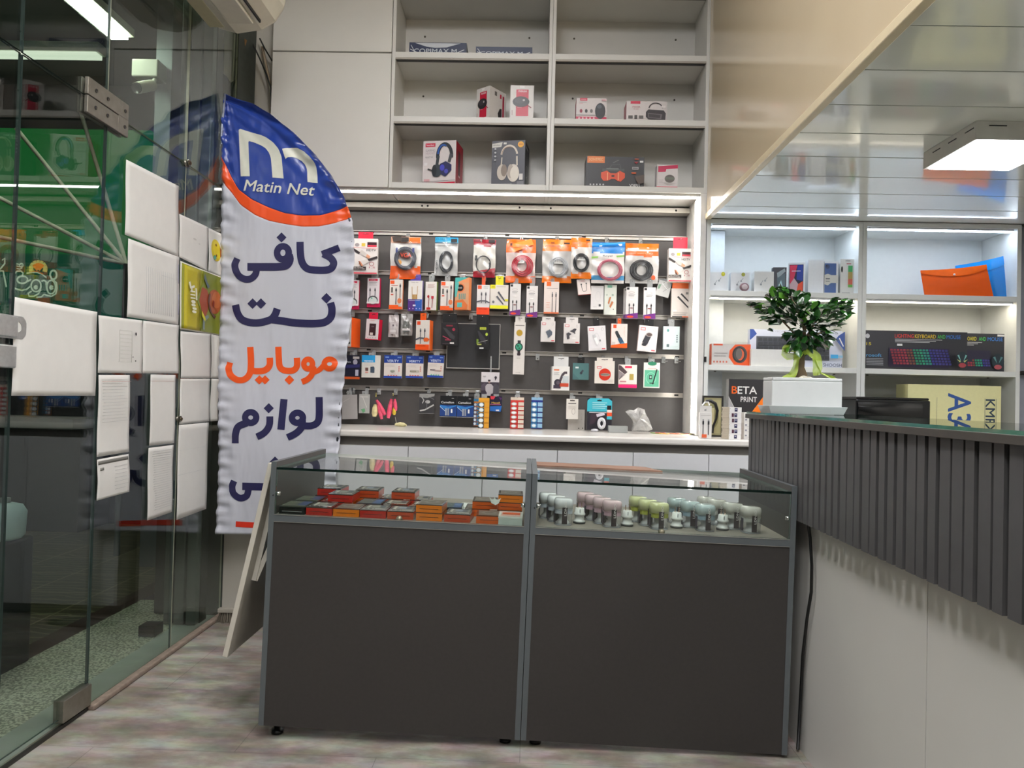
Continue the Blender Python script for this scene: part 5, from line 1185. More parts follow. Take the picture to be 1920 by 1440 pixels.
# ------- row 3
item('power_box', 'thick orange edged box at the flag edge on the third rail', 'box', (641,595,660,650), [('e',.8,.88,.10,.04,'#3a3a3a')], '#cfcbc6', .10, Y=4.05, row=2, side='#e0571a', yaw=-.28, group=G3r)
item('charger_box', 'white and crimson box with a black charging cable hub picture', 'box', (685,598,711,637), [('r',.26,.22,.78,.80,'#3c2024'),('t','USB',.42,.36,.06,'#8a8486',.2),('r',.34,.66,.58,.78,'#d8ccc6'),('t','charger',.3,.07,.05,'#cc5a68',.4),('r',0,.97,1,1,'#d01840')]+[('e',.2+.2*i,.90,.03,.02,'#9a8c90') for i in range(4)], '#dbd3d3', .045, row=2, side='#cc1238', tab='#d4143c', tabw=.055, group=G3r, rot=.05, yaw=-.22, Y=4.08)
for bx, lb, sd_ in (((728,590,747,632),'clear crumpled bag with a white adapter, left one',21), ((751,588,773,629),'clear crumpled bag with a grey adapter, right one',22)):
    pouch(lb, bx, [], None, body='#9d9a98' if sd_ == 22 else '#bdb5b5', row=2, group='clear adapter bags on the third rail', seed=sd_, name='clear_bag', art=[('r',.2,.35,.75,.86,'#c9c2c2' if sd_ == 21 else '#6e706c'),('r',.3,.28,.6,.33,'#e4e0de'),('r',.42,.44,.58,.52,'#6a5a66' if sd_ == 21 else '#8c8f8c'),('r',.18,.68,.8,.78,'#dcd6d6')], puff=.014)
item('cable_box', 'thick white and orange cable box, its front with two dark plugs', 'box', (779,600,806,656), [('r',.07,.04,.32,.16,'#e04a22')]+cab2(.34,.66,.28,.80,'#4a4a52',.055)+[('l',[(0,.66),(.3,.60),(.7,.62),(1,.66)],.11,'#585862'),('e',.78,.66,.20,.07,'#e2662a'),('r',.5,.74,.8,.84,'#dad2ca'),('r',0,.82,1,1,'#f0520e'),('t','DATA CABLE',.14,.87,.03,'#8a2c08',.6)], '#dcd4cc', .06, row=2, side='#ec6a28', tab='#ee5a14', tabw=.035, group=G3r, yaw=-.2, Y=4.06)
bk = [('r',.0,.0,1,.03,'#3a3638'),('r',.3,.10,.7,.17,'#7a2434'),('p',[(.1,.22),(.3,.25),(.85,.62),(.8,.75),(.55,.68)],'#3c3a3e'),('e',.76,.30,.09,.07,'#a02844'),('l',[(.1,.6),(.5,.74)],.05,'#a83a52'),('r',.25,.74,.6,.80,'#8a3044'),('r',.55,.88,.8,.95,'#d6d2d0'),('r',.1,.93,.5,.96,'#54444a')]
item('cable_box', 'black box with dim pink print hanging beside the black panel', 'box', (827,605,858,647), bk, '#1d1b1e', .02, row=2, tab='#101012', tabw=.08, group='black boxes by the black panel', Y=4.06)
item('cable_box', 'black box with lime green print hanging in front of the black panel', 'box', (891,612,917,655), [('r',.32,.04,.78,.14,'#b9c43a'),('t','flash drive',.36,.09,.05,'#2b2d10',.38),('p',[(.15,.2),(.3,.22),(.75,.55),(.8,.78),(.35,.6)],'#34323a'),('e',.82,.34,.09,.07,'#b5cc48'),('r',.10,.56,.24,.78,'#6f8a2a'),('l',[(.2,.72),(.9,.6)],.02,'#c9c9c0'),('r',.14,.76,.46,.82,'#a9ad5c'),('r',.32,.92,.62,.98,'#dadad6')], '#141416', .02, row=2, tab='#0e0e10', tabw=.07, group='black boxes by the black panel', Y=4.06)
mb = MB(); c = at(887.5, 649, Y=4.165); w_ = 100*4.165/F; h_ = 85*4.165/F
mb.box(-w_/2, w_/2, 0, .006, -h_/2, h_/2, P('#3a3a3c', .25, noise=.04)); mb.art([('r',0,0,1,.012,'#c9c5be'),('r',0,.985,1,1,'#c9c5be'),('r',0,0,.01,1,'#a9a59e'),('r',.99,0,1,1,'#c9c5be')], w_, h_)
mb.build('flat_panel', label='large black flat panel in a clear edged sleeve hanging on the wall', cat='panel', loc=c); hookit(c.x-.02, 2, 4.16, 'large black flat panel in a clear edged sleeve')
item('watch_box', 'very tall narrow white watch box with a green watch face', 'box', (963,604,984,702), [('r',.1,.055,.9,.07,'#8a8683'),('e',.48,.205,.28,.062,'#b8942e'),('r',.34,.35,.62,.42,'#3a3238'),('p',[(.30,.60),(.66,.60),(.6,.64),(.36,.64)],'#3a2c3a'),('r',.36,.54,.6,.64,'#34282f'),('e',.47,.475,.35,.078,'#123a30'),('e',.46,.475,.26,.058,'#3f9c7c'),('e',.38,.455,.07,.018,'#1b4e3c'),('e',.50,.50,.06,.015,'#1b4e3c'),('r',.30,.68,.62,.70,'#c4bfba'),('r',.25,.96,.65,.965,'#9a9692')], '#dad4cf', .02, row=2, tab='#d8d2cc', tabw=.055, group=G3r, rot=.01)
hoc = lambda extra: [('r',.08,.08,.34,.19,'#d8646a'),('r',.11,.105,.31,.165,'#e6dedc'),('o',.82,.14,.06,.06,.015,'#aaa6a6'),('r',.74,.92,.94,.96,'#d04a52')]+txl(.06,.7,.92,.96,2,'#c9c2c0',.008)+extra
item('adapter_box', 'white box with a blue grey plug adapter picture', 'box', (1014,602,1041,641), hoc([('p',[(.34,.52),(.62,.40),(.80,.52),(.78,.66),(.56,.80),(.44,.66)],'#5a626e'),('l',[(.5,.72),(.52,.82)],.05,'#6a727c')]), '#d9d4d1', .02, row=2, tab='#d8d3d0', tabw=.07, group='white gadget boxes')
item('holder_box', 'white box with two black phone clamp pictures', 'box', (1057,606,1087,644), hoc([('p',[(.38,.40),(.66,.26),(.80,.28),(.72,.40),(.62,.46)],'#45444a'),('l',[(.62,.38),(.70,.52)],.06,'#3a3a40'),('p',[(.16,.52),(.30,.46),(.50,.54),(.34,.62),(.38,.76),(.22,.80),(.20,.64)],'#45444a'),('r',.52,.70,.74,.78,'#e6e2e0')]), '#d9d4d1', .03, row=2, tab='#d8d3d0', tabw=.07, group='white gadget boxes')
item('charger_box', 'white box tilted slightly with a pale car charger picture', 'box', (1103,611,1136,657), hoc([('l',[(.32,.36),(.55,.76)],.16,'#e9e8e8'),('l',[(.32,.36),(.38,.48)],.17,'#c4c4c6'),('e',.66,.60,.03,.05,'#55585a'),('o',.46,.55,.16,.25,.012,'#b4b4b6')]), '#dad7d9', .03, row=2, tab='#1c1c1e', tabw=.035, rot=-.07, group='white gadget boxes')
item('charger_box', 'white and orange box with a black and blue car charger picture', 'box', (1146,607,1176,652), [('r',.12,.04,.32,.18,'#e0502a'),('l',[(.34,.38),(.52,.60)],.20,'#2c3034'),('l',[(.52,.60),(.70,.82)],.26,'#34506a'),('e',.34,.36,.10,.06,'#3a3a3e'),('e',.74,.84,.13,.07,'#4a86a6'),('r',.08,.76,.26,.88,'#c8beb8'),('p',[(0,.9),(1,.80),(1,1),(0,1)],'#f05a16')]+txl(.78,.86,.15,.5,7,'#e0a08a'), '#dbd0ca', .03, row=2, side='#ee5a1c', tab='#ee5a1c', tabw=.02, group='white gadget boxes')
item('charger_box', 'white box tilted to the left with a dark cylindrical car charger picture', 'box', (1197,611,1232,659), hoc([('l',[(.36,.70),(.52,.38)],.30,'#34343a'),('e',.56,.34,.18,.085,'#a9a4a0'),('e',.56,.34,.14,.065,'#5a4a48'),('e',.34,.74,.13,.06,'#2c2c30'),('r',.58,.70,.76,.77,'#e6e2e0')]), '#dcd7d6', .03, row=2, tab='#151517', tabw=.05, rot=.08, group='white gadget boxes')
item('charger_box', 'pale blue white blister box with a small round charger, last on the third rail', 'box', (1244,612,1274,655), [('e',.28,.18,.07,.06,'#5a9a94'),('e',.46,.58,.22,.14,'#e6ecec'),('o',.42,.60,.16,.10,.012,'#8fa3a8')]+[('e',.84,.40+.09*i,.045,.032,'#5c7076') for i in range(4)]+[('r',.2,.78,.36,.90,'#55686c')]+txl(.4,.9,.86,.94,3,'#a9b8ba',.008), '#cbdadb', .025, row=2, group='white gadget boxes')
# ------- row 4
item('flash_drive_card', 'navy blue card with an orange base, first on the fourth rail by the flag', 'card', (645,666,675,711), [('r',0,.90,1,1,'#d8602a'),('r',.55,.05,.95,.15,'#b9b3b0'),('e',.70,.28,.14,.12,'#a9a6b8'),('t','Data',.12,.28,.06,'#d6d6de',.3),('r',.72,.60,.92,.86,'#b6b6c8'),('p',[(0,.42),(1,.36),(1,.5),(0,.56)],'#2c2c64')], '#17182e', .012, row=3, group=G4r)
item('memory_card_pack', 'white memory card pack with a sky blue header', 'card', (678,666,713,708), [('r',0,0,.72,.32,'#259ad8'),('t','vesmemo',.12,.26,.07,'#d8ecf6',.5),('r',.2,.56,.36,.70,'#6a4a44'),('p',[(.48,.52),(.66,.50),(.70,.56),(.70,.78),(.48,.78)],'#3d4c5c'),('r',.2,.74,.36,.80,'#e0a090')]+txl(.1,.7,.38,.44,2,'#b2a8a0',.008), '#d8d5ce', .012, row=3, group=G4r)
def ver(k): return [('r',0,0,1,.34,'#1d3f94'),('t','VERITY',.16,.25,.11,'#d6e0f2',.66),('r',.06,.06,.26,.12,'#6c8cc8'),('r',.74,.07,.94,.12,'#6c8cc8')]+[('e',.84,.50+.09*i,.04,.028,'#d88a80') for i in range(3)]+([('r',.36,.66,.60,.74,'#9ea292')] if k == 0 else [('r',.24,.66,.76,.74,'#94907e'),('r',.60,.68,.74,.72,'#c9c6b8')] if k == 1 else [('r',.16,.64,.5,.68,'#54404c'),('r',.46,.66,.82,.72,'#b39c94')])+[('e',.26+.15*i,.89,.045,.035,'#d87a6a' if k < 2 else '#6ac09a') for i in range(4)]+[('r',0,.91,1,1,'#2444a0')]+txl(.06,.6,.42,.5,3,'#b4a9a6',.008)
for k, (bx, lb) in enumerate((((720,666,754,709),'blue and white flash drive card, left one of the three alike'), ((761,667,794,709),'blue and white flash drive card, middle one of the three alike'), ((802,666,832,708),'blue and white flash drive card, right one of the three alike'))):
    item('flash_drive_card', lb, 'card', bx, ver(k), '#dbd3cc', .010, row=3, group='blue and white flash drive cards', rot=-.0 if k < 2 else .03)
item('earphone_box', 'white box with a grey photo of a standing man, hung off the fourth row', 'box', (902,698,936,742), [('r',0,.42,1,1,'#3c3440'),('p',[(0,.56),(.2,.46),(.36,.60),(.3,.76),(0,.8)],'#554c58'),('p',[(.62,.62),(.80,.46),(1,.60),(1,1),(.7,1)],'#4a4850'),('p',[(.24,.60),(.34,.50),(.56,.50),(.68,.60),(.66,.90),(.56,.92),(.54,1),(.34,1),(.32,.86),(.26,.80)],'#b4aeb2'),('e',.45,.42,.06,.065,'#9a8480'),('r',.38,.32,.52,.38,'#26222a'),('e',.80,.22,.07,.06,'#34323a'),('l',[(.8,.24),(.78,.34)],.05,'#34323a'),('t','INO',.10,.18,.06,'#8a8488',.16)], '#d4cfd2', .02, row=None, group=G4r, Y=4.13)
c = at(919, 742, Y=4.14); hookit(c.x, 3, 4.13, 'white box with a grey photo of a man', ln=.04)
MB().box(-.004, .004, 0, .001, 0, (ZR[3]-.03)-at(919, 698, Y=4.13).z+.01, P('#b9bcbc', .15, alpha=.55)).build('clear_strip', label='clear plastic strip from which the photo box hangs', cat='strip', loc=(c.x, 4.14, at(919, 699, Y=4.13).z))
item('holder_box', 'large white box showing a black car phone holder', 'box', (1035,687,1068,732), [('r',.10,.12,.40,.18,'#d8744a'),('l',[(.86,.26),(.72,.26),(.60,.34),(.48,.56),(.4,.70)],.14,'#4a4248'),('e',.32,.68,.20,.15,'#34303a'),('e',.34,.68,.10,.08,'#5a525c'),('r',.08,.78,.5,.92,'#3a3240'),('r',.45,.70,.95,.84,'#c0482e'),('r',.6,.4,.95,.66,'#bfc6c8')]+txl(.1,.4,.25,.34,3), '#dcdad6', .05, row=3, tab='#cfcfce', tabw=.085, group=G4r, Y=4.07, yaw=.12)
item('bluetooth_card', 'dark teal flat card with a small black gadget', 'card', (1074,681,1104,712), [('r',.16,.22,.36,.32,'#c9d4d2'),('l',[(.50,.62),(.64,.42)],.12,'#3c3f4a'),('e',.52,.60,.08,.08,'#2c2f3a'),('p',[(0,.6),(.4,.95),(.3,1),(0,1)],'#46686a')], '#4e7474', .008, row=3, tab='#141414', tabw=.04, group=G4r)
item('cable_box', 'white box with a red disc picture in the fourth row', 'box', (1115,677,1152,719), [('r',.12,.24,.34,.34,'#d8646a'),('r',.15,.265,.31,.315,'#e6dedc'),('e',.52,.60,.30,.27,'#c8321e'),('e',.54,.61,.24,.07,'#9a8f84'),('r',.3,.58,.7,.62,'#77706a')]+txl(.7,.92,.84,.92,3,'#a9a29c',.01), '#dcd5cc', .045, row=3, tab='#dad2c9', tabw=.09, group=G4r, Y=4.08, yaw=-.1)
item('stand_box', 'white box with a magenta base and a dark tilted phone picture', 'box', (1160,684,1194,727), [('p',[(0,.02),(.12,.04),(.48,.32),(.34,.42),(.0,.22)],'#4a3c40'),('p',[(.0,.25),(.34,.44),(.1,.62),(0,.62)],'#8a8082'),('l',[(.02,.66),(.2,.46)],.03,'#4a4244'),('r',.34,.06,.72,.14,'#d02a50'),('r',.60,.40,.82,.66,'#a9944a'),('r',.08,.70,.42,.76,'#b87a80'),('r',0,.84,1,.855,'#c2305a'),('r',0,.87,1,1,'#e0206a')], '#dcd3cb', .015, row=3, group=G4r)
item('earphone_card', 'white and green blister card with a black stylus shaped gadget', 'card', (1207,680,1237,727), [('e',.52,.04,.28,.08,'#2c7c5c'),('r',.06,.30,.95,.96,'#5aa888'),('o',.45,.62,.3,.22,.05,'#7cc0a4'),('l',[(.82,.26),(.56,.86)],.07,'#1b2422'),('r',.34,.50,.52,.66,'#23302c'),('r',.38,.54,.48,.62,'#8fb4a4'),('r',.36,.80,.64,.84,'#1b2422'),('r',.24,.22,.78,.25,'#c9a8a4')], '#d2d6cc', .008, row=3, group=G4r, hook=.0)
# ------- row 5
item('plastic_sleeve', 'plain grey translucent sleeve hanging beside the flag', 'sleeve', (641,740,670,786), [('l',[(.05,.3),(.5,.15)],.02,'#c4c1bf')], '#a5a2a1', .003, row=4, group=G5r, rot=-.05, Y=4.10)
item('small_bag', 'small clear bag with a green ended cable', 'bag', (673,739,693,775), [('l',[(.3,.1),(.45,.3),(.75,.7)],.05,'#d6d6d0'),('p',[(.2,.80),(.55,.74),(.62,.9),(.4,.98)],'#6aa878'),('r',.1,.12,.85,.16,'#cfcecb')], '#b0b0ad', .005, row=4, group=G5r, Y=4.12)
def charm(label, px, pts, cols, extra=None):
    root = thing('key_charm', label, 'key charm', at(px[0], px[1], Y=4.10), 'pink and yellow charms on the bottom rail')
    c = at(px[0], px[1]-3, Y=4.10); hookit(c.x+.0, 4, 4.10, label)
    MB().tube([(c.x, 4.10, ZR[4]-.028), (c.x, 4.10, c.z)], .002, P('#d8c94a', .4), 6).build('cord', root)
    for (x0, y0, x1, y1, r, col) in pts:
        a, b = at(x0, y0, Y=4.10), at(x1, y1, Y=4.10)
        MB().tube([a, a.lerp(b, .3), a.lerp(b, .75), b], r, P(col, .7, noise=.15, bump=.3, scale=60), 8, radii=[r*.5, r*.9, r, r*.6]).build('tassel', root)
charm('pair of pink tassels with a cream puff, left charm', (705,747), [(706,750,722,778,.013,'#e0506e'),(708,752,716,786,.012,'#e65a78'),(704,758,702,781,.018,'#dccf9a')], 0)
charm('pink ribbon with a yellow puff, right charm', (737,745), [(734,748,728,784,.014,'#ee5a7a'),(740,748,742,770,.011,'#ec5574'),(739,764,739,778,.011,'#d9b93a')], 0)
q0 = at(741, 782, Y=4.10); q1 = at(744, 794, Y=4.05); q1.z = .985
MB().tube([q0, q1], .0015, P('#a9a59c', .4), 5).build('cord', label='thin cord dropping from the right charm onto the worktop', cat='cord', o=q1)
mb = MB().tube([at(741, 796, Y=4.03), at(750, 796, Y=4.02), at(757, 797, Y=4.01), at(762, 797, Y=4.0)], .012, P('#d4cc9c', .8, bump=.4, scale=80), 8, radii=[.006,.014,.013,.004])
mb.v = [(v[0], v[1], max(v[2], .9808)) for v in mb.v]
mb.build('tassel', label='cream tassel lying on the worktop under the right charm', cat='tassel', o=(at(750, 796, Y=4.02).x, 4.02, .98))
item('clear_bag', 'dark clear bag with a white wire showing through', 'bag', (786,737,815,776), [('p',[(0,.04),(1,.02),(.96,.14),(.5,.24),(.0,.2)],'#8f8f8d'),('l',[(.15,.2),(.3,.34),(.2,.5)],.06,'#a9a9a7'),('e',.55,.42,.16,.08,'#b4b4b2'),('l',[(.05,.86),(.4,.80),(.95,.56)],.09,'#b9b9b6'),('l',[(.5,.4),(.5,.8)],.03,'#77777a'),('l',[(.7,.2),(.95,.3)],.04,'#6a6a6c'),('r',0,.97,1,.985,'#9a9a98')], '#38373a', .006, row=4, group=G5r)
for bx, lb, tx in (((825,742,856,783),'black and blue battery card, left one of the pair','AA'), ((857,743,888,784),'black and blue battery card, right one of the pair','AAA')):
    item('battery_card', lb, 'card', bx, [('t','Camelion',.06,.30,.10,'#dcdcde',.78),('r',0,.42,1,.93,'#1c3f80'),('p',[(0,.50),(.4,.66),(.7,.55),(1,.46),(1,.42),(.5,.5),(0,.42)],'#2f7ac0'),('l',[(0,.50),(.35,.72)],.03,'#b9cfe6'),('r',.32,.58,.42,.90,'#9aa0a8'),('r',.46,.58,.56,.90,'#8a9098'),('r',.66,.60,.76,.78,'#dcdcdc'),('r',0,.955,1,.97,'#c9c9cc'),('r',.70,.10,.84,.13,'#a9a9ac')], '#101216', .012, row=4, group='black and blue battery cards')
def coins(label, bx, c1, c2, base, n, rest=None, Y=4.10, back='#c9d6dc', name='coin_battery_strip', row=4, grp='coin battery strips', hk=True):
    A = [('r',0,0,1,.09,c2)]
    for i in range(n):
        v = .14+.84*(i+.5)/n*1.0
        A += [('r',0,v-.36/n,.52,v+.36/n,c1),('e',.26,v,.22,.36/n*.9,back),('e',.26,v,.15,.24/n*.9,'#e2eaec'),('r',.58,v-.32/n,1,v+.32/n,c2)]
    return item(name, label, 'battery strip', bx, A, base, .005, row=row, Y=Y, group=grp, rest=rest)
coins('blue coin battery strip hanging half behind the orange one', (888,748,899,799), '#1d5a94', '#3a86b4', '#c97a2a', 6, Y=4.14)
coins('orange edged strip of five coin batteries', (897,746,917,804), '#2c4654', '#e0a030', '#d8962a', 5, Y=4.07)
item('battery_card', 'small black card with red and blue corners beside the orange battery strip', 'card', (919,743,941,772), [('p',[(0,.0),(.45,.0),(.3,.2),(.05,.2)],'#d8384a'),('p',[(.7,.05),(1,.1),(.9,.25)],'#5a2a6a'),('t','Maxell',.12,.42,.12,'#d8b04a',.7),('r',.0,.50,.9,.56,'#8a4a70'),('p',[(0,.66),(1,.62),(.9,1),(0,.96)],'#2468b8'),('r',.5,.86,.78,.95,'#dadada')], '#1c1c34', .008, row=4, group=G5r)
coins('red strip of coin batteries right of the orange strip', (957,745,982,804), '#d8302c', '#d6c8b8', '#cc3a34', 6, Y=4.08, back='#b9b0ac')
coins('blue strip of coin batteries beside the red strip', (996,745,1017,804), '#3f86b8', '#8fb8d4', '#1c2c84', 5, Y=4.08, back='#8fb0c8')
item('charger_card', 'white hanging cable card with a dark slot', 'card', (1062,748,1084,786), [('r',.3,.06,.7,.11,'#38302e'),('r',.15,.20,.82,.25,'#6a6664'),('o',.6,.62,.14,.14,.03,'#a8a29c')]+txl(.15,.85,.34,.48,4,'#b4aea8',.012), '#dad5cd', .01, row=4, group=G5r, Y=4.08)
for k, (bx, y_, lb) in enumerate((((1065,768,1089,806),4.13,'front one'), ((1074,768,1096,806),4.155,'rear one'))):
    item('charger_card', 'pale grey card standing on the worktop behind the white hanging card, '+lb, 'card', bx, txl(.2,.8,.2,.6,4,'#a29d96',.012)+[('e',.85,.9,.05,.03,'#34302e')], '#bab5ae', .01, rest=.98, Y=y_, group='pale cards on the worktop')
# teal massager blister
c = at(1124, 777, Y=4.06)
c0 = c
root, c, w, h = item('massager_pack', 'teal topped blister pack with a coiled white cord hanging above the worktop', 'blister pack', (1101,747,1147,806), [('p',[(0,.08),(.12,0),(.86,0),(1,.08),(1,.42),(0,.42)],'#3fb2c4'),('r',.40,.05,.58,.09,'#1d2a2e'),('r',.80,.22,.97,.36,'#16181c'),('r',.8,.36,1,.44,'#d8d2ce'),('r',.8,.44,1,.56,'#e0522a'),('r',.8,.56,1,.66,'#3fb2c4'),('p',[(.15,.50),(.4,.46),(.45,.6),(.3,.8),(.1,.85)],'#3a2c38')]+txl(.2,.8,.13,.3,4,'#a8e0e6',.02)+[('r',.08,.44,.78,.46,'#d8d2d6'),('l',[(.38,.55),(.7,.48)],.12,'#cdc2ce')], '#2a2730', .02, row=4, group=G5r, Y=4.06)
cord = MB(); cc = at(1128, 794, Y=4.035)
for i in range(3): cord.tube([(cc.x+(.020-.004*i)*math.cos(2*PI*k/18), 4.038-.004*(i % 2), cc.z+(.030-.006*i)*math.sin(2*PI*k/18)) for k in range(18)], .0045, P('#d9d8dc', .3), 6, closed=True)
root_c = root.matrix_basis.translation if False else Vector(root.location)
cord.v = [tuple(Vector(v)-root_c) for v in cord.v]; cord.build('cord', root)
rr = MB().lathe([(.012,0),(.017,.006),(.014,.013),(.005,.016)], P('#c9c8ce', .3), 14, (at(1115,806,Y=4.0).x, 4.0, .981), sx=1.3); rr.build('plug', label='small white plug lying on the worktop in front of the teal pack', cat='plug', o=(at(1115,806,Y=4.0).x, 4.0, .981))
# clear things on the worktop
def crumple(name, label, cat, prof, Y, th, seed, m):
    rs = random.Random(seed); q = [at(x, y, Y=Y) for x, y in prof]; cx_ = sum(p.x for p in q)/len(q); cz_ = sum(p.z for p in q)/len(q); mb = MB(); n = len(q)
    rings = []
    for k, s in ((0, .55), (.25, .95), (.5, 1), (.75, .93), (1, .5)):
        rings.append([(cx_+(p.x-cx_)*s+rs.uniform(-.004,.004), Y-th/2+th*k+rs.uniform(-.006,.006), max(.9808, cz_+(p.z-cz_)*s+rs.uniform(-.004,.004))) for p in q])
    vs = [v for r_ in rings for v in r_]+[(cx_, Y-th*.6, cz_), (cx_, Y+th*.6, cz_)]
    fs = [(i*n+k, i*n+(k+1) % n, (i+1)*n+(k+1) % n, (i+1)*n+k) for i in range(4) for k in range(n)]+[((k+1) % n, k, 5*n) for k in range(n)]+[(4*n+k, 4*n+(k+1) % n, 5*n+1) for k in range(n)]
    mb.add(vs, fs, m)
    o = mb.build(name, label=label, cat=cat, o=(cx_, Y, .98)); return o
crumple('plastic_bag', 'crumpled clear plastic bag standing on the worktop at the right', 'bag', ((1172,771),(1180,768),(1188,769),(1195,764),(1200,763),(1207,767),(1211,776),(1215,786),(1220,797),(1224,806),(1213,809),(1198,808),(1185,809),(1186,797),(1185,786),(1179,779)), 3.92, .07, 5, P('#b9b8b5', .15, noise=.25, scale=22, bump=.8, coat=.8, alpha=.7, name='crumpled_clear_plastic'))
item('clear_case', 'flat clear case lying on the worktop behind the white cord', 'case', (1142,799,1177,806), [], '#a8aba9', .06, rest=.98, Y=3.95)
rs = random.Random(9)
colr = ['#7a9a3a', '#b04a3a', '#c9a84a', '#5a3a2c', '#a8a49c', '#c87a5a', '#3a5a4a', '#8a2c34', '#c9c48a']
for i in range(9):
    x = 1232+i*6.8; c = at(x, 808, Y=3.98-.02*(i % 3)); mb = MB()
    L = rs.uniform(.03, .05); a = rs.uniform(-.5, .5)
    mb.tube([(c.x+math.cos(a+2*PI*k/14)*L*.9, c.y+math.sin(a+2*PI*k/14)*.016, .9838+.001*(i % 2)+.0012*math.sin(k)) for k in range(14)], .0022, P(colr[i], .6), 5, closed=True)
    mb.build('bracelet', label=('leftmost','second from the left','third from the left','fourth from the left','middle','fourth from the right','third from the right','second from the right','rightmost')[i]+f' of the thin {"green" if i in (0,6) else "red" if i in (1,7) else "tan" if i in (2,8) else "brown" if i == 3 else "grey" if i == 4 else "orange"} cord bracelets on the worktop'.replace('of the thin', 'cord loop, thin').replace(' cord bracelets', ', one of the bracelets'), cat='bracelet', o=(c.x, c.y, .98), group='cord bracelets on the worktop')
# empty hooks
for x, r_, lb in ((1244,3,'empty metal slatwall hook right of the green stylus card'), (1268,3,'empty metal slatwall hook nearest the end panel on the fourth rail'), (1008,3,'empty metal slatwall hook right of the tall watch box'), (660,4,'empty metal slatwall hook nearest the flag on the bottom rail')):
    hookit(at(x, 670, Y=4.18).x, r_, 4.08, lb, ln=.10)

# ================================================================ BOXES ON THE UPPER SHELVES
S1, S2, S3 = ZS[0]+.03, ZS[1]+.03, ZS[2]+.03
def upbox(name, label, cat, bx, art, base, th, rest, yaw=0, side=None, sart=None, wpx=None, Y=3.90, top=None, group='boxes on the upper shelves'):
    """a box turned by yaw; its front spans bx, its left or right flank shows"""
    x0, y0, x1, y1 = bx; w = (x1-x0)*Y/F/max(math.cos(yaw), .3); t_ = at((x0+x1)/2, y0, Y=Y).z; h = t_-rest-.0006
    yaw = -yaw; yy = Y+w*math.sin(abs(yaw)) if yaw < 0 else Y; a = at(x0, y1, Y=yy); pivot = Vector((a.x, yy, rest+.0006))
    mb = MB().box(0, w, 0, th, 0, h, ink(base), mats=[None, ink(top or base), None, ink(side or base), None, ink(side or base)])
    mb.art(list(art), w, h, Matrix.Translation((w/2, 0, h/2)))
    if sart: mb.art(list(sart), th, h, Matrix.Translation((w, th/2, h/2)) @ Matrix.Rotation(PI/2, 4, 'Z'))
    return mb.build(name, o=(0,0,0), label=label, cat=cat, group=group, loc=pivot, rot=(0, 0, yaw))
NV = '#1b2a4c'
cm = [('p',[(.1,.04),(.9,.04),(.65,.34),(.45,.38),(.3,.30)],'#c2c6cc'),('t','COPIMAX M',.08,.62,.34,'#b8bfc8',.75),('l',[(.02,.5),(.2,.85),(.5,.92),(.8,.8),(.96,.5)],.012,'#d2d4d8'),('l',[(.03,.2),(.1,.7)],.01,'#c9ccd2'),('r',0,.96,1,1,'#0c1428')]
upbox('paper_ream', 'dark blue shiny wrapped paper ream, left one on the top shelf', 'paper ream', (767,80,876,102), cm, NV, .21, S3, group='dark blue paper reams')
upbox('paper_ream', 'dark blue shiny wrapped paper ream, right one on the top shelf', 'paper ream', (892,88,999,104), cm[1:], NV, .21, S3, group='dark blue paper reams')
mo = [('r',.40,.02,.60,.08,'#e6e2e0'),('r',.25,.12,.78,.86,'#c4203e'),('t','mouse',.34,.17,.05,'#ecd6da',.36),('e',.46,.46,.36,.15,'#2e2c2f'),('e',.40,.43,.22,.08,'#3f3c40'),('l',[(.75,.56),(.9,.63)],.04,'#7a2030'),('e',.58,.42,.05,.03,'#b9b4b4'),('r',.3,.62,.5,.63,'#e6a0b0'),('r',.06,.70,.12,.84,'#b9a8a8')]
upbox('mouse_box', 'white and red mouse box standing at an angle, left of the pair', 'box', (893,160,919,221), mo, '#d2cdc8', .14, S2, yaw=.65, sart=[('r',.30,.08,.44,.2,'#6f6a66'),('r',.62,.1,.72,.22,'#c4203e'),('p',[(.62,.52),(.74,.50),(.74,.90),(.56,.84),(.5,.68)],'#2e2c2f'),('r',.78,.12,.88,.94,'#a81c3c')], group='white and red mouse boxes')
upbox('mouse_box', 'white and red mouse box facing front, right of the pair', 'box', (956,160,1000,221), mo, '#d2cdc8', .09, S2, group='white and red mouse boxes')
upbox('speaker_box', 'white and red box with a round black speaker picture', 'box', (1080,184,1137,224), [('r',.12,.0,.36,.11,'#cc3350'),('t','speaker',.15,.06,.05,'#f0d8dc',.18),('r',.1,.16,.34,.18,'#a8a0a0'),('r',.1,.22,.22,.24,'#d8a0a8'),('e',.16,.54,.045,.08,'#8a2038'),('e',.33,.54,.045,.08,'#2c2a2c'),('e',.50,.54,.045,.08,'#6a6668'),('r',0,.70,1,.715,'#6a6462'),('r',0,.78,1,1,'#c42a52'),('e',.79,.54,.17,.33,'#24262c'),('e',.76,.36,.08,.08,'#4a5058'),('r',.83,.06,.98,.12,'#d0a0a4')]+[('e',.10+.12*i,.85,.03,.04,'#e8c0c8') for i in range(5)], '#d5cdcb', .10, S2, side='#b02a48')
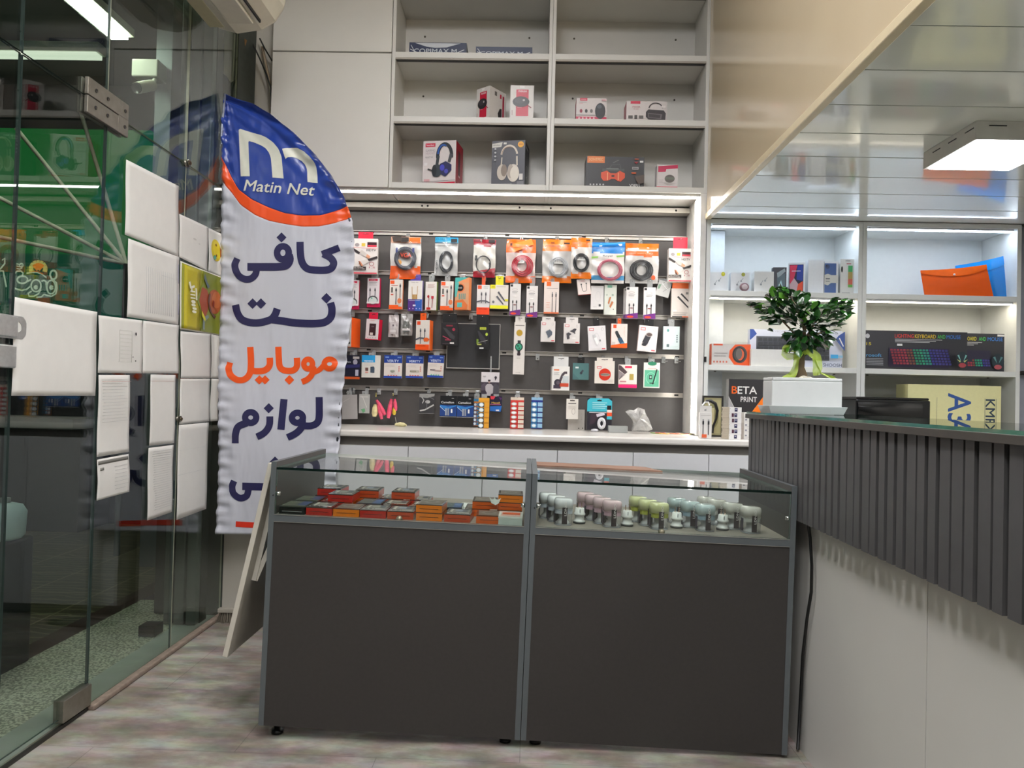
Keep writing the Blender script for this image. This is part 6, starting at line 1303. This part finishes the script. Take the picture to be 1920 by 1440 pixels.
upbox('speaker_box', 'wide white and red box with a handled boombox picture', 'box', (1174,190,1250,227), [('r',.10,.0,.34,.12,'#cc3350'),('t','SPEAKER',.14,.26,.06,'#c07880',.2),('t','RS-660',.18,.36,.05,'#c07880',.12),('r',.05,.66,.16,.80,'#5a5654'),('r',.20,.64,.27,.82,'#4a4644'),('r',.31,.66,.42,.80,'#5a5654'),('r',0,.86,1,1,'#b83052'),('o',.72,.36,.17,.28,.025,'#3a3436',10,170),('p',[(.48,.5),(.54,.38),(.92,.42),(.97,.55),(.96,.84),(.90,.94),(.54,.84),(.48,.72)],'#2a2226'),('p',[(.53,.54),(.88,.60),(.86,.82),(.54,.76)],'#6a6266'),('p',[(.55,.58),(.84,.63),(.83,.78),(.56,.73)],'#332c30'),('r',.86,.20,.96,.30,'#e8e0de')], '#d5cdcb', .10, S2, side='#b02a48')
hp = [('r',.07,.05,.37,.13,'#d4284a'),('t','headset',.10,.09,.04,'#f0d8dc',.24),('t','GAMING',.08,.21,.05,'#a89ea4',.29),('t','HEADSET',.08,.27,.05,'#c4b2ba',.29),('t','RS-ET10',.08,.36,.035,'#8a8488',.22),('r',.05,.48,.14,.54,'#e6e2e2'),('r',.05,.84,.22,.90,'#d8a8ac'),
      ('o',.66,.34,.21,.26,.10,'#2c3038',-10,190),('o',.62,.30,.16,.20,.05,'#2f5aa8',60,180),('l',[(.47,.34),(.42,.62)],.09,'#3a4044'),('l',[(.86,.30),(.80,.48)],.09,'#4a4c52'),('e',.44,.66,.16,.14,'#3a4248'),('e',.36,.66,.07,.13,'#2a2e34'),('p',[(.52,.52),(.70,.46),(.88,.54),(.88,.66),(.70,.80),(.56,.74)],'#2c2f5c'),('e',.60,.60,.07,.07,'#4a4cc0'),('e',.72,.68,.06,.05,'#4a4cb0'),('l',[(.16,.62),(.34,.67)],.035,'#2c2c30'),
      ('l',[(0,.905),(1,.88)],.010,'#5a5556'),('p',[(0,.94),(1,.915),(1,1),(0,1)],'#c41c3c')]
upbox('headset_box', 'white and crimson box with a black and blue gaming headset picture', 'box', (792,262,856,340), hp, '#d8d0cf', .15, S1, yaw=.16, side='#a81430', sart=[('p',[(.3,.15),(.6,.2),(.6,.75),(.35,.7)],'#4a1420'),('r',.38,.70,.6,.74,'#d8b0b4'),('r',.30,.86,.85,.93,'#c86a7a')])
hq = [('p',[(0,.06),(.32,.03),(.28,.13),(0,.15)],'#cfccc4'),('t','wireless',.03,.09,.03,'#77777a',.22),('r',.35,.04,.44,.08,'#d8d6d0'),('e',.87,.09,.09,.065,'#e8a82a'),('t','wow',.81,.09,.03,'#b0501c',.12),('o',.53,.33,.24,.22,.055,'#d4c9bc',10,172),('o',.50,.32,.20,.18,.02,'#8f7462',60,172),('l',[(.31,.36),(.29,.56)],.035,'#cfc6ba'),('l',[(.76,.34),(.77,.54)],.045,'#d4c9bc'),('e',.32,.68,.15,.17,'#c9bfb4'),('e',.38,.64,.09,.13,'#8a7c72'),('e',.66,.70,.18,.19,'#d8cfc4'),('e',.58,.66,.09,.15,'#b3a79c'),('e',.70,.71,.13,.15,'#e0d8cc'),('r',.84,.72,.95,.85,'#dcd8d4')]+[('e',.11,.18+.08*i,.03,.02,'#c0c0c4') for i in range(4)]+[('t','WIRELESS HEADPHONES',.03,.945,.035,'#b9b9bc',.6),('r',.78,.88,.98,.96,'#7a7a80')]
upbox('headphone_box', 'dark grey box with cream over ear headphones picture and an orange round sticker', 'box', (921,262,984,342), hq, '#55565e', .155, S1, yaw=.14, side='#2c3038', sart=[('r',.2,.08,.75,.12,'#b9b9bc'),('o',.45,.6,.18,.12,.03,'#8a8a90'),('e',.35,.75,.06,.04,'#9a9aa0'),('e',.5,.88,.08,.03,'#77777c')])
bb = [('r',.02,-.01,.32,.20,'#e0762a'),('t','SONTPEC',.05,.09,.09,'#f6c48a',.24),('l',[(.40,.38),(.44,.26),(.58,.24),(.60,.38)],.012,'#4a504e'),('l',[(.46,.20),(.56,.10)],.008,'#7a7c7a'),('r',.28,.38,.66,.46,'#3f4644'),('r',.35,.36,.56,.40,'#6a706c'),('p',[(.26,.50),(.36,.44),(.42,.52),(.52,.52),(.58,.44),(.67,.52),(.67,.66),(.60,.78),(.54,.76),(.50,.70),(.44,.70),(.38,.76),(.30,.76),(.26,.66)],'#d84a20'),('r',.365,.50,.38,.74,'#f0a070'),('r',.55,.50,.565,.74,'#f0a070'),('e',.465,.61,.03,.03,'#2a1a14'),('t','V3055',.75,.90,.09,'#d6d6d6',.18),('r',.92,.12,.98,.18,'#e2e2e0'),('r',.79,.32,.90,.40,'#a9a6a6'),('r',.80,.34,.89,.38,'#5a5658'),('p',[(.82,.16),(.90,.16),(.86,.22)],'#a8242e'),('r',.78,.49,.86,.53,'#d8602a'),('r',.83,.06,.90,.09,'#c8542a')]+[('e',.08+.055*i,.89,.014,.025,'#c0c0c0') for i in range(5)]+[('p',[(.84,.62),(1,.56),(1,.82),(.9,.86),(.86,.74)],'#4a3a30')]
upbox('speaker_box', 'black box with an orange boombox picture on the lowest shelf', 'box', (1098,294,1207,349), bb, '#26262a', .12, S1, group='boxes on the upper shelves')
upbox('gadget_box', 'small white and crimson box right of the black boombox box', 'box', (1231,309,1270,350), [('p',[(.06,.06),(1,0),(1,.14),(.45,.18),(.42,.28),(.06,.3)],'#c22a54'),('e',.62,.56,.24,.16,'#5f5a56'),('r',.40,.50,.84,.60,'#6a7064'),('p',[(.3,.72),(.96,.76),(.5,.82)],'#b9b2b0'),('r',0,.88,1,1,'#cc1f4a'),('r',0,.05,.06,.85,'#c9c3c0')]+txl(.1,.3,.62,.72,3,'#b4a6a8'), '#d6cfce', .06, S1)

# ================================================================ BOXES ON THE RIGHT SHELVES
T1, T2 = RZ[1]+.028, RZ[0]+.028
def rbox(name, label, cat, bx, art, base, th, rest, yaw=0, side=None, sart=None, Y=3.90, group='boxes on the lit right shelves', lsart=None):
    return upbox(name, label, cat, bx, art, base, th, rest, yaw, side, sart, Y=Y, group=group)
WB = '#d6d8da'
er = lambda e: [('l',[(.32,.60),(.40,.50),(.44,.42)],.03,'#9aa0a4'),('l',[(.52,.44),(.62,.34),(.66,.28)],.03,'#9aa0a4'),('e',.34,.62,.05,.05,'#8a9094'),('e',.55,.44,.05,.05,'#9aa0a4')]+e
rbox('earbud_box', 'small white earbud box with a yellow round sticker, leftmost on the lit shelf', 'box', (1328,510,1363,543), er([('e',.76,.10,.10,.11,'#c9c62c'),('e',.76,.08,.05,.05,'#e0dc50')]), WB, .05, T1, yaw=.06, group='small white earbud boxes')
rbox('earbud_box', 'small white earbud box with an olive round sticker, second on the lit shelf', 'box', (1370,511,1404,543), er([('e',.66,.10,.10,.10,'#9a9c34')]), WB, .05, T1, yaw=.05, group='small white earbud boxes')
rbox('earbud_box', 'small white earbud box without a sticker beside the dark phone box', 'box', (1414,509,1450,544), er([]), '#d9d8d4', .05, T1, group='small white earbud boxes')
c = at(1396, 538, Y=3.87); root = thing('watch', 'small rose and grey watch lying against the second earbud box', 'watch', (c.x, 3.87, T1))
wt = MB().lathe([(.019,0),(.023,.003),(.023,.008),(.019,.011)], P('#8a6c70', .3, .4), 20); wt.v = [(c.x+v[0]*1.1, 3.868+v[2], T1+.0245+v[1]) for v in wt.v]; wt.build('case', root)
wt = MB().lathe([(.015,0),(.012,.003)], P('#c9b9ba', .2), 20); wt.v = [(c.x+v[0]*1.1, 3.8675-v[2], T1+.0245+v[1]) for v in wt.v]; wt.build('dial', root)
rbox('phone_box', 'dark phone box with a slanted handset picture', 'box', (1449,501,1473,545), [('p',[(.0,.0),(1,0),(1,.05),(.2,.3),(.2,1),(0,1)],'#1f2230'),('p',[(.28,.22),(.86,.04),(.92,.16),(.34,.44)],'#8a9aa0'),('p',[(.30,.42),(.9,.22),(.88,.98),(.34,.98)],'#3a5662'),('p',[(.4,.7),(.6,.5),(.8,.9),(.5,.95)],'#9ac4d0')], '#232838', .04, T1, group='phone boxes', yaw=.1)
rbox('phone_box', 'white phone box with a red and blue glowing screen', 'box', (1478,492,1505,545), [('r',.05,.06,.93,.97,'#1c2440'),('p',[(.08,.08),(.55,.08),(.35,.5),(.08,.7)],'#d83a5a'),('p',[(.55,.08),(.90,.08),(.90,.6),(.5,.55)],'#23409a'),('p',[(.08,.7),(.35,.5),(.7,.75),(.5,.96),(.08,.96)],'#c9aab0'),('p',[(.6,.7),(.90,.6),(.90,.96),(.5,.96)],'#d8482a'),('r',.2,.26,.75,.28,'#d6c8d8')], WB, .045, T1, yaw=.25, group='phone boxes', sart=[('r',.35,.38,.65,.62,'#b9bbc0')])
rbox('phone_box', 'blank white phone box between the two coloured screens', 'box', (1515,487,1543,546), [], '#d9dadc', .05, T1, yaw=.05, group='phone boxes')
rbox('phone_box', 'white phone box with a blue phone back and a paper seal strip', 'box', (1545,490,1570,546), [('r',.02,.06,.86,.97,'#2f5590'),('e',.22,.16,.16,.07,'#223c68'),('e',.16,.14,.06,.03,'#11203c'),('p',[(.0,.42),(.25,.38),(.5,.42),(1,.42),(1,.66),(.5,.66),(.25,.74),(0,.70)],'#c9c8c0'),('r',.1,.52,.4,.55,'#55585c'),('r',.1,.6,.4,.62,'#55585c')], WB, .045, T1, yaw=.04, group='phone boxes')
rbox('phone_box', 'white phone box with a green to red gradient screen, rightmost', 'box', (1575,486,1604,547), [('e',.10,.29,.06,.09,'#16181a'),('r',.38,.12,.66,.14,'#a02830'),('r',.48,.18,.76,.36,'#3aa05a'),('r',.48,.36,.76,.56,'#a9904a'),('r',.48,.56,.76,.72,'#c9604a'),('r',.48,.72,.76,.80,'#6ab04a'),('r',.1,.95,.6,.97,'#6a6a6c'),('r',.3,.04,.6,.06,'#7a7a7c')], '#d4d2cc', .045, T1, yaw=.04, group='phone boxes')
# plastic folders leaning
def folder(name, label, px, Y, col, z, flapc):
    q = [at(x, y, Y=Y) for x, y in px]; zb = min(p.z for p in q[2:]); q[2].z = q[3].z = z
    m = P(col, .12, noise=.02, coat=.8); root = thing(name, label, 'folder', ((q[0].x+q[1].x)/2, Y, z), 'plastic button folders')
    def fn(d):
        def f(u, v):
            t_ = q[0].lerp(q[1], u); b_ = q[3].lerp(q[2], u); p = t_.lerp(b_, v); lean = .035*(1-v)
            return Vector((p.x, Y+lean+d-.006*math.sin(PI*u)*math.sin(PI*v), p.z-.006*math.sin(PI*u)*(1-v)))
        return f
    MB().grid(fn(0), 14, 10, m).grid(fn(.004), 14, 10, m).build('pocket', root)
    def ff(u, v): 
        b = fn(-.003)(u, v*(.10+.18*math.sin(PI*u)**.7)); return b
    MB().grid(ff, 20, 5, P(flapc, .12, coat=.8)).build('flap', root)
    c = fn(-.005)(.48, .22); bt = MB().lathe([(.006,0),(.005,.003)], P('#e0d8d0', .2), 12, (0,0,0))
    bt.v = [tuple(Matrix.Translation(c) @ Matrix.Rotation(PI/2, 4, 'X') @ Vector(v)) for v in bt.v]; bt.build('button', root)
folder('document_folder', 'large blue glossy plastic folder behind the orange one', [(1799,496),(1906,473),(1900,553),(1797,550)], 3.93, '#0a7ccc', T1, '#1288d8')
folder('document_folder', 'orange glossy plastic folder leaning at the front of the shelf', [(1733,505),(1857,494),(1863,552),(1734,550)], 3.875, '#e8590a', T1, '#ee620e')
# middle shelf
rbox('watch_box', 'grey and orange box with a black braided band picture', 'box', (1334,645,1406,680), [('p',[(.46,.30),(.60,.02),(1,0),(1,1),(.58,.96),(.44,.62)],'#e0541a'),('r',.04,.0,.28,.08,'#d0583c'),('e',.72,.48,.19,.40,'#4a4644'),('e',.74,.48,.10,.28,'#d8603a'),('e',.70,.45,.08,.26,'#6a6460'),('o',.70,.48,.15,.32,.03,'#2c2a2a')]+txl(.06,.40,.42,.55,2,'#8f8a88',.03)+[('e',.06+.08*i,.84,.022,.05,'#c06a5a') for i in range(5)], '#c4c0be', .05, T2, side='#d8521c')
kb = [('p',[(0,0),(.04,.0),(.075,.12),(.01,.28),(0,.28)],'#2a4a9a'),('r',.07,.18,.86,.80,'#4a4e58')]+[('r',.09+.054*i,.22+.115*j,.135+.054*i,.31+.115*j,'#2b2e36') for j in range(5) for i in range(14)]+[('p',[(1,.02),(1,.54),(.90,.24),(.93,.14)],'#2f4c94'),('l',[(.94,.2),(.985,.42)],.012,'#d8dae2'),('r',.85,.64,.93,.74,'#3aa0dc'),('r',.93,.66,.98,.72,'#8ab8d8'),('t','SHOOSH',.77,.92,.09,'#4a5670',.20),('t','SH-HS',.80,.08,.06,'#8a90a4',.12),('t','KEYBOARD',.2,.06,.05,'#a9adbd',.2)]
rbox('keyboard_box', 'pale box with a dark keyboard picture and blue corner logos behind the bonsai', 'box', (1405,619,1576,683), kb, '#c3c9dc', .04, T2, Y=3.955)
rbox('long_box', 'long blank white box in front of the keyboard box', 'box', (1408,655,1486,685), [], '#dcdcd9', .03, T2, Y=3.875)
def rgb(n, x0, x1, v0, v1): 
    cs = ['#8a2a3c','#9a3040','#a03848','#7a4a3c','#2c8a6a','#2f9a78','#2c8a80','#3a3a8c','#42408c','#3f3c84','#36347a']; A = []
    for j in range(6):
        for i in range(n): A.append(('r', x0+(x1-x0)*i/n, v0+(v1-v0)*j/6, x0+(x1-x0)*(i+.78)/n, v0+(v1-v0)*(j+.7)/6, cs[int(i/n*len(cs))]))
    return A
face = lambda u: [('e',u,.72,.055,.20,'#20303a'),('p',[(u-.045,.62),(u-.03,.60),(u-.01,.78)],'#7ab8b4'),('p',[(u+.045,.62),(u+.03,.60),(u+.01,.78)],'#7ab8b4'),('p',[(u-.05,.72),(u-.015,.76),(u-.02,.80)],'#c9cc7a'),('p',[(u+.05,.72),(u+.015,.76),(u+.02,.80)],'#c9cc7a'),('e',u,.87,.035,.06,'#a8404a')]
kk = [('t','LIGHTING',.31,.13,.10,'#e0403a',.18),('t','KEYBOARD',.50,.13,.10,'#e0c02c',.20),('t','AND',.715,.13,.10,'#4ab85a',.075),('t','MOUSE',.80,.13,.10,'#3a7ac8',.135)]+[('r',.31,.21+.035*i,.76-.06*i,.225+.035*i,'#b9bcc0') for i in range(3)]+[('r',.33,.335,.38,.39,'#e0e2e4'),('r',.25,.44,.825,.94,'#2c2440')]+rgb(18,.265,.81,.47,.90)+[('t','rosoft',.0,.66,.085,'#4a9ad0',.145),('t','15',.0,.37,.07,'#d8c82c',.045),('e',.01,.17,.02,.06,'#c9c9cc')]+[('r',0,.74+.04*i,.16,.755+.04*i,'#9a9ca0') for i in range(5)]+face(.90)
rbox('keyboard_box', 'wide black keyboard box with rainbow lettering in front', 'box', (1616,621,1808,687), kk, '#32333a', .05, T2, Y=3.885)
rbox('keyboard_box', 'black keyboard box with rainbow lettering half hidden behind the wide one', 'box', (1760,625,1886,690), [('t','KEYBOARD',.30,.14,.10,'#c9c03a',.24),('t','AND',.575,.14,.10,'#4ab85a',.10),('t','MOUSE',.70,.14,.10,'#3a7ac8',.22),('r',.84,.02,.94,.07,'#dadada')]+[('r',.40,.23+.035*i,.62-.06*i,.245+.035*i,'#b9bcc0') for i in range(3)]+[('r',.36,.44,.74,.92,'#2c2a40')]+rgb(10,.37,.73,.48,.88)[33:]+[('e',.83,.72,.09,.20,'#20303a'),('p',[(.76,.62),(.79,.60),(.82,.78)],'#5a8a8c'),('p',[(.90,.62),(.87,.60),(.84,.78)],'#5a8a8c'),('e',.83,.87,.055,.06,'#a8505a')], '#32333a', .05, T2, Y=3.945)
# worktop items at the right
ZW = .9801
br_ = [('p',[(0,0),(1,0),(1,.28),(.42,.78),(0,.30)],'#2c2a2c'),('p',[(0,.32),(.42,.80),(.44,1),(.24,1),(0,.68)],'#a8a6a8'),('p',[(1,.28),(1,1),(.42,1),(.40,.80)],'#f07a12'),('p',[(0,.70),(.26,1),(0,1)],'#f07a12'),('t','B',.08,.19,.13,'#e8641c',.16),('t','ETA',.25,.19,.13,'#e6e4e2',.55),('t','PRINT',.34,.35,.09,'#e2e0de',.46),('t','Digital',.07,.56,.08,'#2a2828',.40,-48),('t','Office Paper',.03,.66,.045,'#3a3838',.36,-48),('t','A4',.55,.90,.14,'#f4d8b8',.38)]
upbox('paper_ream', 'black and orange paper ream standing on the worktop left of the plant pot', 'paper ream', (1365,711,1430,800), br_, '#cfcbc6', .05, ZW, Y=3.86, group='boxes on the worktop')
upbox('framed_picture', 'small dark framed olive green picture at the left end of the right worktop', 'picture', (1317,742,1355,806), [('r',.06,.05,.90,.96,'#8f8a66'),('r',.10,.10,.86,.92,'#a39c74'),('e',.48,.5,.3,.3,'#7c7a50'),('r',.4,.3,.56,.7,'#b4ac84')], '#1f1d1c', .02, ZW, Y=3.80)
p = [at(x, y, Y=3.72) for x, y in ((1320,757),(1325,752),(1333,752),(1341,757),(1345,770),(1343,785),(1337,800),(1336,812))]
MB().tube(p, .006, BLACK, 8, radii=[.004,.008,.009,.009,.008,.006,.006,.006]).build('headband', o=p[-1], label='black headphone band standing before the olive picture', cat='headband')
p = [at(x, y, Y=3.69) for x, y in ((1317,760),(1322,754),(1328,754),(1330,760))]
MB().tube(p, .004, P('#d6d6d4', .3), 6).build('white_cable', o=p[0], label='short white cable end beside the black headband', cat='cable')
item('cable_box', 'white cable box with two black plugs and an orange mark on the worktop', 'box', (1312,774,1334,821), [('r',.1,.10,.9,.12,'#b9b5b0')]+cab2(.30,.74,.26,.86,'#2c2c30',.07,.20)+[('r',.2,.84,.6,.97,'#d8603a'),('e',.45,-.1,.1,.03,'#888888')], '#d9d6d2', .05, Y=3.60, rest=ZW, yaw=-.15, group='boxes on the worktop')
item('box_lid', 'loose white curved paper flap on top of the cable box with the orange mark', 'paper', (1313,761,1334,774), [('l',[(.4,.5),(.6,.45)],.04,'#8a8680')], '#cfccc8', .004, Y=3.62, yaw=-.15)
def smallbox(label, bx, Y, deep=.10, mark='#2c2a4a', side='#c9c0b0', yaw=.25, dk=True):
    x0, y0, x1, y1 = bx; w = (x1-x0)*Y/F/math.cos(yaw); zt_ = at((x0+x1)/2, y0, Y=Y).z; zb_ = at((x0+x1)/2, y1, Y=Y).z
    return zt_, zb_
# stack of slim boxes: the left flank (cream, long) and the right end (white with a dark badge)
n = 6; HB = .0268
x_corner = at(1367, 800, Y=3.575).x
for i in range(n):
    z0_ = ZW+.0004+i*HB; jig = rs.uniform(-.002, .002)
    mb = MB().box(0, .062, 0, .10, 0, HB-.0007, P('#d6d0c4', .45), mats=[None, None, P('#e0dedc', .4), None, None, P('#cdc4b2', .5)])
    mb.art([('r',.42,.15,.66,.85,'#26264a'),('r',.47,.3,.6,.5,'#a9a9c0')]+([('r',.2,.15,.38,.85,'#4a2438')] if i in (1, 3, 4) else [])+[('r',.02,.2,.06,.3,'#8a8680')], .062, HB-.001, Matrix.Translation((.031, 0, HB/2)))
    mb.art([('e',.08,.5,.04,.3,'#3a3632'),('l',[(.35,.3),(.95,.35)],.006,'#9a9080'),('l',[(.35,.55),(.9,.6)],.006,'#a89e8e')], .10, HB-.001, Matrix.Translation((0, .05, HB/2)) @ Matrix.Rotation(-PI/2, 4, 'Z'))
    mb.build('battery_box', label=('lowest','second lowest','third lowest','third highest','second highest','topmost')[i]+' slim white box of the front stack on the worktop', cat='box', group='slim boxes stacked on the worktop', loc=(x_corner+jig, 3.575, z0_), rot=(0, 0, .12))
for i in range(5):
    z0_ = ZW+.0004+i*HB
    mb = MB().box(0, .05, 0, .09, 0, HB-.0007, P('#d9d7d4', .4)); mb.art([('r',.1,.2,.3,.5,'#8a8a94'),('r',.1,.6,.7,.66,'#b0aeac')], .05, HB-.001, Matrix.Translation((.025, 0, HB/2)))
    mb.build('battery_box', label=('lowest','second lowest','middle','second highest','topmost')[i]+' slim white box of the rear stack half hidden by the reception', cat='box', group='slim boxes stacked on the worktop', loc=(at(1395, 800, Y=3.66).x, 3.66, z0_), rot=(0, 0, -.05))
# A3 box and printer on the worktop behind the reception
a3 = [('r',.34,.24,.345,1,'#6a6a70'),('l',[(.33,.26),(.36,.26)],.004,'#6a6a70')]
upbox('paper_box', 'cream A3 paper box with blue sideways lettering behind the reception', 'box', (1701,722,1871,812), [('t','A3',.555,.14,.40,'#2f5498',.33,-90),('t','A',.555,.72,.40,'#6a86b0',.14,-90),('t','KMP',.885,.23,.16,'#2c3f52',.28,-90),('r',.825,.22,.829,.95,'#4a5a66'),('r',.945,.22,.949,.95,'#4a5a66'),('r',.31,.22,.313,1,'#7a7a78'),('p',[(.86,.74),(.885,.70),(.91,.74),(.885,.78)],'#2f5498'),('e',.93,.73,.012,.02,'#2f5498')], '#ddd9a2', .12, ZW, Y=3.80)
root = thing('printer', 'glossy black printer on the worktop behind the reception glass', 'printer', (at(1677,790,Y=3.6).x, 3.66, ZW))
xa_, xb_ = at(1607, 760, Y=3.56).x, at(1747, 760, Y=3.56).x; zt_ = at(1680, 750, Y=3.56).z
PB = P('#0c0e10', .12, noise=.05, coat=.3, name='gloss_black')
MB().box(xa_, xb_, 3.57, 3.83, ZW+.0005, zt_, P('#0e1012', .25)).build('body', root, bevel=.006)
MB().box(xa_+.004, xb_-.004, 3.575, 3.82, zt_+.0005, zt_+.012, PB).build('lid', root, bevel=.004)
MB().grid(lambda u, v: (xa_+.008+(xb_-xa_-.05)*u, 3.568-.012*math.sin(PI*u)*.6-.006*math.sin(PI*v), zt_-.015-(.09-.03*(2*u-1)**2)*v), 20, 8, PB).build('front_panel', root)
# dark edge on the folder shelf, small usb adapter on the left stile
c = at(1321, 674, Y=3.86); MB().box(c.x-.006, c.x+.006, 3.842, 3.8495, c.z-.014, c.z+.014, BLACK).build('usb_adapter', o=(c.x, 3.85, c.z), label='tiny black connector on the left stile of the lit shelf', cat='adaptor')
for _o in [o for o in COL.objects if o.parent is None and o.type in ('MESH', 'EMPTY') and 'label' not in o and 'kind' not in o]: print('UNLABELLED', _o.name)

import re as _re
for _o in COL.objects:
    if _o.parent is None and 'label' in _o and len(_o['label'].split()) > 16: print('LONG', _o.name, len(_o['label'].split()), _o['label'])
_d = {}
for _o in COL.objects:
    if _o.parent is None and 'label' in _o: _d.setdefault(_o['label'], []).append(_o.name)
for k, v in _d.items():
    if len(v) > 1: print('DUP', k, v)
